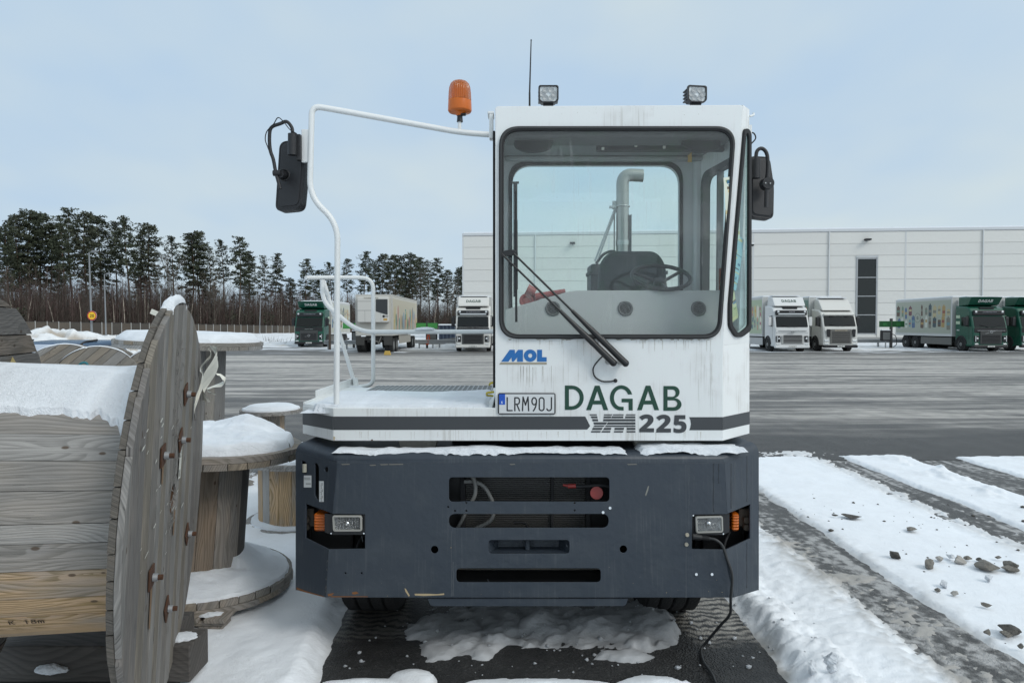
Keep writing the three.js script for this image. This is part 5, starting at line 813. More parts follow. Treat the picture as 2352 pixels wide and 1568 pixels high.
// ---------------------------------------------------------------- rails
{
  const rail = holder(tractor, 'handrail'), D1 = 3.82, D2 = 5.1;
  const p = (x, y, D) => at(x, y, D);
  const post = part(rail, 'post', bentTube([p(772.5, 938, D1), p(775, 512, D1), p(711, 452, D1), p(716, 243, D1), p(760, 250, D1 + 0.02), p(1058, 304, 4.0), p(1136, 310, 4.05)], 0.0165, 0.10, 12, 70), M.tubeWhite);
  sub(post, 'foot_plate', inT(new THREE.CylinderGeometry(0.034, 0.036, 0.008, 20).translate(p(772.5, 937, D1).x, p(772.5, 938, D1).y + 0.002, -D1)), M.rust);
  sub(post, 'weld_bead', inT(new THREE.TorusGeometry(0.018, 0.004, 6, 20).rotateX(Math.PI / 2).translate(p(772.5, 935, D1).x, p(772.5, 938, D1).y + 0.008, -D1)), mat([0.35, 0.22, 0.10], 0.8));
  { const a = p(692.5, 373, D1), b = p(711, 297, D1); part(rail, 'mirror_plate', box(a.x, b.x, a.y, b.y, -D1 - 0.012, -D1 + 0.006, 0.004), M.tubeWhite); }
  part(rail, 'side_rail', bentTube([p(702, 638, D2 - 0.3), p(768, 637, D2 - 0.05), p(857, 638, D2), p(857, 884, D2), p(822, 888, D2)], 0.0150, 0.09, 10, 40), M.tubeWhite);
  part(rail, 'hand_bar', bentTube([p(740, 640, D2), p(741, 693, D2), p(822, 762, D2), p(1138, 761.5, D2 - 0.15)], 0.0170, 0.12, 10, 50), M.tubeWhite);
  part(rail, 'strut', rod(p(743, 645, D2 + 0.05), p(817, 890, D2 + 0.05), 0.0145, 0.0145, 10), M.tubeWhite);
  part(rail, 'strut_socket', rod(p(818, 893, D2), p(815, 868, D2 + 0.02), 0.022, 0.020, 12), M.tubeWhite);
  // amber beacon on its stub
  const bc = holder(tractor, 'beacon'), c = p(1056, 230, 4.0), y = (v) => p(1056, v, 4.0).y;
  const lathe = (l, seg = 40) => new THREE.LatheGeometry(l.map(([r, v]) => new THREE.Vector2(r / FOCAL * 4.0, y(v) - c.y)), seg).translate(c.x, c.y, c.z);
  const tm = M.amber.clone(); tm.side = THREE.DoubleSide; tm.bumpMap = dataTex(512, 4, (i) => { const v = Math.abs(Math.sin(i / 512 * Math.PI * 36)); return [v, v, v]; }); tm.bumpScale = 0.003;
  part(bc, 'dome', lathe([[0.01, 184.8], [10, 185.5], [16, 188], [21, 193], [24, 201], [25.3, 212], [26.3, 232]]), tm);
  part(bc, 'base_ring', lathe([[26.3, 232.5], [26.8, 240], [27.2, 254], [25, 257.5], [15, 259], [9, 262], [7, 266]]), M.amberSolid);
  part(bc, 'reflector', merge([new THREE.CylinderGeometry(0.020, 0.022, 0.075, 16, 1, true, 0.6, 3.6).translate(c.x + 0.012, c.y - 0.01, c.z), new THREE.CylinderGeometry(0.05, 0.05, 0.012, 24).translate(c.x, y(233), c.z)]), mat([0.45, 0.2, 0.04], 0.2, { metalness: 0.9, side: THREE.DoubleSide }));
  part(bc, 'clamp', merge([rod(V(c.x, y(280), c.z), V(c.x, y(258), c.z), 0.018, 0.014, 12), box(c.x, c.x + 0.036, y(266), y(261), c.z - 0.008, c.z + 0.02, 0.006)]), M.plastic);
  part(bc, 'stub', rod(V(c.x - 0.002, y(303), c.z), V(c.x - 0.002, y(279), c.z), 0.0105, 0.0105, 12), M.tubeWhite);
}
// ---------------------------------------------------------------- mirrors
{
  const blackM = mat([0.012, 0.012, 0.014], 0.42, { bumpMap: rep(grainMap, 20), bumpScale: 0.0006 });
  const q = (x, y) => [(1040 + x / 3.732) / 1.7415, (450 + y / 3.732) / 1.7415];
  function mirror(outline, S, depth, rr) {
    const g = holder(tractor, 'mirror'), inner = outline.map(([x, y]) => { const c = outline.reduce((a, b) => [a[0] + b[0] / outline.length, a[1] + b[1] / outline.length], [0, 0]); return [c[0] + (x - c[0]) * 0.80, c[1] + (y - c[1]) * 0.90]; });
    part(g, 'housing', S.lift(extr(shapeOf(S, outline, rr), depth, 0.016, 8), -depth), blackM);
    const rim = shapeOf(S, outline, rr), e = inner.map(([x, y], i) => [(x + outline[i][0]) / 2, (y + outline[i][1]) / 2]); rim.holes.push(holeOf(S, e, rr * 0.85)); part(g, 'rim', S.lift(extr(rim, 0.012, 0.004, 8), -0.012), blackM);
    part(g, 'back_plate', S.lift(extr(shapeOf(S, inner, rr * 0.7), 0.006, 0.002, 8), -0.002), blackM);
    return g;
  }
  const D = 3.84, S = new Sheet(at(640, 480, D + 0.01), at(690, 480, D - 0.03), at(650, 350, D + 0.04));
  const L = mirror([q(285, 430), q(218, 1475), q(590, 1440), q(660, 720), q(655, 560), q(560, 400)], S, 0.07, 0.045), P = (l, d = D - 0.07) => l.map(([x, y]) => at(...q(x, y), d));
  part(L, 'arm', tube(P([[485, 320], [470, 220], [395, 135], [300, 165], [165, 225], [138, 370], [150, 560], [195, 700], [225, 860], [250, 960], [300, 1140]]), 0.0095, 70, 10), blackM);
  part(L, 'arm_sleeve', rod(...P([[480, 635], [482, 318]]), 0.0245, 0.0245, 16), blackM);
  { const a = at(...q(541, 715), D - 0.05), b = at(...q(607, 325), D - 0.05); part(L, 'arm_bracket', box(a.x, b.x, a.y, b.y, -D + 0.03, -D + 0.06, 0.004), blackM); }
  part(L, 'ball_joint', merge([rod(...P([[195, 905], [310, 900]]), 0.016, 0.016, 14), rod(at(...q(300, 920), D - 0.07), at(...q(350, 930), D - 0.01), 0.018, 0.026, 16), new THREE.TorusGeometry(0.030, 0.005, 8, 24).translate(...at(...q(355, 930), D - 0.02).toArray())]), blackM);
  part(L, 'heater_wire', tube(P([[545, 315], [440, 250], [360, 150], [268, 75], [200, 170], [100, 280], [75, 400], [110, 510], [140, 590]], D - 0.08), 0.0028, 60, 6), M.black);
  const D3 = 3.97, z1 = (x, y) => [(1900 + x / 1.537) / 1.7415, (380 + y / 1.537) / 1.7415];
  const S3 = new Sheet(at(1725, 495, D3), at(1775, 495, D3 + 0.02), at(1735, 370, D3 + 0.03)), Rm = mirror([z1(1688, 372), z1(1690, 748), z1(1838, 765), z1(1842, 560), z1(1815, 378)], S3, 0.07, 0.04), P3 = (l, d = D3 - 0.06) => l.map(([x, y]) => at(...z1(x, y), d));
  part(Rm, 'arm', tube(P3([[1727, 400], [1735, 345], [1765, 328], [1795, 360], [1802, 440], [1795, 540], [1790, 690]]), 0.0105, 50, 10), blackM);
  part(Rm, 'arm_sleeve', rod(...P3([[1727, 512], [1728, 395]]), 0.024, 0.024, 16), blackM);
  part(Rm, 'ball_joint', merge([new THREE.CylinderGeometry(0.033, 0.036, 0.05, 20).rotateX(Math.PI / 2).translate(...at(...z1(1797, 545), D3 - 0.05).toArray())]), blackM);
  for (const [x, y] of [[1787, 541], [1816, 543]]) part(Rm, 'bolt', new THREE.CylinderGeometry(0.004, 0.004, 0.01, 8).rotateX(Math.PI / 2).translate(...at(...z1(x, y), D3 - 0.078).toArray()), M.steel);
}
// ---------------------------------------------------------------- wipers
{
  const wm = mat([0.012, 0.012, 0.013], 0.4), D = 3.66, p = (x, y, d = D) => at(x, y, d), z1 = (x, y) => [(1900 + x / 1.537) / 1.7415, (380 + y / 1.537) / 1.7415];
  const wip = holder(tractor, 'wiper');
  for (const [a, b, c] of [[[1409, 833], [1303, 741], [1152.6, 583]], [[1437, 834], [1327, 752], [1180, 582]]]) {
    const A = p(...a), C = p(...c), mid = A.clone().lerp(C, 0.48), near = A.clone().lerp(C, 0.18);
    const arm = part(wip, 'arm', merge([rod(near, mid, 0.019, 0.010, 10).translate(0, 0, 0.004), rod(mid, C, 0.0062, 0.0055, 8)]), wm);
    sub(arm, 'arm_head', inT(merge([rod(A, near, 0.019, 0.017, 12), new THREE.SphereGeometry(0.0195, 14, 10).translate(A.x, A.y, A.z)])), wm);
    sub(arm, 'pivot', inT(rod(V(A.x - 0.02, A.y + 0.004, -3.72), V(A.x - 0.01, A.y + 0.004, -3.66), 0.017, 0.015, 14)), M.steel);
  }
  part(wip, 'link_plate', extr(roundPath(new THREE.Shape(), [[1152, 577], [1172, 572], [1184, 574], [1190, 584], [1168, 588], [1158, 588]].map(([x, y]) => { const q = p(x, y); return new THREE.Vector2(q.x, q.y); }).reverse(), 0.01), 0.014, 0.003).translate(0, 0, -3.675), wm);
  const b0 = p(...z1(254, 1395), 3.69), b1 = p(...z1(251, 592), 3.69);
  part(wip, 'blade', merge([rod(b0, b1, 0.0065, 0.0055, 8), rod(b0.clone().lerp(b1, 0.25).add(V(0, 0, 0.012)), b0.clone().lerp(b1, 0.78).add(V(0, 0, 0.012)), 0.009, 0.009, 8), box(b0.x - 0.012, b0.x + 0.008, mix(b0.y, b1.y, 0.42), mix(b0.y, b1.y, 0.54), b0.z, b0.z + 0.03, 0.004)]), wm);
  part(wip, 'washer_hose', tube([p(1391, 812, 3.68), p(1376, 826, 3.69), p(1363, 845, 3.70), p(1366, 864, 3.71), p(1382, 875, 3.712), p(1400, 876, 3.712), p(1413, 874, 3.715)], 0.0042, 40, 8), M.black);
  part(wip, 'hose_grommet', new THREE.SphereGeometry(0.011, 12, 8).translate(...p(1414, 874, 3.716).toArray()), M.black);
}
// ---------------------------------------------------------------- roof fittings
{
  const yT = CF.hit(1200, 243).y;
  function workLight(x0, x1, y0, y1, turn) {
    const w = holder(tractor, 'work_light'), D = 3.86, a = at(x0, y1, D), b = at(x1, y0, D), cx = (a.x + b.x) / 2, cy = (a.y + b.y) / 2, W = (b.x - a.x) / 2, H = (b.y - a.y) / 2, k = 0.26;
    const oct = (s) => [[-W + k * W, -H], [W - k * W, -H], [W, -H + 1.3 * k * H], [W, H - 0.6 * k * H], [W - 0.5 * k * W, H], [-W + 0.5 * k * W, H], [-W, H - 0.6 * k * H], [-W, -H + 1.3 * k * H]].map(([x, y]) => new THREE.Vector2(x * s, y * s));
    const put = (g) => g.rotateY(turn).translate(cx, cy, -D), rim = roundPath(new THREE.Shape(), oct(1), 0.008); rim.holes.push(roundPath(new THREE.Path(), oct(0.85), 0.006));
    const hs = part(w, 'housing', put(merge([extr(rim, 0.016, 0.0015).translate(0, 0, -0.004), extr(roundPath(new THREE.Shape(), oct(0.9), 0.006), 0.05, 0.004).translate(0, 0, -0.056), ...[-0.6, -0.2, 0.2, 0.6].map((f) => box(-W * 0.98, W * 0.98, f * H - 0.004, f * H + 0.004, -0.065, -0.015, 0.002))])), M.plastic);
    part(w, 'reflector', put(new THREE.ShapeGeometry(roundPath(new THREE.Shape(), oct(0.87), 0.006)).translate(0, 0, 0.002)), mat([0.85, 0.87, 0.88], 0.35));
    for (let i = 0; i < 6; i++) { const q = i / 6 * 6.2832, x = 0.46 * W * Math.cos(q) * 1.25, y = 0.44 * H * Math.sin(q) * 1.2; part(w, 'lamp_cup', put(new THREE.LatheGeometry([[0.001, -0.001], [0.004, 0.0], [0.012, 0.003], [0.0155, 0.006], [0.0165, 0.006]].map((p) => new THREE.Vector2(...p)), 20).rotateX(Math.PI / 2).translate(x, y, 0.003)), mat([0.42, 0.425, 0.43], 0.35, { side: THREE.DoubleSide })); }
    part(w, 'lens', put(new THREE.ShapeGeometry(roundPath(new THREE.Shape(), oct(0.88), 0.008)).translate(0, 0, 0.0105)), M.clear);
    part(w, 'bracket', box(cx - W * 0.5, cx + W * 0.5, yT - 0.002, a.y + 0.012, -D - 0.04, -D - 0.005, 0.003), M.black);
  }
  workLight(1236.5, 1283, 196.5, 237, 0); workLight(1577, 1624, 197, 236, 0.14);
  const an = holder(tractor, 'antenna'), A = at(1216.5, 242, 3.9); part(an, 'base', rod(V(A.x, yT - 0.01, A.z), at(1216.5, 212, 3.9), 0.006, 0.0055, 10), M.black); part(an, 'whip', rod(at(1216.5, 213, 3.9), at(1220, 92, 3.9), 0.0048, 0.0030, 8), M.black); part(an, 'tip', new THREE.SphereGeometry(0.0045, 8, 6).translate(...at(1220, 92, 3.9).toArray()), M.black);
}
// ---------------------------------------------------------------- behind the cab: exhaust, tank, hoses, chassis, wheels
{
  const rear = holder(tractor, 'chassis'), D = 5.75, ss = mat([0.36, 0.35, 0.33], 0.3, { metalness: 0.95 });
  const z1 = (x, y, d = D) => at((1900 + x / 1.537) / 1.7415, (380 + y / 1.537) / 1.7415, d);
  const ex = holder(tractor, 'exhaust_stack');
  part(ex, 'pipe', bentTube([z1(908, 1250), z1(908, 488), z1(1030, 495)], 0.053, 0.15, 24, 60), ss);
  part(ex, 'outlet', new THREE.TorusGeometry(0.051, 0.004, 8, 28).rotateY(Math.PI / 2).translate(...z1(1030, 495).toArray()), ss);
  part(ex, 'clamp', new THREE.TorusGeometry(0.056, 0.007, 8, 28).rotateX(Math.PI / 2).translate(...z1(908, 685).toArray()), M.steel);
  part(ex, 'clamp', new THREE.CylinderGeometry(0.057, 0.057, 0.04, 28).translate(...z1(908, 908).toArray()), M.steel);
  part(ex, 'heat_shield', merge([new THREE.CylinderGeometry(0.075, 0.075, 0.32, 20, 1, true, 1.2, 1.4).translate(...z1(908, 850).toArray()), new THREE.CylinderGeometry(0.075, 0.075, 0.32, 20, 1, true, 4.0, 0.9).translate(...z1(908, 850).toArray())]), mat([0.20, 0.20, 0.19], 0.5, { metalness: 0.6, side: THREE.DoubleSide }));
  part(ex, 'stay', merge([rod(z1(860, 700), z1(738, 1020), 0.008), rod(z1(868, 705), z1(752, 1025), 0.007), box(z1(845, 700).x, z1(868, 660).x, z1(850, 702).y, z1(850, 650).y, -D - 0.01, -D + 0.005), box(z1(825, 695).x, z1(870, 685).x, z1(850, 698).y, z1(850, 682).y, -D, -D + 0.02)]), M.galv);
  { const a = z1(712, 1250), b = z1(805, 1036); const t = part(rear, 'tank', box(a.x, b.x + 0.5, 1.2, b.y, -D - 0.3, -D, 0.02), M.black); sub(t, 'tank_lid', inT(box(a.x - 0.01, b.x + 0.52, b.y - 0.09, b.y - 0.06, -D - 0.3, -D + 0.015, 0.004)), M.dark); sub(t, 'pipe_loop', inT(tube([z1(745, 1036), z1(790, 980), z1(840, 960), z1(870, 968)], 0.012, 24)), M.black); }
  part(rear, 'air_coupling', merge([box(z1(285, 1290).x, z1(400, 1240).x, z1(300, 1290).y, z1(300, 1225).y, -D - 0.15, -D, 0.02), rod(z1(320, 1190), z1(370, 1215), 0.045, 0.035, 14), rod(z1(370, 1240), z1(555, 1205), 0.03, 0.02, 12), new THREE.TorusGeometry(0.05, 0.014, 8, 20).translate(...z1(318, 1265).toArray())]), M.red);
  part(rear, 'mast_bar', merge([rod(z1(248, 1240), z1(248, 540), 0.018, 0.018, 10), rod(z1(195, 540), z1(270, 538), 0.010, 0.010, 8)]), M.dark);
  part(rear, 'frame_rail', merge([box(-0.42, -0.30, 0.72, 1.02, -8.6, -3.95, 0.01), box(0.46, 0.58, 0.72, 1.02, -8.6, -3.95, 0.01), box(-0.40, 0.56, 0.55, 0.95, -5.4, -4.0, 0.02), box(-1.1, 1.26, 0.95, 1.06, -5.2, -4.25, 0.02), box(-0.42, 0.58, 0.9, 1.0, -8.6, -5.3, 0.01)]), M.black);
  part(rear, 'axle', rod(V(-0.9, 0.5, -4.36), V(1.06, 0.5, -4.36), 0.08), M.black);
  part(rear, 'coupling_plate', merge([new THREE.CylinderGeometry(0.5, 0.5, 0.06, 30).translate(0.08, 1.05, -7.2), box(-0.2, 0.36, 0.9, 1.02, -7.5, -6.9, 0.02)]), M.dark);
  const tireTex = dataTex(256, 256, (i, j) => { const a = (i / 256 * 4) % 1, b = (j / 256 * 1) % 1; const v = Math.abs(a - 0.5) > 0.40 ? 0 : 1; return [v, v, v]; }); tireTex.repeat.set(1, 1);
  const tyreM = mat([0.020, 0.020, 0.0205], 0.85, { bumpMap: rep(grainMap, 3), bumpScale: 0.004 });
  function tyre(x, w, z, R0, name = 'wheel') {
    const g = holder(tractor, name), pr = [[R0 * 0.56, -w / 2], [R0 * 0.80, -w / 2 - 0.01], [R0 * 0.94, -w / 2 + 0.005], [R0 * 0.985, -w / 2 + 0.03]];
    for (const s of [-0.36, -0.12, 0.12, 0.36]) pr.push([R0, (s - 0.10) * w], [R0, (s + 0.085) * w], [R0 - 0.015, (s + 0.093) * w], [R0 - 0.015, (s + 0.132) * w]);
    pr.push([R0 * 0.985, w / 2 - 0.03], [R0 * 0.94, w / 2 - 0.005], [R0 * 0.80, w / 2 + 0.01], [R0 * 0.56, w / 2]);
    part(g, 'tyre', new THREE.LatheGeometry(pr.map((q) => new THREE.Vector2(...q)), 56).rotateZ(Math.PI / 2).translate(x, R0, z), tyreM);
    part(g, 'rim', new THREE.CylinderGeometry(R0 * 0.57, R0 * 0.57, w * 0.8, 32).rotateZ(Math.PI / 2).translate(x, R0, z), mat([0.3, 0.3, 0.3], 0.5));
  }
  tyre(-0.845, 0.33, -4.36, 0.5); tyre(0.955, 0.33, -4.36, 0.5);
  for (const x of [-0.98, -0.64, 0.80, 1.14]) tyre(x, 0.29, -7.2, 0.5);
  part(rear, 'air_tank', rod(at(1448, 1378, 3.72).setZ(-3.9), at(1520, 1370, 3.72).setZ(-3.9), 0.05, 0.05, 18), mat([0.2, 0.19, 0.17], 0.6));
}
// ---------------------------------------------------------------- charging cable hanging to the ground, snow on the tractor
{
  const p = (x, y, D) => at(x, y, D), gnd = (x, y) => onGround(x, y, 0.012);
  const c = thing('power_cable', 'thin dark electric cable hanging from the right headlight opening to the ground', 'cable', gnd(1612, 1498));
  part(c, 'lead', tube([p(1629, 1236, 3.535), p(1645, 1240, 3.525), p(1660, 1254, 3.52), p(1670, 1282, 3.51), p(1682, 1322, 3.50), p(1679, 1374, 3.52), p(1677, 1410, 3.56), p(1656, 1435, 3.62), p(1628, 1468, 3.70), gnd(1611, 1492), gnd(1617, 1520), gnd(1634, 1545), gnd(1650, 1580)], 0.0075, 110, 8), mat([0.025, 0.026, 0.027], 0.5));
  const rib = []; for (let k = 0; k < 8; k++) { const a = p(1612 + 2.3 * k, 1234.5 + 0.3 * k, 3.54); rib.push(new THREE.TorusGeometry(0.0105, 0.0024, 6, 14).rotateY(Math.PI / 2).translate(a.x, a.y, a.z)); }
  part(c, 'strain_relief', merge(rib), M.black); part(c, 'plug', rod(p(1592, 1232, 3.545), p(1612, 1234.5, 3.54), 0.017, 0.013, 14), M.black);
  function snowStrip(label, x0, x1, z0, z1, y, h, seed, f) {
    const g = gridGeo(260, 60, (u, v) => { const x = mix(x0, x1, u), z = mix(z0, z1, v), n = fbm(x * 6, z * 6, 3, seed) - 0.5, n2 = fbm(x * 24, z * 24, 2, seed + 1) - 0.5, s = Math.min(u, 1 - u) * (x1 - x0) * 2.2, t = Math.min(v * 2.2, (1 - v) * 3) * Math.abs(z1 - z0); const q = Math.min(s, t) + 0.05 * n + 0.02 * n2 + (f ? f(x, z) : 0); return V(x, y + h * (sstep(-0.005, 0.07, q) * (1 + 1.3 * n) + 0.25 * n2) - 0.004 - 0.028 * sstep(0.006, -0.022, q), z); });
    return single('snow_cover', label, 'snow', g, M.snow);
  }
  const yb = 1.112;
  snowStrip('long strip of snow along the top of the grey bumper below the number plate', -0.97, 0.62, -3.645, -3.775, yb, 0.019, 201, (x) => 0.012 * Math.sin(x * 5) - 0.03 * sstep(-0.75, -0.68, x) * sstep(-0.35, -0.45, x));
  snowStrip('snow on the right end of the grey bumper top', 0.68, 1.27, -3.645, -3.82, yb + 0.002, 0.026, 211, (x) => 0.02 * Math.sin(x * 9) + 0.05 * sstep(1.0, 1.25, x) - 0.015);
  const yd = CF.hit(765, 937).y; snowStrip('crusted ice and snow on the white deck beside the cab', -1.17, -0.12, -3.745, -4.62, yd + 0.002, 0.014, 221, (x, z) => -0.03 + 0.10 * (fbm(x * 5, z * 5, 3, 229) - 0.5) + 2 * Math.min(0, (-z - 3.765) * 0.74 - (-0.975 - x) * 0.68));
  snowStrip('thin snow along the right half of the white cab roof', 0.25, 1.26, -3.735, -4.3, CF.hit(1200, 243).y - 0.004, 0.02, 231);
  { const q = p(978, 757, 5.02); single('snow_cover', 'small lump of snow lying on the white hand bar', 'snow', lumpy(q.x, q.y, q.z, 0.075, 0.02, 0.038, 7), M.snow); }
  single('snow_cover', 'snow heaped at the foot of the slanted strut on the deck', 'snow', (() => { const a = p(805, 893, 5.08); return lumpy(a.x - 0.02, a.y - 0.01, a.z, 0.13, 0.034, 0.07, 9); })(), M.snow);
}
// ================================================================ WOODEN CABLE REELS
// the boards of one round flange layer: chords of a disc, each with its own edge, in the x-z plane with thickness along +y
function discBoards(R, w, T, seed, holeR = 0) {
  const rr = rng(seed), out = []; let y = -R - w * 0.35 * rr();
  while (y < R - 0.004) {
    const bw = w * (0.8 + 0.4 * rr()), y0 = Math.max(-R + 0.002, y), y1 = Math.min(R - 0.002, y + bw); y += bw; if (y1 - y0 < 0.012) continue;
    const Rj = R * (1 + (rr() - 0.5) * 0.02), g = 0.0026, pts = [], a = y0 + g, b = y1 - g, X = (v) => Math.sqrt(Math.max(0.0004, Rj * Rj - v * v));
    const n = 5; for (let k = 0; k <= n; k++) { const v = mix(a, b, k / n); pts.push([X(v), v]); } for (let k = n; k >= 0; k--) { const v = mix(a, b, k / n); pts.push([-X(v), v]); }
    const s = new THREE.Shape(pts.map((p) => new THREE.Vector2(...p)));
    let geo;
    if (holeR && a < holeR && b > -holeR) {   // boards that meet the hub hole
      const half = []; const lo = Math.max(a, -holeR), hi = Math.min(b, holeR), arc = [];
      for (let k = 0; k <= 10; k++) { const v = mix(lo, hi, k / 10); arc.push([Math.sqrt(Math.max(0, holeR * holeR - v * v)), v]); }
      for (const sg of [1, -1]) { const q = []; for (let k = 0; k <= n; k++) { const v = mix(a, b, k / n); q.push([sg * X(v), v]); } if (b > hi) q.push([0, b]); for (let k = 10; k >= 0; k--) q.push([sg * arc[k][0], arc[k][1]]); if (a < lo) q.push([0, a]); half.push(extr(new THREE.Shape(q.map((p) => new THREE.Vector2(...p))), T, 0.0015)); }
      geo = merge(half);
    } else geo = extr(s, T, 0.0022);
    const ou = rr() * 3, ov = Math.floor(rr() * 8) / 8;
    setUV(geo, (x) => x / 1.6 + ou, (x, v, z) => (v - y0) / 0.14 * 0.9 + z * 3 + ov);
    out.push(geo.rotateX(-Math.PI / 2));
  }
  return out;
}
function staveGeo(r, L, a0, a1, T, seed) {
  const n = 4, p = []; for (let k = 0; k <= n; k++) { const a = mix(a0, a1, k / n) ; p.push([r * Math.cos(a), r * Math.sin(a)]); } for (let k = n; k >= 0; k--) { const a = mix(a0, a1, k / n); p.push([(r - T) * Math.cos(a), (r - T) * Math.sin(a)]); }
  const g = extr(new THREE.Shape(p.map((q) => new THREE.Vector2(...q))), L, 0.002, 4).rotateX(-Math.PI / 2), o = fract(seed * 0.317) * 4, o2 = Math.floor(fract(seed * 0.71) * 8) / 8;
  return setUV(g, (x, y) => y / 1.6 + o, (x, y, z) => { let a = Math.atan2(-z, x) - a0; if (a < -0.5) a += 6.2832; return a * r / 0.14 + o2; });
}
function pick(list, R) { return list[Math.floor(R() * list.length)]; }
function makeReel(name, label, o) {   // axis along local +y, foot at y = 0
  const R = rng(o.seed), t = thing(name, label, 'cable reel', o.at, o.group), H = o.L + 2 * o.T;
  const fl = (y, turn, tag2) => { const f = holder(t, 'flange'); for (let l = 0; l < 2; l++) for (const g of discBoards(o.R, o.bw, o.T / 2 - 0.001, o.seed + 10 * tag2 + l, l === (tag2 ? 1 : 0) || true ? o.hole || 0 : 0)) sub(f, 'plank', g.rotateY(turn + (l === tag2 ? 0 : Math.PI / 2)).translate(0, y + l * o.T / 2, 0), pick(o.flangeMats, R)); return f; };
  t.flanges = [fl(0, o.turn || 0, 0), fl(o.T + o.L, o.turn || 0, 1)];
  const d = holder(t, 'drum'); t.drum = d;
  let a = o.phase || 0; const end = a + Math.PI * 2; let k = 0;
  while (a < end - 0.02) { const w = Math.min(end - a, o.sw * (0.85 + 0.3 * R()) / o.r); const q = end - a - w < 0.4 * o.sw / o.r ? end : a + w; sub(d, 'stave', staveGeo(o.r * (1 + 0.006 * (R() - 0.5)), o.L - 0.004, a + 0.0012 / o.r, q - 0.0012 / o.r, 0.03, o.seed + k).translate(0, o.T + 0.002, 0), o.staveMat ? o.staveMat(a, R) : pick(o.drumMats, R)); a = q; k++; }
  for (let b = 0; b < (o.bolts || 0); b++) { const q = b / o.bolts * 6.2832 + 0.4, x = (o.r - 0.06) * Math.cos(q), z = (o.r - 0.06) * Math.sin(q); sub(t, 'bolt', merge([new THREE.CylinderGeometry(0.014, 0.014, 0.02, 6).translate(x, H + 0.008, z), new THREE.CylinderGeometry(0.03, 0.03, 0.004, 12).translate(x, H + 0.001, z)]), M.rust); }
  return t;
}
function orient(t, axis, roll = 0) { const y = axis.clone().normalize(), z = V(0, 1, 0).addScaledVector(y, -y.y); if (z.length() < 0.3) z.set(0, 0, 1).addScaledVector(y, -y.z); z.normalize(); const x = y.clone().cross(z); t.quaternion.setFromRotationMatrix(new THREE.Matrix4().makeBasis(x, y, z)); t.rotateY(roll); }
// snow lying on a round board: heaped in the middle, breaking off near the rim; h may bring lumps or bare patches
function snowDisc(label, c, R, th, seed, o = {}) {
  const up = (o.up || V(0, 1, 0)).clone().normalize(), qt = new THREE.Quaternion().setFromUnitVectors(V(0, 1, 0), up);
  const g = gridGeo(120, 40, (u, v) => {
    const a = u * Math.PI * 2, n = fbm(Math.cos(a) * 2.2 + seed, Math.sin(a) * 2.2 + seed, 3, seed), rim = R * (o.fill || 0.97) * (1 - (o.ragged || 0.06) * n), r0 = o.inner || 0, r = (r0 + (rim - r0) * Math.min(1, v * 1.12)) * (1 - 0.022 * (vnoise(a * 40, 3.1, seed + 9) - 0.3) * sstep(0.6, 0.9, v)), x = Math.cos(a) * r, z = Math.sin(a) * r;
    const m = fbm(x * 5 + seed, z * 5, 4, seed + 3) - 0.5, m2 = fbm(x * 22, z * 22, 2, seed + 5) - 0.5, e = (rim - r) / R;
    let h = v > 0.893 ? -0.006 : th * (0.30 + 0.70 * sstep(0, o.edge || 0.25, e)) * (1 + (o.lump || 0.5) * 1.6 * m) + 0.012 * (o.lump || 0.3) * m2; if (o.extra) h += o.extra(x, z) * (v > 0.893 ? 0 : 1);
    return V(x, h, z).applyQuaternion(qt).add(c);
  });
  return single('snow_cover', label, 'snow', g, o.mat || M.snow);
}
const upright = (px, D, h) => V((px - CX) / FOCAL * D, h, -D);

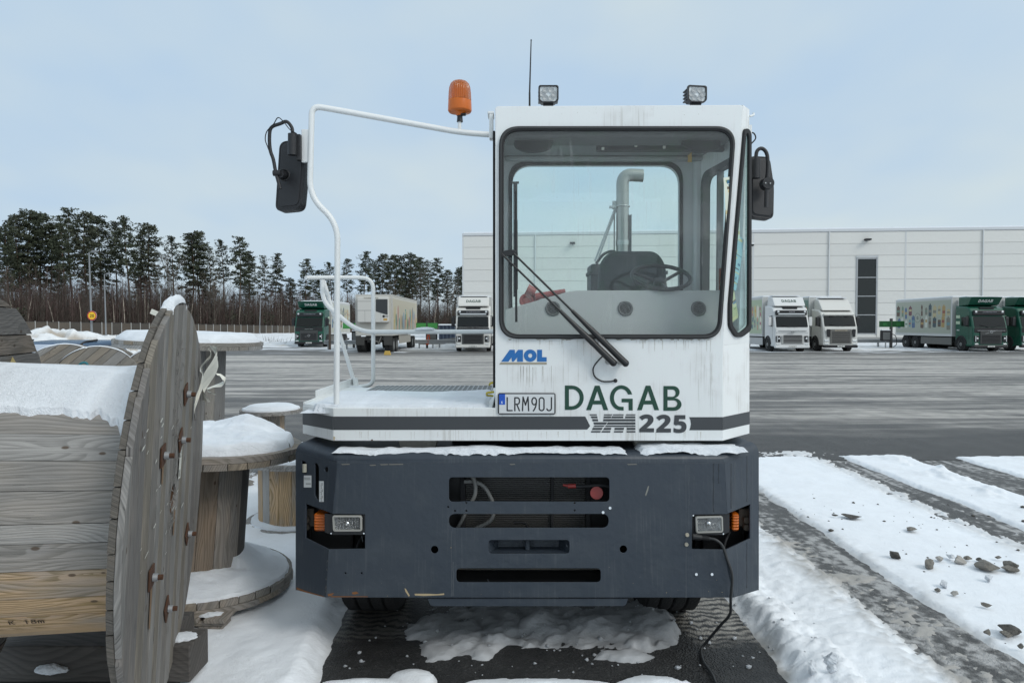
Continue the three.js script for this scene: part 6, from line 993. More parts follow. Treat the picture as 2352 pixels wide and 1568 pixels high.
// ---------------------------------------------------------------- the big reel in the foreground, lying on its flanges
{
  const axis = V(0.955, -0.058, -0.285).normalize(), hub = at(397, 1146, 3.0), R = 0.86, T = 0.046, L = 0.70, r = 0.525;
  const foot = hub.clone().addScaledVector(axis, -(L + 2 * T));
  const mats = [GREY0, STAIN, DIM, BROWN, GREY2, DIM];
  // the drum boards weather from silver grey on top to warm brown underneath
  const big = makeReel('large_cable_reel', 'huge weathered cable reel lying on its side at the left foreground, snow on its drum', { at: foot, R, T, L, r, bw: 0.105, sw: 0.108, seed: 501, hole: 0.067, turn: Math.PI / 2, flangeMats: [OLD0, OLD1, OLD2, OLD3, OLD2], drumMats: mats, phase: 0.05, staveMat: (a, Rn) => { const e = -Math.sin(a); return e > -0.15 ? pick([GREY0, GREY1, GREY2], Rn) : e > -0.45 ? pick([WARM0, GREY2], Rn) : pick([WARM0, WARM1, WARM1], Rn); } });
  orient(big, axis);
  big.flanges[1].children.forEach((m) => { if (m.material && m.geometry.boundingBox === null) m.geometry.computeBoundingBox(); if (m.geometry.boundingBox.max.y < L + T * 1.52) m.material = RIM; });
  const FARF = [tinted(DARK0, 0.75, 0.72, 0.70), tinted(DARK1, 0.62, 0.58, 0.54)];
  // the far flange faces away from the light, that shade tinted into its boards
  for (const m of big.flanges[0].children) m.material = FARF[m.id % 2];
  const faceP = (px, py) => { const o = hub.clone().addScaledVector(axis, 0.002), q = ray(px, py), t = o.clone().sub(EYEV).dot(axis) / q.dot(axis); return q.multiplyScalar(t).add(EYEV); };
  const upF = V(0, 1, 0).addScaledVector(axis, -axis.y).normalize(), side = upF.clone().cross(axis), basis = new THREE.Matrix4().makeBasis(side, upF, axis), inv = new THREE.Matrix4();
  big.updateMatrixWorld(true); inv.copy(big.matrixWorld).invert();
  const onFace = (name, geo, p, m, parent = big) => { const g = geo.applyMatrix4(basis).translate(p.x, p.y, p.z).applyMatrix4(inv); return sub(parent, name, g, m); };
  [[425, 905], [372, 1046], [413, 1010], [428, 1226], [345, 1326], [381, 1398]].forEach(([px, py], k) => {
    const p = faceP(px, py), w = onFace('washer', box(-0.042, 0.042, -0.042, 0.042, 0, 0.006, 0.002).rotateZ([0.35, 0.1, 0.5, 0.75, 0.05, 0.6][k]), p, M.rust);
    onFace('nut', new THREE.CylinderGeometry(0.016, 0.016, 0.018, 6).rotateX(Math.PI / 2).translate(0, 0, 0.017), p, M.galv, w); onFace('bolt_end', new THREE.CylinderGeometry(0.0105, 0.0105, 0.02, 12).rotateX(Math.PI / 2).translate(0, 0, 0.034), p, M.rust, w);
  });
  onFace('hub_tube', new THREE.CylinderGeometry(0.066, 0.066, 0.3, 28, 1, true).rotateX(Math.PI / 2).translate(0, 0, -0.16), faceP(397, 1146), mat([0.10, 0.055, 0.03], 0.9, { side: THREE.DoubleSide }));
  // rust runs below the nuts, splinters, paper label and torn wrapping left on the face
  for (const [px, py, l] of [[345, 1372, 0.26], [372, 1085, 0.10], [398, 1200, 0.12]]) { const s = roundPath(new THREE.Shape(), [[-0.022, 0.5 * l], [0.022, 0.5 * l], [0.012, -0.5 * l], [-0.014, -0.45 * l]].map((p) => new THREE.Vector2(...p)), 0.01); onFace('rust_stain', new THREE.ShapeGeometry(s), faceP(px, py).addScaledVector(axis, 0.0015), mat([0.20, 0.125, 0.07], 0.9)); }
  const labM = mat([1, 1, 1], 0.6, { map: canvasTex(96, 200, (c) => { c.fillStyle = '#d2d0c6'; c.fillRect(0, 0, 96, 200); c.fillStyle = '#333'; for (let k = 0; k < 9; k++) c.fillRect(10, 20 + 7 * k, 60 + (k % 3) * 8, 3); for (let k = 0; k < 8; k++) c.fillRect(14, 150 + 5 * k, 64, 2 + (k % 2)); }) });
  onFace('paper_label', new THREE.PlaneGeometry(0.055, 0.16).rotateZ(-0.08), faceP(412, 1058).addScaledVector(axis, 0.003), labM);
  const Rn = rng(77), scrap = (px, py, w, h, rot, bulge) => { const g = new THREE.PlaneGeometry(w, h, 6, 10), p = g.attributes.position; for (let k = 0; k < p.count; k++) { const y = p.getY(k) / h, x = p.getX(k); p.setX(k, x * (0.75 + 0.4 * Math.sin(y * 5 + rot * 9)) + 0.006 * Math.sin(k * 2.1)); p.setZ(k, 0.006 + bulge * (0.5 + 0.5 * Math.sin(y * 5 + x * 20))); } g.computeVertexNormals(); return onFace('torn_wrapping', g.rotateZ(rot), faceP(px, py), M.paper); };
  scrap(462, 858, 0.09, 0.30, 0.15, 0.07); scrap(445, 905, 0.05, 0.26, -0.12, 0.03); scrap(470, 884, 0.07, 0.12, 0.7, 0.10); scrap(457, 830, 0.04, 0.14, 0.3, 0.05);
  for (let k = 0; k < 26; k++) { const px = 318 + 120 * Rn(), py = 960 + 380 * Rn(), s = 0.006 + 0.014 * Rn(); onFace('paper_scrap', new THREE.PlaneGeometry(s, s * 1.6).rotateZ(Rn() * 3).rotateX(0.3), faceP(px, py).addScaledVector(axis, 0.006), M.paper); }
  const sp = []; for (let k = 0; k < 60; k++) { const a = V((Rn() - 0.5) * 0.16, (Rn() - 0.5) * 0.9, 0.002), b = a.clone().add(V((Rn() - 0.5) * 0.05, (Rn() - 0.5) * 0.10, 0.012 * Rn())); sp.push(rod(a, b, 0.0022, 0.0008, 4)); }
  onFace('splinters', merge(sp), faceP(402, 1010), GREY2).userData.kind = 'stuff';
  { const p = faceP(368, 722); part(big, 'torn_wrapping', (() => { const a = at(352, 718, 3.1), b = at(380, 728, 3.1); return setUV(new THREE.BoxGeometry(0.085, 0.022, 0.006).rotateZ(-0.4).translate((a.x + b.x) / 2, (a.y + b.y) / 2, a.z).translate(big.position.x, big.position.y, big.position.z).translate(-0, 0, 0).applyMatrix4(new THREE.Matrix4().makeTranslation(-big.position.x, -big.position.y, -big.position.z)).applyMatrix4(inv), (x) => x, (x, y) => y).translate(big.position.x, big.position.y, big.position.z); })(), M.paper); }
  // stencilled marking on a low board of the drum
  { const px = 100, py = 1424; let D = 2.2; for (; D < 3.2; D += 0.004) { const p = at(px, py, D).sub(hub), w = p.addScaledVector(axis, -p.dot(axis)).length(); if (w < r * 1.006) break; } const p = at(px, py, D), q = p.clone().sub(hub), n = q.addScaledVector(axis, -q.dot(axis)).normalize(), u = axis.clone(), v = n.clone().cross(u);
    const tex = canvasTex(512, 96, (c) => { c.clearRect(0, 0, 512, 96); c.fillStyle = 'rgba(22,18,14,0.85)'; c.font = 'bold 84px monospace'; c.fillText('K 18m', 10, 76); }); sub(big, 'stencil_mark', new THREE.PlaneGeometry(0.24, 0.045).applyMatrix4(new THREE.Matrix4().makeBasis(u, v, n)).translate(p.x + n.x * 0.004, p.y + n.y * 0.004, p.z + n.z * 0.004).applyMatrix4(inv), mat([1, 1, 1], 0.9, { map: tex, transparent: true })); }
  // snow along the drum and on the flange's upper rim
  const f = upF.clone().cross(axis).negate(); if (f.z < 0) f.negate();
  const t0 = -(L + T) + 0.003, t1 = -T - 0.003;
  single('snow_cover', 'thick smooth snow lying along the drum of the huge foreground reel', 'snow', gridGeo(150, 70, (u, v) => {
    const t = mix(t0, t1, u), end = sstep(0.70, 1.0, u), lim = 0.72 + 0.36 * end * end + 0.05 * (fbm(t * 9, 3, 3, 301) - 0.5) + 0.05 * (fbm(t * 40, 1, 2, 302) - 0.5) * (1 + 2 * sstep(0.55, 0.75, u)), ph = mix(-1.15, lim, v), n = fbm(t * 5, ph * 3, 3, 303) - 0.5, m = fbm(t * 34, ph * 20, 2, 304) - 0.5;
    const e = Math.min(lim - ph, ph + 1.15), th = v > 0.985 ? -0.012 : 0.016 * sstep(0, 0.04, e) + 0.034 * sstep(0, 0.75, e) * (1 + 0.2 * n) + 0.010 * m * sstep(0.16, 0, lim - ph) + 0.02 * end * sstep(0, 0.4, e), rr = r + 0.003 + th;
    return hub.clone().addScaledVector(axis, t).addScaledVector(upF, rr * Math.cos(ph)).addScaledVector(f, rr * Math.sin(ph));
  }), M.snow);
  single('snow_cover', 'small snow cap on the very top of the huge reel\'s flange', 'snow', gridGeo(60, 18, (u, v) => {
    const ph = mix(-0.10, 0.27, u), e = Math.min(u, 1 - u) * 2, n = fbm(ph * 14, v * 3, 3, 311) - 0.5, w = mix(-T - 0.002, 0.002, v), k = Math.sin(Math.PI * v), th = (0.006 + 0.032 * Math.sqrt(k) * (1 + 0.5 * n)) * sstep(0, 0.3, e) - (e < 0.02 ? 0.02 : 0), rr = R * 1.004 + th;
    return hub.clone().addScaledVector(axis, w).addScaledVector(upF, rr * Math.cos(ph)).addScaledVector(f, rr * Math.sin(ph));
  }), M.snow);
  // timbers that carry it, their wood darkened for the shade under the reel
  const beamG = (x0, x1, y0, y1, z0, z1, o) => setUV(box(x0, x1, y0, y1, z0, z1, 0.008), (x, y) => x / 1.6 + o, (x, y, z) => (y + z) / 0.30 + o);
  single('support_beam', 'thick dark timber beam under the huge reel, its end showing right of the flange', 'beam', beamG(-3.0, -1.53, 0.10, 0.275, -3.40, -3.20, 0.2), DARKEST);
  single('support_beam', 'lower dark timber beam on the ground under the huge reel', 'beam', beamG(-3.1, -1.60, -0.02, 0.098, -3.42, -3.16, 0.7), DARKEST);
  single('support_beam', 'short upper timber piece with a snow hump under the huge drum', 'beam', beamG(-2.35, -1.72, 0.02, 0.25, -3.66, -3.50, 0.4), DARKEST);
  single('snow_cover', 'hump of snow on the short timber under the huge drum', 'snow', lumpy(-2.08, 0.24, -3.57, 0.30, 0.09, 0.10, 13), M.snow);
  single('snow_cover', 'little snow patch on the front of the dark timber beam', 'snow', (() => { const p = at(118, 1540, 3.19); return lumpy(p.x, p.y, p.z, 0.075, 0.03, 0.03, 15); })(), M.snow);
  single('snow_cover', 'dusting of snow on the beam end right of the big flange', 'snow', lumpy(-1.61, 0.275, -3.29, 0.07, 0.014, 0.05, 17), M.snow);
  // yellow strap and teal rope end lying over the drum's snow
  { const p = (x, y, D) => at(x, y, D); const flat = (pts, w) => { const c = new THREE.CatmullRomCurve3(pts), g = gridGeo(40, 2, (u, v) => { const q = c.getPointAt(u); return V(q.x + (v - 0.5) * w, q.y + (v - 0.5) * w * 0.35, q.z); }); return g; };
    const m = mat([0.50, 0.42, 0.20], 0.8, { side: THREE.DoubleSide }); single('strap', 'faded yellow strap hanging on the far flange of the huge reel', 'strap', merge([flat([p(-14, 800, 3.15), p(2, 808, 3.12), p(14, 822, 3.1), p(26, 842, 3.06)], 0.05), flat([p(-2, 808, 3.14), p(8, 818, 3.14), p(10, 842, 3.10)], 0.035)]), m);
    single('rope', 'scrap of teal rope behind the snowy drum', 'rope', tube([p(178, 842, 3.35), p(186, 834, 3.35), p(196, 833, 3.36), p(201, 840, 3.36), p(203, 850, 3.36)], 0.006, 30), mat([0.03, 0.17, 0.20], 0.7)); }
}
// ---------------------------------------------------------------- upright reels between the big one and the tractor
{
  const D = 4.35, a = V((440 - CX) / FOCAL * D, 0.152, -D), b = V((462 - CX) / FOCAL * D, 1.05, -D - 0.02), axis = b.clone().sub(a).normalize(), R = 0.60, T = 0.075;
  const reel = makeReel('cable_reel', 'upright dark-drummed cable reel on a pallet, lumpy snow on both flanges', { at: a, R, T, L: 0.75, r: 0.285, bw: 0.12, sw: 0.10, seed: 521, flangeMats: [DIM, BROWN, DARK1], drumMats: [DARK0, DARK1, tinted(DARK1, 0.8, 0.7, 0.6), DARKEST], turn: 0.5 });
  reel.quaternion.setFromUnitVectors(V(0, 1, 0), axis);
  snowDisc('thick lumpy snow on the upper flange of the dark-drummed reel', a.clone().addScaledVector(axis, 0.90), R, 0.060, 531, { up: axis, lump: 0.9, edge: 0.06, fill: 0.975, ragged: 0.09, extra: (x, z) => 0.07 * Math.exp(-((x - 0.15) ** 2 + (z + 0.30) ** 2) / 0.03) });
  snowDisc('snow covering the lower flange of the dark-drummed reel', a.clone().addScaledVector(axis, T), R, 0.05, 541, { up: axis, lump: 0.6, edge: 0.2, inner: 0.22, fill: 0.985, ragged: 0.05, extra: (x, z) => 0.07 * Math.exp(-((Math.hypot(x, z) - 0.27) ** 2) / 0.012) * (z < 0.1 ? 1.2 : 0.3) });
  const P = thing('pallet', 'low wooden pallet under the dark-drummed reel', 'pallet', V(-2.1, 0, -4.2)), blk = (x, z) => setUV(box(x - 0.07, x + 0.07, 0.0, 0.10, z - 0.06, z + 0.06, 0.006), (q) => q * 2, (q, y, w) => (y + w) * 5), brd = (x0, x1, z0, z1, y0, y1, o) => setUV(box(x0, x1, y0, y1, z0, z1, 0.003), (x, y, z) => (x1 - x0 > z1 - z0 ? x : z) / 1.6 + o, (x, y, z) => (x1 - x0 > z1 - z0 ? z : x) / 0.14 + y * 3);
  for (const x of [-2.6, -2.15, -1.70]) for (const z of [-3.86, -4.25, -4.62]) part(P, 'block', blk(x, z), pick([M.wood[6], DARK1], rng(x * 91 + z * 7)));
  for (let k = 0; k < 3; k++) part(P, 'stringer_board', brd(-2.67, -1.63, -3.92 - 0.38 * k, -3.80 - 0.38 * k, 0.102, 0.124, k * 0.3), M.wood[6]);
  for (let k = 0; k < 7; k++) part(P, 'deck_board', brd(-2.66 + 0.155 * k, -2.54 + 0.155 * k, -4.70, -3.78, 0.126, 0.148, k * 0.21), pick([M.wood[6], DARK1, GREY1], rng(k + 5)));
  single('snow_cover', 'white patch of snow on the front corner of the pallet', 'snow', lumpy(-1.73, 0.148, -3.86, 0.075, 0.016, 0.05, 19), M.snow);
}
{
  const D = 7, a = upright(424, D, 0.02), axis = V(0.035, 1, 0.0).normalize(), R = 0.70, T = 0.075, L = 1.47;
  const r = makeReel('cable_reel', 'tall grey cable reel standing behind the huge one, wide snowy top', { at: a, R, T, L, r: 0.34, bw: 0.12, sw: 0.11, seed: 551, flangeMats: [GREY0, BROWN, DIM], drumMats: [DARK0, DARK1, DIM], turn: 0.9 }); r.quaternion.setFromUnitVectors(V(0, 1, 0), axis); r.rotateY(0);
  snowDisc('smooth snow on the wide top of the tall grey reel', a.clone().addScaledVector(axis, L + 2 * T), R, 0.085, 561, { up: axis, lump: 0.12, edge: 0.14, fill: 0.97, ragged: 0.03 });
}
{
  const D = 8, a = upright(621, D, 0.02), R = 0.35, T = 0.045;
  makeReel('cable_reel', 'small pale cable reel at the back, just left of the tractor deck', { at: a, R, T, L: 0.70, r: 0.155, bw: 0.10, sw: 0.09, seed: 571, flangeMats: [GREY0, GREY1], drumMats: [WARM0, M.wood[6], GREY2], turn: 0.2 });
  snowDisc('thin even snow on the small reel at the back', a.clone().add(V(0, 0.79, 0)), R, 0.05, 581, { lump: 0.12, edge: 0.3, fill: 0.95, ragged: 0.03 });
}
{
  const D = 6.1, a = upright(690, D, 0.02), R = 0.475, T = 0.05, axis = V(0.012, 1, 0).normalize();
  makeReel('cable_reel', 'fresh brown cable reel half hidden by the grey bumper', { at: a, R, T, L: 0.51, r: 0.37, bw: 0.11, sw: 0.11, seed: 591, flangeMats: [GREY0, GREY1, M.wood[6]], drumMats: [WARM0, WARM1, GREY2, WARM0], turn: 0.7 });
  snowDisc('flat snow on the brown reel beside the bumper', a.clone().add(V(0, 0.61, 0)), R, 0.055, 601, { lump: 0.15, edge: 0.2, fill: 0.97, ragged: 0.04 });
  snowDisc('snow ring on the foot flange of the brown reel', a.clone().add(V(0, T, 0)), R, 0.03, 603, { lump: 0.4, edge: 0.2, inner: 0.33, fill: 0.97, ragged: 0.08 });
}
// ---------------------------------------------------------------- reels lying farther back, only their rims above the snowy drum
{
  const far = [[146, 12.2, 0.73, V(0.42, 0, 0.90), 0.62, 'grey reel lying in the back row, left of the two rims above the snowy drum', 611], [222, 11.6, 0.72, V(0.36, 0, 0.93), 0.75, 'grey reel lying in the back row, its slanted boards just left of the big flange', 621], [20, 9.6, 0.66, V(0.55, 0, 0.83), 0.8, 'brown reel in the back row, partly behind the dark far flange', 631], [366, 12.4, 0.70, V(0.5, 0, 0.86), 0.7, 'reel in the back row peeping out left of the big flange', 641]];
  for (const [px, D, R, ax, turn, label, seed] of far) {
    const c = upright(px, D, R - 0.02), L = 0.55, T = 0.07, axis = ax.clone().normalize();
    const t = makeReel('cable_reel', label, { at: c.clone().addScaledVector(axis, -(L + 2 * T)), R, T, L, r: 0.32, bw: 0.13, sw: 0.14, seed, flangeMats: seed === 631 ? [BROWN, DARK1] : [DIM, STAIN, GREY0, DIM], drumMats: [DARK1, GREY0], turn: 0, bolts: 8 });
    orient(t, axis, turn);
    const upF = V(0, 1, 0).addScaledVector(axis, -axis.y).normalize(), f = upF.clone().cross(axis);
    single('snow_cover', 'thin snow line on the rim of the ' + { 611: 'left grey reel of the back row', 621: 'right grey reel of the back row', 631: 'brown reel of the back row', 641: 'reel peeping out beside the big flange' }[seed], 'snow', gridGeo(60, 10, (u, v) => { const ph = mix(-0.95, 0.75, u), e = Math.min(u, 1 - u), th = (0.003 + 0.013 * Math.sin(Math.PI * v) * (0.6 + 0.8 * fbm(ph * 7, v, 2, seed))) * sstep(0, 0.15, e) - (e < 0.01 ? 0.02 : 0); return c.clone().addScaledVector(axis, mix(-T, 0, v)).addScaledVector(upF, (R * 1.008 + th) * Math.cos(ph)).addScaledVector(f, (R * 1.008 + th) * Math.sin(ph)); }), M.snow);
  }
}
{   // small car parked behind the reels, only its tail shows
  const D = 15, x = (66 - CX) / FOCAL * D, c = thing('parked_car', 'small blue car with a snow-dusted rear window behind the reels', 'car', V(x, 0, -D - 1)), blue = mat([0.055, 0.10, 0.17], 0.25);
  const prof = new THREE.Shape([[0, 0.3], [0, 0.78], [0.12, 0.98], [0.62, 1.38], [1.9, 1.42], [2.6, 1.02], [3.7, 0.9], [3.9, 0.6], [3.9, 0.3]].map((p) => new THREE.Vector2(...p)));
  part(c, 'body', extr(prof, 1.7, 0.07, 4).rotateY(Math.PI / 2).translate(x - 0.85, 0, -D), blue);
  part(c, 'rear_window', new THREE.PlaneGeometry(1.3, 0.52).rotateX(-0.92).translate(x, 1.19, -D - 0.325), mat([0.42, 0.47, 0.55], 0.4));
  part(c, 'rear_bumper', box(x - 0.84, x + 0.84, 0.3, 0.55, -D - 0.1, -D + 0.08, 0.05), blue);
  for (const s of [-1, 1]) { part(c, 'tail_lamp', box(x + s * 0.78 - 0.08, x + s * 0.78 + 0.08, 0.75, 1.0, -D - 0.1, -D + 0.01, 0.02), M.red); for (const z of [0.75, 3.1]) part(c, 'wheel', new THREE.CylinderGeometry(0.31, 0.31, 0.2, 24).rotateZ(Math.PI / 2).translate(x + s * 0.76, 0.31, -D - z), M.rubber); part(c, 'roof_edge', tube([V(x + s * 0.80, 1.0, -D - 0.13), V(x + s * 0.78, 1.36, -D - 0.60), V(x + s * 0.76, 1.43, -D - 1.2)], 0.025, 16), M.dark); }
}
// ================================================================ PARKED LORRIES
const lorryPaint = { white: mat([0.66, 0.665, 0.66], 0.32), cream: mat([0.62, 0.61, 0.58], 0.36), green: mat([0.012, 0.085, 0.055], 0.26) };
const windM = phys([0.010, 0.012, 0.012], 0.12, { specularIntensity: 0.55 }), greyBox = mat([0.52, 0.525, 0.51], 0.5), tyreFar = mat([0.022, 0.022, 0.022], 0.9), rimFar = mat([0.22, 0.22, 0.215], 0.5, { metalness: 0.3 }), underM = mat([0.03, 0.029, 0.028], 0.8), lampM2 = mat([0.70, 0.72, 0.73], 0.12, { metalness: 0.4 }), dirtyM = mat([0.16, 0.155, 0.145], 0.8);
function sideArt(seed, base, pale) {   // box print: rows of packaged groceries round a ring of lettering
  return mat([1, 1, 1], 0.5, { map: canvasTex(1024, 384, (c, w, h) => {
    const R = rng(seed); c.fillStyle = base; c.fillRect(0, 0, w, h);
    const hues = pale ? ['#b98d7c', '#8fa6b4', '#9fae8b', '#c5b07e', '#7f8f93', '#a8747a', '#c49f5c', '#d8d3c4', '#60747c'] : ['#8d5148', '#50688a', '#6b8474', '#a98d5c', '#5f4d44', '#6a8d94', '#b3a682', '#6e4650', '#c4c6bd', '#41525a', '#7d7a70'];
    const pack = (x, y, a, b) => { c.save(); c.translate(x, y); c.rotate((R() - 0.5) * (pale ? 0.5 : 0.12)); const q = hues[Math.floor(R() * hues.length)]; c.fillStyle = q; c.beginPath(); c.roundRect(-a / 2, -b / 2, a, b, Math.min(a, b) * 0.25 * R() + 3); c.fill(); c.fillStyle = hues[Math.floor(R() * hues.length)]; c.fillRect(-a * 0.42, -b * (0.05 + 0.2 * R()), a * 0.84, b * 0.25); if (b > a * 1.7) { c.fillStyle = q; c.fillRect(-a * 0.18, -b / 2 - b * 0.12, a * 0.36, b * 0.13); } c.restore(); };
    for (let k = 0; k < 26; k++) { const x = 40 + (k % 13) * 77 + 20 * R(), y = (k < 13 ? 130 : 265) + 30 * (R() - 0.5); if (Math.abs(x - 430) < 80 && Math.abs(y - 200) < 90) continue; pack(x, y, 30 + 36 * R(), 70 + 70 * R()); }
    c.strokeStyle = '#33413f'; c.lineWidth = 7; c.setLineDash([9, 9]); c.beginPath(); c.arc(430, 200, 56, 0, 6.3); c.stroke(); c.setLineDash([]); c.fillStyle = '#33413f'; c.font = 'bold 52px sans-serif'; c.textAlign = 'center'; c.fillText('G', 430, 218);
  }) });
}
const textM = (txt, fg, bg, o = {}) => mat([1, 1, 1], 0.45, { map: canvasTex(512, 128, (c, w, h) => { if (bg) { c.fillStyle = bg; c.fillRect(0, 0, w, h); } else c.clearRect(0, 0, w, h); c.fillStyle = fg; c.font = (o.style || 'bold ') + (o.size || 100) + 'px ' + (o.face || 'sans-serif'); c.textAlign = 'center'; c.textBaseline = 'middle'; c.fillText(txt, w / 2, h / 2 + 6, w * 0.94); }), transparent: !bg });
const FACE = { fhw: textM('DAGAB', '#20463c', null, { size: 96 }), fhg: textM('DAGAB', '#eef2f0', null, { size: 96 }), globe: textM('GLOBETROTTER', '#b9bdc6', '#17191f', { size: 64, style: 'italic ' }), fh25: textM('FH25', '#c9ccd2', '#17191f', { size: 84, style: 'italic ' }), plate: textM('TSR 54K', '#222', '#c9cac6', { size: 92 }), plate2: textM('FYN 157', '#222', '#c9cac6', { size: 92 }), volvo: textM('V O L V O', '#b9c2bf', '#232a29', { size: 70 }), scania: textM('SCANIA', '#5f5b54', '#8d8577', { size: 100 }), dag: textM('DAGAB', '#f0f3f1', null, { size: 90 }) };
function lorry(o) {   // faces +z; x is its middle, z the front
  const { x, D, paint, kind, len } = o, y0 = groundY(x, -D), t = thing(o.name, o.label, 'truck', V(x, y0, -D), o.group), P = lorryPaint[paint], W = 1.25, p = (n, g, m, k) => sub(t, n, g, m, k);
  // cab: side profile with raked windscreen and rounded roof
  const prof = kind === 'scania' ? [[0, 0.45], [0.04, 1.45], [0.10, 1.78], [0.42, 2.62], [0.58, 2.84], [0.95, 3.02], [2.05, 3.12], [2.05, 0.9], [1.9, 0.45]] : [[0, 0.38], [0.03, 1.35], [0.06, 1.72], [0.34, 2.58], [0.38, 2.92], [0.55, 3.14], [0.95, 3.28], [2.05, 3.34], [2.05, 0.9], [1.9, 0.38]];
  const sh = new THREE.Shape(prof.map(([a, b]) => new THREE.Vector2(a, b)));
  const cabG = extr(sh, 2 * W, 0.10, 6).rotateY(Math.PI / 2).translate(-W, 0, 0); p('cab', cabG, P);
  const slope = (za, ya, zb, yb, w0, w1, off, wTop = w1) => { const s = new THREE.Shape([[-w0, 0], [w0, 0], [wTop, 1], [-wTop, 1]].map((q) => new THREE.Vector2(...q))), g = roundG(s, za, ya, zb, yb, off); return g; };
  function roundG(s, za, ya, zb, yb, off) { const l = Math.hypot(zb - za, yb - ya), u = V(1, 0, 0), v = V(0, (yb - ya) / l, -(zb - za) / l), n = u.clone().cross(v), pts = s.getPoints().map((q) => new THREE.Vector2(q.x, q.y * l)), g = extr(roundPath(new THREE.Shape(), pts, 0.07), 0.03, 0.008); return g.applyMatrix4(new THREE.Matrix4().makeBasis(u, v, n)).translate(n.x * off, ya + n.y * off, -za + n.z * off); }
  const [w0, w1] = [prof[2], prof[3]];
  p('windshield', slope(w0[0] + 0.02, w0[1] + 0.04, w1[0] - 0.02, w1[1] - 0.06, 1.13, 1.10, 0.0), windM);
  const cowl = kind === 'scania' ? M.dark : M.dark;
  p('lower_windshield_trim', slope(0.035, prof[1][1] + 0.02, w0[0] + 0.01, w0[1] + 0.02, 1.16, 1.16, -0.002), paint === 'green' || paint === 'cream' && kind !== 'scania' ? cowl : P);
  for (const s of [-1, 1]) p('wiper', rod(V(s * 0.1, w0[1] + 0.06, -w0[0] + 0.05), V(s * 0.75, w0[1] + 0.2, -w0[0] - 0.01), 0.018), M.dark);
  const visor = kind === 'scania' ? [2.60, 2.74] : [2.62, 2.98];
  const vis = p('sun_visor', box(-1.12, 1.12, visor[0], visor[1], -w1[0] - 0.05, -w1[0] + 0.16, 0.06), kind === 'scania' ? P : M.plastic);
  if (kind !== 'scania') { sub(vis, 'lettering', new THREE.PlaneGeometry(1.15, 0.15).translate(0, 2.86, -w1[0] + 0.163), o.sign || FACE.globe); for (const s of [-1, 1]) sub(vis, 'marker_lamp', box(s * 0.95 - 0.08, s * 0.95 + 0.08, 2.80, 2.94, -w1[0] + 0.10, -w1[0] + 0.165, 0.02), lampM2); if (paint !== 'green') sub(vis, 'light_strip', box(-0.95, 0.95, 2.66, 2.75, -w1[0] + 0.1, -w1[0] + 0.166, 0.01), lampM2); p('roof_hatch', box(-0.52, 0.52, 3.06, 3.22, -0.80, -0.46, 0.03).rotateX(0), M.dark); }
  else for (const s of [-0.55, 0.55]) p('marker_lamp', box(s - 0.12, s + 0.12, 2.50, 2.58, -0.43, -0.30, 0.02), M.dark);
  // roof deflector
  const dz = kind === 'scania' ? [[0.55, 3.00], [0.72, 3.22], [1.25, 3.80], [1.75, 3.90], [1.95, 3.0]] : paint === 'green' ? [[0.42, 3.95], [0.78, 3.42], [0.95, 3.36], [1.9, 3.3], [1.9, 3.98]] : [[0.52, 3.30], [0.56, 3.40], [0.95, 3.92], [1.8, 4.02], [1.95, 3.2]];
  const defl = p('roof_deflector', extr(new THREE.Shape(dz.map((q) => new THREE.Vector2(...q))), 2.24, 0.06, 5).rotateY(Math.PI / 2).translate(-1.12, 0, 0), P);
  if (kind !== 'scania') { const [a, b] = paint === 'green' ? [dz[1], dz[0]] : [dz[1], dz[2]]; const l = Math.hypot(b[0] - a[0], b[1] - a[1]), v = V(0, (b[1] - a[1]) / l, -(b[0] - a[0]) / l), n = V(1, 0, 0).cross(v); sub(defl, 'lettering', new THREE.PlaneGeometry(1.72, 0.43).applyMatrix4(new THREE.Matrix4().makeBasis(V(1, 0, 0), v, n)).translate(n.x * 0.012, (a[1] + b[1]) / 2 + n.y * 0.012, -(a[0] + b[0]) / 2 + n.z * 0.012), paint === 'green' ? FACE.fhg : FACE.fhw); }
  p('deflector_snow', box(-1.0, 1.0, Math.max(...dz.map((q) => q[1])) + 0.0, Math.max(...dz.map((q) => q[1])) + 0.05, -1.85, -1.15, 0.02), M.snow);
  // front: grille, head lamps, bumper, plate
  const gr = p('grille', box(-0.78, 0.78, 0.56, kind === 'scania' ? 1.62 : paint === 'white' ? 1.16 : 1.46, -0.02, 0.045, 0.03), kind === 'scania' ? dirtyM : paint === 'white' ? mat([0.40, 0.40, 0.39], 0.5) : mat([0.05, 0.052, 0.052], 0.6));
  const bars = kind === 'scania' ? [0.70, 0.83, 0.98, 1.12, 1.26, 1.40] : [0.68, 0.78, 0.88, 0.98, 1.08, 1.17]; for (const y of bars) sub(gr, 'grille_bar', box(-0.66, 0.66, y - 0.03, y + 0.03, 0.03, 0.07, 0.015), M.dark);
  if (kind === 'scania') { sub(gr, 'lettering', new THREE.PlaneGeometry(0.9, 0.13).translate(0, 1.53, 0.048), FACE.scania); for (const s of [-1, 1]) p('grille_wing', slope(-0.02, 1.05, 0.0, 1.62, 0.09, 0.14, 0.0).translate(s * 0.92, 0, 0.035), M.dark); }
  else { p('front_badge', merge([new THREE.TorusGeometry(0.085, 0.02, 8, 24).translate(0, paint === 'green' && o.far ? 1.0 : 1.42, 0.06), rod(V(-0.42, (paint === 'green' && o.far ? 1.0 : 1.42) - 0.12, 0.05), V(0.42, (paint === 'green' && o.far ? 1.0 : 1.42) + 0.12, 0.05), 0.012)]), M.galv); if (o.far) p('lettering', new THREE.PlaneGeometry(1.2, 0.12).translate(0, 1.56, 0.06), FACE.volvo); else p('chrome_strip', box(-1.0, 1.0, 1.50, 1.53, 0.0, 0.055, 0.01), M.galv); }
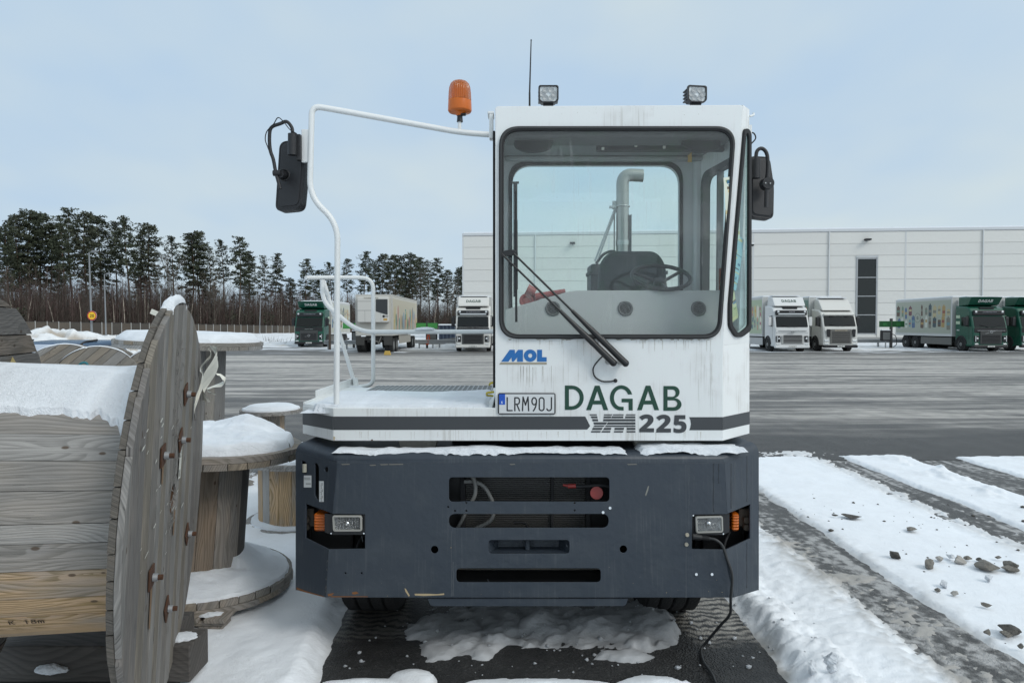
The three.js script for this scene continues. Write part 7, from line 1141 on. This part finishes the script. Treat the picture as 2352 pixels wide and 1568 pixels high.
  for (const s of [-1, 1]) {
    const hl = p('headlight', box(s * 1.02 - 0.17, s * 1.02 + 0.17, kind === 'scania' ? 0.72 : 0.70, kind === 'scania' ? 0.86 : 1.15, -0.12, 0.035, 0.04), kind === 'scania' ? lampM2 : M.plastic); if (kind !== 'scania') { sub(hl, 'lamp_strip', box(s * 1.10 - 0.025, s * 1.10 + 0.025, 0.72, 1.12, 0.03, 0.045, 0.01).translate(0, 0, 0), lampM2); sub(hl, 'lamp_lens', new THREE.SphereGeometry(0.07, 14, 10).scale(1, 1, 0.4).translate(s * 0.98, 0.95, 0.035), lampM2); }
    p('fog_lamp', box(s * 1.02 - 0.13, s * 1.02 + 0.13, 0.50, 0.60, -0.05, 0.03, 0.02), lampM2);
    const mi = p('mirror', box(s * 1.46 - 0.13, s * 1.46 + 0.13, 1.85, 2.50, -0.62, -0.40, 0.05), paint === 'white' && kind !== 'scania' ? P : M.plastic); sub(mi, 'mirror_arm', merge([rod(V(s * 1.2, 2.58, -0.6), V(s * 1.46, 2.52, -0.5), 0.03), rod(V(s * 1.2, 1.82, -0.5), V(s * 1.46, 1.86, -0.5), 0.03)]), M.dark);
    p('side_window', slope(0, 0, 0, 0.001, 0.1, 0.1, 0).scale(0.001, 0.001, 0.001), windM).geometry = box(s * 1.251 - 0.006, s * 1.251 + 0.006, 1.85, 2.5, -1.35, -0.55, 0.004); p('wheel_arch', new THREE.TorusGeometry(0.57, 0.07, 6, 20, Math.PI).rotateY(Math.PI / 2).translate(s * 1.235, 0.52, -1.35), M.dark);
    if (paint === 'green') for (const y of [1.98, 2.42]) p('side_print', box(s * 1.255 - 0.004, s * 1.255 + 0.004, y, y + 0.22, -1.95, -1.5, 0.003), mat([0.45, 0.55, 0.40], 0.5));
    p('door_seam', box(s * 1.252 - 0.003, s * 1.252 + 0.003, 0.9, 2.6, -0.50, -0.485, 0.002), M.dark);
  }
  p('front_bumper', box(-1.24, 1.24, 0.28, 0.48, -0.25, 0.06, 0.06), kind === 'scania' ? M.dark : paint === 'green' ? M.plastic : P);
  p('number_plate', box(-0.27, 0.27, 0.33, 0.45, 0.06, 0.075, 0.004), M.dark); sub(t, 'plate_print', new THREE.PlaneGeometry(0.52, 0.11).translate(0, 0.39, 0.077), paint === 'white' ? FACE.plate2 : FACE.plate);
  // box body
  const b0 = 2.35, b1 = b0 + len;
  p('cargo_box', box(-1.28, 1.28, 1.12, 4.0, -b1, -b0, 0.03), greyBox); p('box_frame', merge([box(-1.30, 1.30, 3.94, 4.04, -b1, -b0 - 0.0, 0.02), box(-1.30, 1.30, 1.06, 1.16, -b1, -b0, 0.02), box(-1.305, -1.25, 1.1, 4.0, -b0 - 0.07, -b0 + 0.012, 0.01), box(1.25, 1.305, 1.1, 4.0, -b0 - 0.07, -b0 + 0.012, 0.01)]), mat([0.58, 0.585, 0.58], 0.45));
  p('box_snow', box(-1.2, 1.2, 4.035, 4.10, -b1 + 0.1, -b0 - 0.1, 0.03), M.snow);
  for (const s of [-1, 1]) { const pl = new THREE.PlaneGeometry(len - 0.3, 2.55); p('side_print', pl.rotateY(s * Math.PI / 2).translate(s * 1.284, 2.55, -(b0 + b1) / 2), o.art); }
  p('cooling_unit', box(-0.95, 0.95, 2.9, 3.85, -b0 + 0.01, -b0 + 0.30, 0.08), lorryPaint.cream);
  p('chassis', box(-0.45, 0.45, 0.65, 1.06, -b1 + 0.2, -0.4, 0.03), underM); p('rear_guard', box(-1.2, 1.2, 0.45, 0.6, -b1, -b1 + 0.12), underM);
  for (const s of [-1, 1]) { p('side_skirt', box(s * 1.2 - 0.03, s * 1.2 + 0.03, 0.42, 0.98, -b1 + 3.6, -2.5, 0.02), paint === 'white' && kind !== 'scania' ? mat([0.42, 0.42, 0.42], 0.4) : dirtyM);
    for (const z of [1.35, b1 - 2.9, b1 - 1.55]) { const w = p('wheel', new THREE.CylinderGeometry(0.51, 0.51, z > 2 ? 0.5 : 0.33, 36).rotateZ(Math.PI / 2).translate(s * (z > 2 ? 1.02 : 1.10), 0.50, -z), tyreFar); sub(w, 'rim', new THREE.LatheGeometry([[0.001, 0.0], [0.12, 0.02], [0.16, -0.05], [0.27, -0.06], [0.30, 0.012]].map((q) => new THREE.Vector2(...q)), 24).rotateZ(-s * Math.PI / 2).translate(s * 1.275, 0.50, -z), rimFar); }
    p('mudguard', new THREE.TorusGeometry(0.60, 0.05, 6, 20, Math.PI).scale(1, 1, 4).rotateY(Math.PI / 2).translate(s * 1.05, 0.5, -(b1 - 2.9)), underM); p('mudguard', new THREE.TorusGeometry(0.60, 0.05, 6, 20, Math.PI).scale(1, 1, 4).rotateY(Math.PI / 2).translate(s * 1.05, 0.5, -(b1 - 1.55)), underM); }
  if (o.mark) p('lettering', new THREE.PlaneGeometry(0.5, 0.16).rotateY(-Math.PI / 2).translate(-1.256, 1.55, -1.7), FACE.dag);
  return t;
}
const mid = (px, D) => (px - CX) / FOCAL * D;
lorry({ name: 'delivery_truck', label: 'white truck with a pale green printed side, nearest the tractor cab on the right', x: mid(1821, 48.6), D: 48.6, paint: 'white', kind: 'fh', len: 7.4, art: sideArt(3, '#a9b79c', true), sign: FACE.fh25 });
lorry({ name: 'delivery_truck', label: 'dirty cream truck with a wide slatted grille beside the white one', x: mid(1932, 49.3), D: 49.3, paint: 'cream', kind: 'scania', len: 7.4, art: sideArt(5, '#7f9a94', true) });
lorry({ name: 'delivery_truck', label: 'green truck with a long grocery print on its grey box, right of the sign', x: mid(2277, 49.0), D: 49.0, paint: 'green', kind: 'fh', len: 7.6, art: sideArt(7, '#a5a99c', false), mark: true });
lorry({ name: 'delivery_truck', label: 'second green truck, cut by the right edge of the picture', x: mid(2386, 49.6), D: 49.6, paint: 'green', kind: 'fh', len: 7.6, art: sideArt(8, '#a5a99c', false), mark: true });
lorry({ name: 'delivery_truck', label: 'white truck half hidden behind the left edge of the tractor cab', x: mid(1086, 49.0), D: 49.0, paint: 'cream', kind: 'fh', len: 8.6, art: sideArt(9, '#c9cac4', true) });
lorry({ name: 'delivery_truck', label: 'green truck at the far left behind the guard rail', x: mid(709, 58.6), D: 58.6, paint: 'green', kind: 'fh', len: 7.2, art: sideArt(7, '#b9baae', false), far: true });
// ---------------------------------------------------------------- reefer trailer without its tractor unit
{
  const D = 47.6, x = mid(859, D), y0 = groundY(x, -D), t = thing('reefer_trailer', 'dirty white refrigerated trailer parked alone beside the guard rail', 'trailer', V(x, y0, -D)), p = (n, g, m) => sub(t, n, g, m), wm = mat([0.56, 0.54, 0.49], 0.5), L = 12.4;
  p('cargo_box', box(-1.27, 1.27, 1.28, 4.02, -L, 0, 0.04), wm); p('box_frame', merge([box(-1.29, 1.29, 3.96, 4.05, -L, 0.012), box(-1.29, 1.29, 1.18, 1.34, -L, 0.02), box(-1.29, -1.19, 1.3, 4.0, -0.1, 0.02), box(1.19, 1.29, 1.3, 4.0, -0.1, 0.02)]), mat([0.50, 0.49, 0.46], 0.5));
  const f = p('cooling_unit', (() => { const s = roundPath(new THREE.Shape(), [[-1.08, 2.10], [1.08, 2.10], [1.08, 3.86], [-1.08, 3.86]].map((q) => new THREE.Vector2(...q)), 0.1); return extr(s, 0.42, 0.05); })(), mat([0.60, 0.59, 0.56], 0.42));
  sub(f, 'air_intake', extr(roundPath(new THREE.Shape(), [[0.22, 2.86], [1.03, 2.62], [1.03, 3.70], [0.22, 3.70]].map((q) => new THREE.Vector2(...q)), 0.03), 0.03, 0.005).translate(0, 0, 0.405), mat([0.035, 0.038, 0.042], 0.5));
  for (const [x0, x1, y0b, y1] of [[-1.05, 0.2, 3.55, 3.56], [-1.05, 0.2, 2.92, 2.93], [-0.55, -0.54, 2.12, 2.92], [0.20, 0.21, 2.92, 3.68], [0.55, 0.555, 2.12, 2.75]]) sub(f, 'panel_seam', box(x0, x1, y0b, y1 + 0.008, 0.40, 0.424, 0.002), M.dark);
  sub(f, 'lettering', new THREE.PlaneGeometry(1.05, 0.13).translate(-0.12, 3.775, 0.422), textM('THERMO KING', '#2a2a2a', '#c3c0b7', { size: 78 }));
  sub(f, 'badge', merge([new THREE.CircleGeometry(0.09, 20).translate(0.75, 2.52, 0.424), new THREE.PlaneGeometry(0.22, 0.05).translate(0.95, 2.52, 0.424)]), M.dark); for (const [y, h] of [[2.36, 0.05], [2.28, 0.09]]) sub(f, 'warning_label', new THREE.PlaneGeometry(0.26, h).translate(0.86, y, 0.4245), mat([0.55, 0.30, 0.05], 0.6));
  p('lettering', new THREE.PlaneGeometry(0.52, 0.24).translate(-0.83, 1.55, 0.024), textM('19F', '#1d1d1d', '#b6b1a2', { size: 118 }));
  const art = mat([1, 1, 1], 0.5, { map: canvasTex(1024, 256, (c, w, h) => { const R = rng(44); c.fillStyle = '#bcb5a2'; c.fillRect(0, 0, w, h); for (let k = 0; k < 17; k++) { const q = ['#b7a04a', '#4e6f60', '#a8635c', '#3f7f77', '#b08a52', '#55606a', '#6f93ab', '#a45c50'][k % 8]; c.globalAlpha = 0.75; c.fillStyle = q; c.beginPath(); c.ellipse(60 + 58 * k + 20 * R(), 110 + 90 * R(), 14 + 18 * R(), 40 + 40 * R(), (R() - 0.5) * 0.4, 0, 6.3); c.fill(); c.fillRect(50 + 58 * k, 130 + 60 * R(), 22, 70 + 30 * R()); } c.globalAlpha = 1; c.fillStyle = '#2f7d72'; c.beginPath(); c.roundRect(470, 70, 40, 90, 8); c.fill(); c.fillStyle = '#d8d6cc'; c.font = 'bold 40px sans-serif'; c.fillText('G', 476, 110); }) });
  for (const s of [-1, 1]) p('side_print', new THREE.PlaneGeometry(L - 0.4, 2.3).rotateY(s * Math.PI / 2).translate(s * 1.274, 2.62, -L / 2), art);
  p('chassis', merge([box(-0.5, 0.5, 0.7, 1.18, -L + 0.2, -0.1), box(-0.1, 0.1, 0.55, 0.75, -1.8, 0.3)]), underM); p('drawbar_gear', merge([box(-0.9, 0.9, 0.85, 1.1, -1.4, -0.3), rod(V(-0.3, 0.95, 0.02), V(0.35, 0.7, 0.02), 0.05), rod(V(0.5, 1.1, 0.05), V(0.3, 0.6, 0.05), 0.04)]), dirtyM);
  for (const s of [-1, 1]) { p('mud_flap', box(s * 0.98 - 0.30, s * 0.98 + 0.30, 0.52, 1.12, 0.0, 0.03), mat([0.05, 0.049, 0.047], 0.8)); p('side_panel', box(s * 1.22 - 0.02, s * 1.22 + 0.02, 0.55, 1.15, -L + 3.6, -3.1), mat([0.42, 0.40, 0.36], 0.6));
    for (const z of [0.7, 2.0, L - 2.6, L - 1.3]) for (const xx of z < 3 ? [1.12, 0.82] : [1.02]) { const w = p('wheel', new THREE.CylinderGeometry(0.5, 0.5, z < 3 ? 0.27 : 0.4, 32).rotateZ(Math.PI / 2).translate(s * xx, 0.5, -z), tyreFar); if (xx > 1) sub(w, 'rim', new THREE.CylinderGeometry(0.29, 0.29, 0.02, 24).rotateZ(Math.PI / 2).translate(s * 1.255, 0.5, -z), rimFar); } }
  single('wheel_chock', 'yellow wheel chock under the front wheel of the lone trailer', 'wheel chock', (() => { const q = onGround(890, 815); return extr(new THREE.Shape([[0, 0], [0.45, 0], [0.38, 0.26], [0.07, 0.26]].map((a) => new THREE.Vector2(...a))), 0.18, 0.02).translate(q.x - 0.22, groundY(q.x, q.z), q.z); })(), mat([0.55, 0.36, 0.08], 0.6));
}
// ---------------------------------------------------------------- guard rails, signs, connection boxes, container
{
  const gm = mat([0.30, 0.31, 0.32], 0.5, { metalness: 0.4 });
  function guard(pxa, pxb, D, label, y = 0.72) {
    const a = mid(pxa, D), b = mid(pxb, D), g0 = groundY(a, -D), t = thing('guard_rail', label, 'guard rail', V((a + b) / 2, g0, -D)), s = new THREE.Shape([[0, 0], [0.06, 0.03], [0.06, 0.10], [0.01, 0.14], [0.01, 0.17], [0.06, 0.21], [0.06, 0.28], [0, 0.31], [-0.03, 0.31], [-0.03, 0]].map((q) => new THREE.Vector2(-q[0], q[1])).reverse());
    part(t, 'rail', new THREE.ExtrudeGeometry(s, { depth: b - a, bevelEnabled: false }).rotateY(Math.PI / 2).translate(a, g0 + y - 0.31, -D), gm);
    const n = Math.max(2, Math.round((b - a) / 2.2)); for (let k = 0; k <= n; k++) { const x = mix(a + 0.3, b - 0.3, k / n); part(t, 'post', box(x - 0.06, x + 0.06, g0 - 0.2, g0 + y - 0.03, -D - 0.16, -D - 0.04, 0.01), gm); } return t;
  }
  guard(744, 846, 53.5, 'guard rail in front of the green truck on the left'); guard(954, 1064, 56, 'guard rail between the lone trailer and the white truck'); guard(1950, 2150, 58, 'dark guard rail between the cream truck and the green truck');
  const pole = mat([0.06, 0.058, 0.055], 0.7), w = single('wooden_post', 'brown wooden post standing before the green truck on the left', 'post', rod(at(757, 802, 53.2).setY(-0.2), at(757, 744, 53.2), 0.10, 0.09), mat([0.10, 0.075, 0.06], 0.9));
  function sign(px, py, hw, D, txt, label, by) { const c = at(px, py, D), g = groundY(c.x, -D), t = thing('place_sign', label, 'sign', V(c.x, g, -D)); part(t, 'post', box(c.x - 0.09, c.x + 0.09, g - 0.3, c.y + 0.45, -D - 0.1, -D + 0.06, 0.01), pole); for (const s of [-1, 1]) { part(t, 'sign_board', box(c.x + s * (hw / 2 + 0.04) - hw / 2, c.x + s * (hw / 2 + 0.04) + hw / 2, c.y - 0.24, c.y + 0.24, -D + 0.062, -D + 0.09, 0.01), mat([0.02, 0.13, 0.035], 0.5)); part(t, 'lettering', new THREE.PlaneGeometry(hw * 0.94, 0.42).translate(c.x + s * (hw / 2 + 0.04), c.y, -D + 0.093), txt[s < 0 ? 0 : 1]); } return t; }
  const gt = (s) => textM(s, '#2a7a3a', '#0f4a20', { size: 92 }), gb = mat([0.06, 0.30, 0.07], 0.5);
  sign(2048, 744, 0.98, 55, [gt('MFC'), gt('GYD')], 'narrow green sign on a dark post in front of the warehouse'); sign(980.5, 748, 0.85, 56.5, [gb, gb], 'light green sign between the lone trailer and the white truck'); sign(812, 748, 0.85, 57, [gb, gb], 'light green sign just left of the lone trailer');
  function cbox(px, py, D, label) { const c = at(px, py, D), g = groundY(c.x, -D), t = thing('connection_box', label, 'electrical box', V(c.x, g, -D)); part(t, 'cabinet', box(c.x - 0.36, c.x + 0.36, c.y - 0.42, c.y + 0.42, -D - 0.2, -D + 0.12, 0.03), M.dark); part(t, 'snow_top', box(c.x - 0.34, c.x + 0.34, c.y + 0.42, c.y + 0.50, -D - 0.18, -D + 0.1, 0.03), M.snow); part(t, 'post', rod(V(c.x, g - 0.3, -D), V(c.x, c.y - 0.42, -D), 0.05), M.galv); part(t, 'cover', box(c.x - 0.28, c.x + 0.28, c.y - 0.32, c.y + 0.28, -D + 0.12, -D + 0.14, 0.01), mat([0.12, 0.125, 0.125], 0.5)); return t; }
  cbox(818, 772, 56, 'dark electrical box between the green truck and the lone trailer'); const c2 = cbox(2035, 771, 54.8, 'dark electrical box beside the narrow green sign'); part(c2, 'cable', tube([at(2046, 765, 54.7), at(2058, 772, 54.7), at(2060, 790, 54.7), at(2052, 797, 54.7)], 0.03, 20), M.dark);
  const c3 = cbox(994, 772, 56.3, 'electrical box with a red cable below the light green sign'); part(c3, 'red_cable', merge([tube([at(983, 768, 56), at(981, 778, 56), at(984, 788, 56), at(980, 792, 56)], 0.06, 20), tube([at(985, 768, 56), at(986, 780, 56), at(979, 790, 56)], 0.05, 20)]), mat([0.40, 0.07, 0.03], 0.6));
  // blue skip container
  const D = 66, a = mid(1008, D), b = mid(1062, D), y = EYE + (HORIZON - 747) / FOCAL * D, t = thing('container', 'dark blue open container with white spots near the white truck', 'container', V((a + b) / 2, 0, -D)), bm = mat([0.02, 0.032, 0.06], 0.5); part(t, 'body', box(a, b, 0.1, y, -D - 2.4, -D, 0.04), bm); for (let k = 0; k < 7; k++) { const x = mix(a + 0.05, b - 0.05, k / 6); part(t, 'rib', box(x - 0.05, x + 0.05, 0.1, y - 0.02, -D, -D + 0.1, 0.01), mat([0.05, 0.07, 0.10], 0.5)); } part(t, 'snow_rim', box(a - 0.05, b + 0.05, y, y + 0.12, -D - 2.4, -D + 0.12, 0.04), M.snow); for (const px of [1011.5, 1019.5]) part(t, 'reflector', new THREE.CylinderGeometry(0.10, 0.10, 0.02, 16).rotateX(Math.PI / 2).translate(mid(px, D), y - 0.55, -D + 0.04), mat([0.6, 0.6, 0.58], 0.5));
  const lg = single('log_pile', 'grey heap of branches and scrap in the snow beside the container', 'scrap heap', merge([...Array.from({ length: 12 }, (_, k) => { const q = rng(k + 3), p = at(1000 + 20 * q(), 786 - 6 * q(), 61); return rod(V(p.x - 1.2 - q(), p.y - 0.2, p.z - q()), V(p.x + 1.5 + q(), p.y + 0.3 * q(), p.z - q()), 0.10, 0.06, 7); })]), dirtyM); lg.userData.kind = 'stuff';
}
// ================================================================ LUMPS OF DIRTY ICE ON THE SNOW
{
  const q = (x, y) => [(2900 + x / 1.566) / 1.7415, (1730 + y / 1.566) / 1.7415];
  function lump(seed, w, h, d) { const R = rng(seed), g = mergeVertices(new THREE.IcosahedronGeometry(0.5, 5).deleteAttribute('normal').deleteAttribute('uv')), p = g.attributes.position, cuts = []; for (let k = 0; k < 13; k++) cuts.push([V(R() - 0.5, R() - 0.4, R() - 0.5).normalize(), 0.20 + 0.20 * R()]); for (let k = 0; k < p.count; k++) { const v = V(p.getX(k), p.getY(k), p.getZ(k)); for (const [n, c] of cuts) { const t = v.dot(n) - c; if (t > 0) v.addScaledVector(n, -t); } const m = 1.1 + 0.35 * (fbm(v.x * 9 + seed, v.y * 9 + v.z * 8, 4, seed) - 0.5); p.setXYZ(k, v.x * w * m, v.y * h * m, v.z * d * m); } const f = toCreasedNormals(g, 0.45); return setUV(f, (x, y, z) => x + z, (x, y, z) => y + z); }
  const list = [[1072, 758, 82, 48, 0.10, 'dark boulder of ice, foremost left of the row of ice lumps'], [1280, 806, 92, 66, 0.45, 'jagged grey ice lump, second in the row on the snow'], [1345, 783, 58, 34, 0.75, 'small pale ice lump right behind the jagged grey one'], [1412, 772, 70, 30, 1, 'white snow lump in the middle of the row of ice lumps'], [1474, 790, 72, 46, 0.7, 'pointed tan ice lump in the middle of the row'], [1524, 780, 44, 26, 0.4, 'small dark ice lump behind the pointed tan one'], [1592, 786, 40, 22, 0.3, 'little dark ice lump above the largest one'], [1630, 822, 172, 66, 0.35, 'largest dark ice slab in the row, near the right edge'], [1716, 776, 40, 20, 0.5, 'tiny ice lump behind the right end of the largest slab'], [1798, 820, 84, 76, 0.6, 'sharp peaked ice lump right of the largest slab'], [1790, 842, 90, 40, 0.5, 'low ice lump at the foot of the sharp peaked one'], [1655, 908, 70, 40, 1, 'round white snow lump below the largest slab'], [1378, 936, 66, 52, 1, 'white pyramid of snow below the row of lumps'], [1335, 978, 40, 26, 0.35, 'small dark lump at the foot of the white snow pyramid'], [1448, 998, 54, 38, 0.65, 'tan block right of the white snow pyramid'], [1645, 1076, 60, 28, 0.45, 'pair of small brown lumps alone on the snow'], [1800, 1226, 130, 56, 0.15, 'long dark wedge of ice at the right edge'], [1646, 1243, 56, 38, 0.5, 'small brown ice lump left of the long dark wedge'], [1762, 1256, 80, 34, 0.6, 'pale crust in front of the long dark wedge'], [1858, 1326, 40, 40, 0.55, 'brown ice lump at the very right edge, lowest of all'], [690, 514, 30, 14, 0.15, 'dark crumb at the left end of the far dirt line'], [790, 520, 110, 16, 0.2, 'flat dark crust far up the snow strip'], [1170, 598, 100, 22, 0.35, 'long flat brown crust halfway up the snow strip'], [545, 1440, 90, 90, 1.1, 'rounded snowball on the ridge beside the tractor, left one'], [670, 1400, 100, 80, 1.1, 'larger rounded snowball on the ridge, middle one'], [672, 1458, 60, 60, 1.1, 'small snowball on the ridge, nearest the camera']];
  const cm = [[0.085, 0.078, 0.068], [0.24, 0.22, 0.19], [0.50, 0.47, 0.43], [0.80, 0.83, 0.87]], M4 = cm.map((c, k) => mat(c, k < 2 ? 0.6 : 0.75, { bumpMap: rep(lumpMap, 5), bumpScale: 0.03 }));
  list.forEach(([x, y, w, h, b, label], k) => {
    const [px, py] = q(x, y + h * 0.42), p = onGround(px, py, b > 1.05 ? 0.09 : 0.045), s = -p.z / FOCAL / (1.566 * 1.7415), W = w * s, H = h * s;
    const g = lump(700 + k, W * 1.12, H * 1.1, W * (0.65 + 0.3 * fract(k * 0.37))).rotateY(k * 0.6 - 0.4 * (k % 3) * 0).translate(p.x, p.y + H * (b > 1.05 ? 0.25 : 0.30), p.z);
    if (k % 1 === 0) single(b > 0.9 ? 'snow_lump' : 'ice_lump', label, b > 0.9 ? 'snow lump' : 'ice lump', g, M4[b > 0.9 ? 3 : b > 0.6 ? 2 : b > 0.32 ? 1 : 0]);
  });
  const crumbs = [], R = rng(99), under = []; for (let k = 0; k < 110; k++) { const x = 2.7 + 2.2 * R(), D = 3.5 + 3.6 * R(), s = 0.004 + 0.018 * Math.pow(R(), 4); crumbs.push(new THREE.TetrahedronGeometry(s, 1).scale(1.3, 0.7, 1).rotateY(R() * 6).translate(x, Math.max(0, snowParts(x, D)[0]) + s * 0.3, -D)); }
  single('ice_crumbs', 'scattered brown crumbs on the snow strip to the right', 'debris', merge(crumbs), M4[1]).userData.kind = 'stuff';
  for (let k = 0; k < 110; k++) { const x = -0.9 + 2.7 * R(), D = 3.45 + 0.9 * R(), s = 0.004 + 0.014 * R() * R(); under.push(new THREE.TetrahedronGeometry(s, 1).scale(1.3, 0.8, 1).rotateY(R() * 6).translate(x, Math.max(0, snowParts(x, D)[0]) + s * 0.3, -D)); }
  single('snow_crumbs', 'crumbs of snow on the wet asphalt under the bumper', 'debris', merge(under), M.snow).userData.kind = 'stuff';
}
renderer.render(scene, camera);
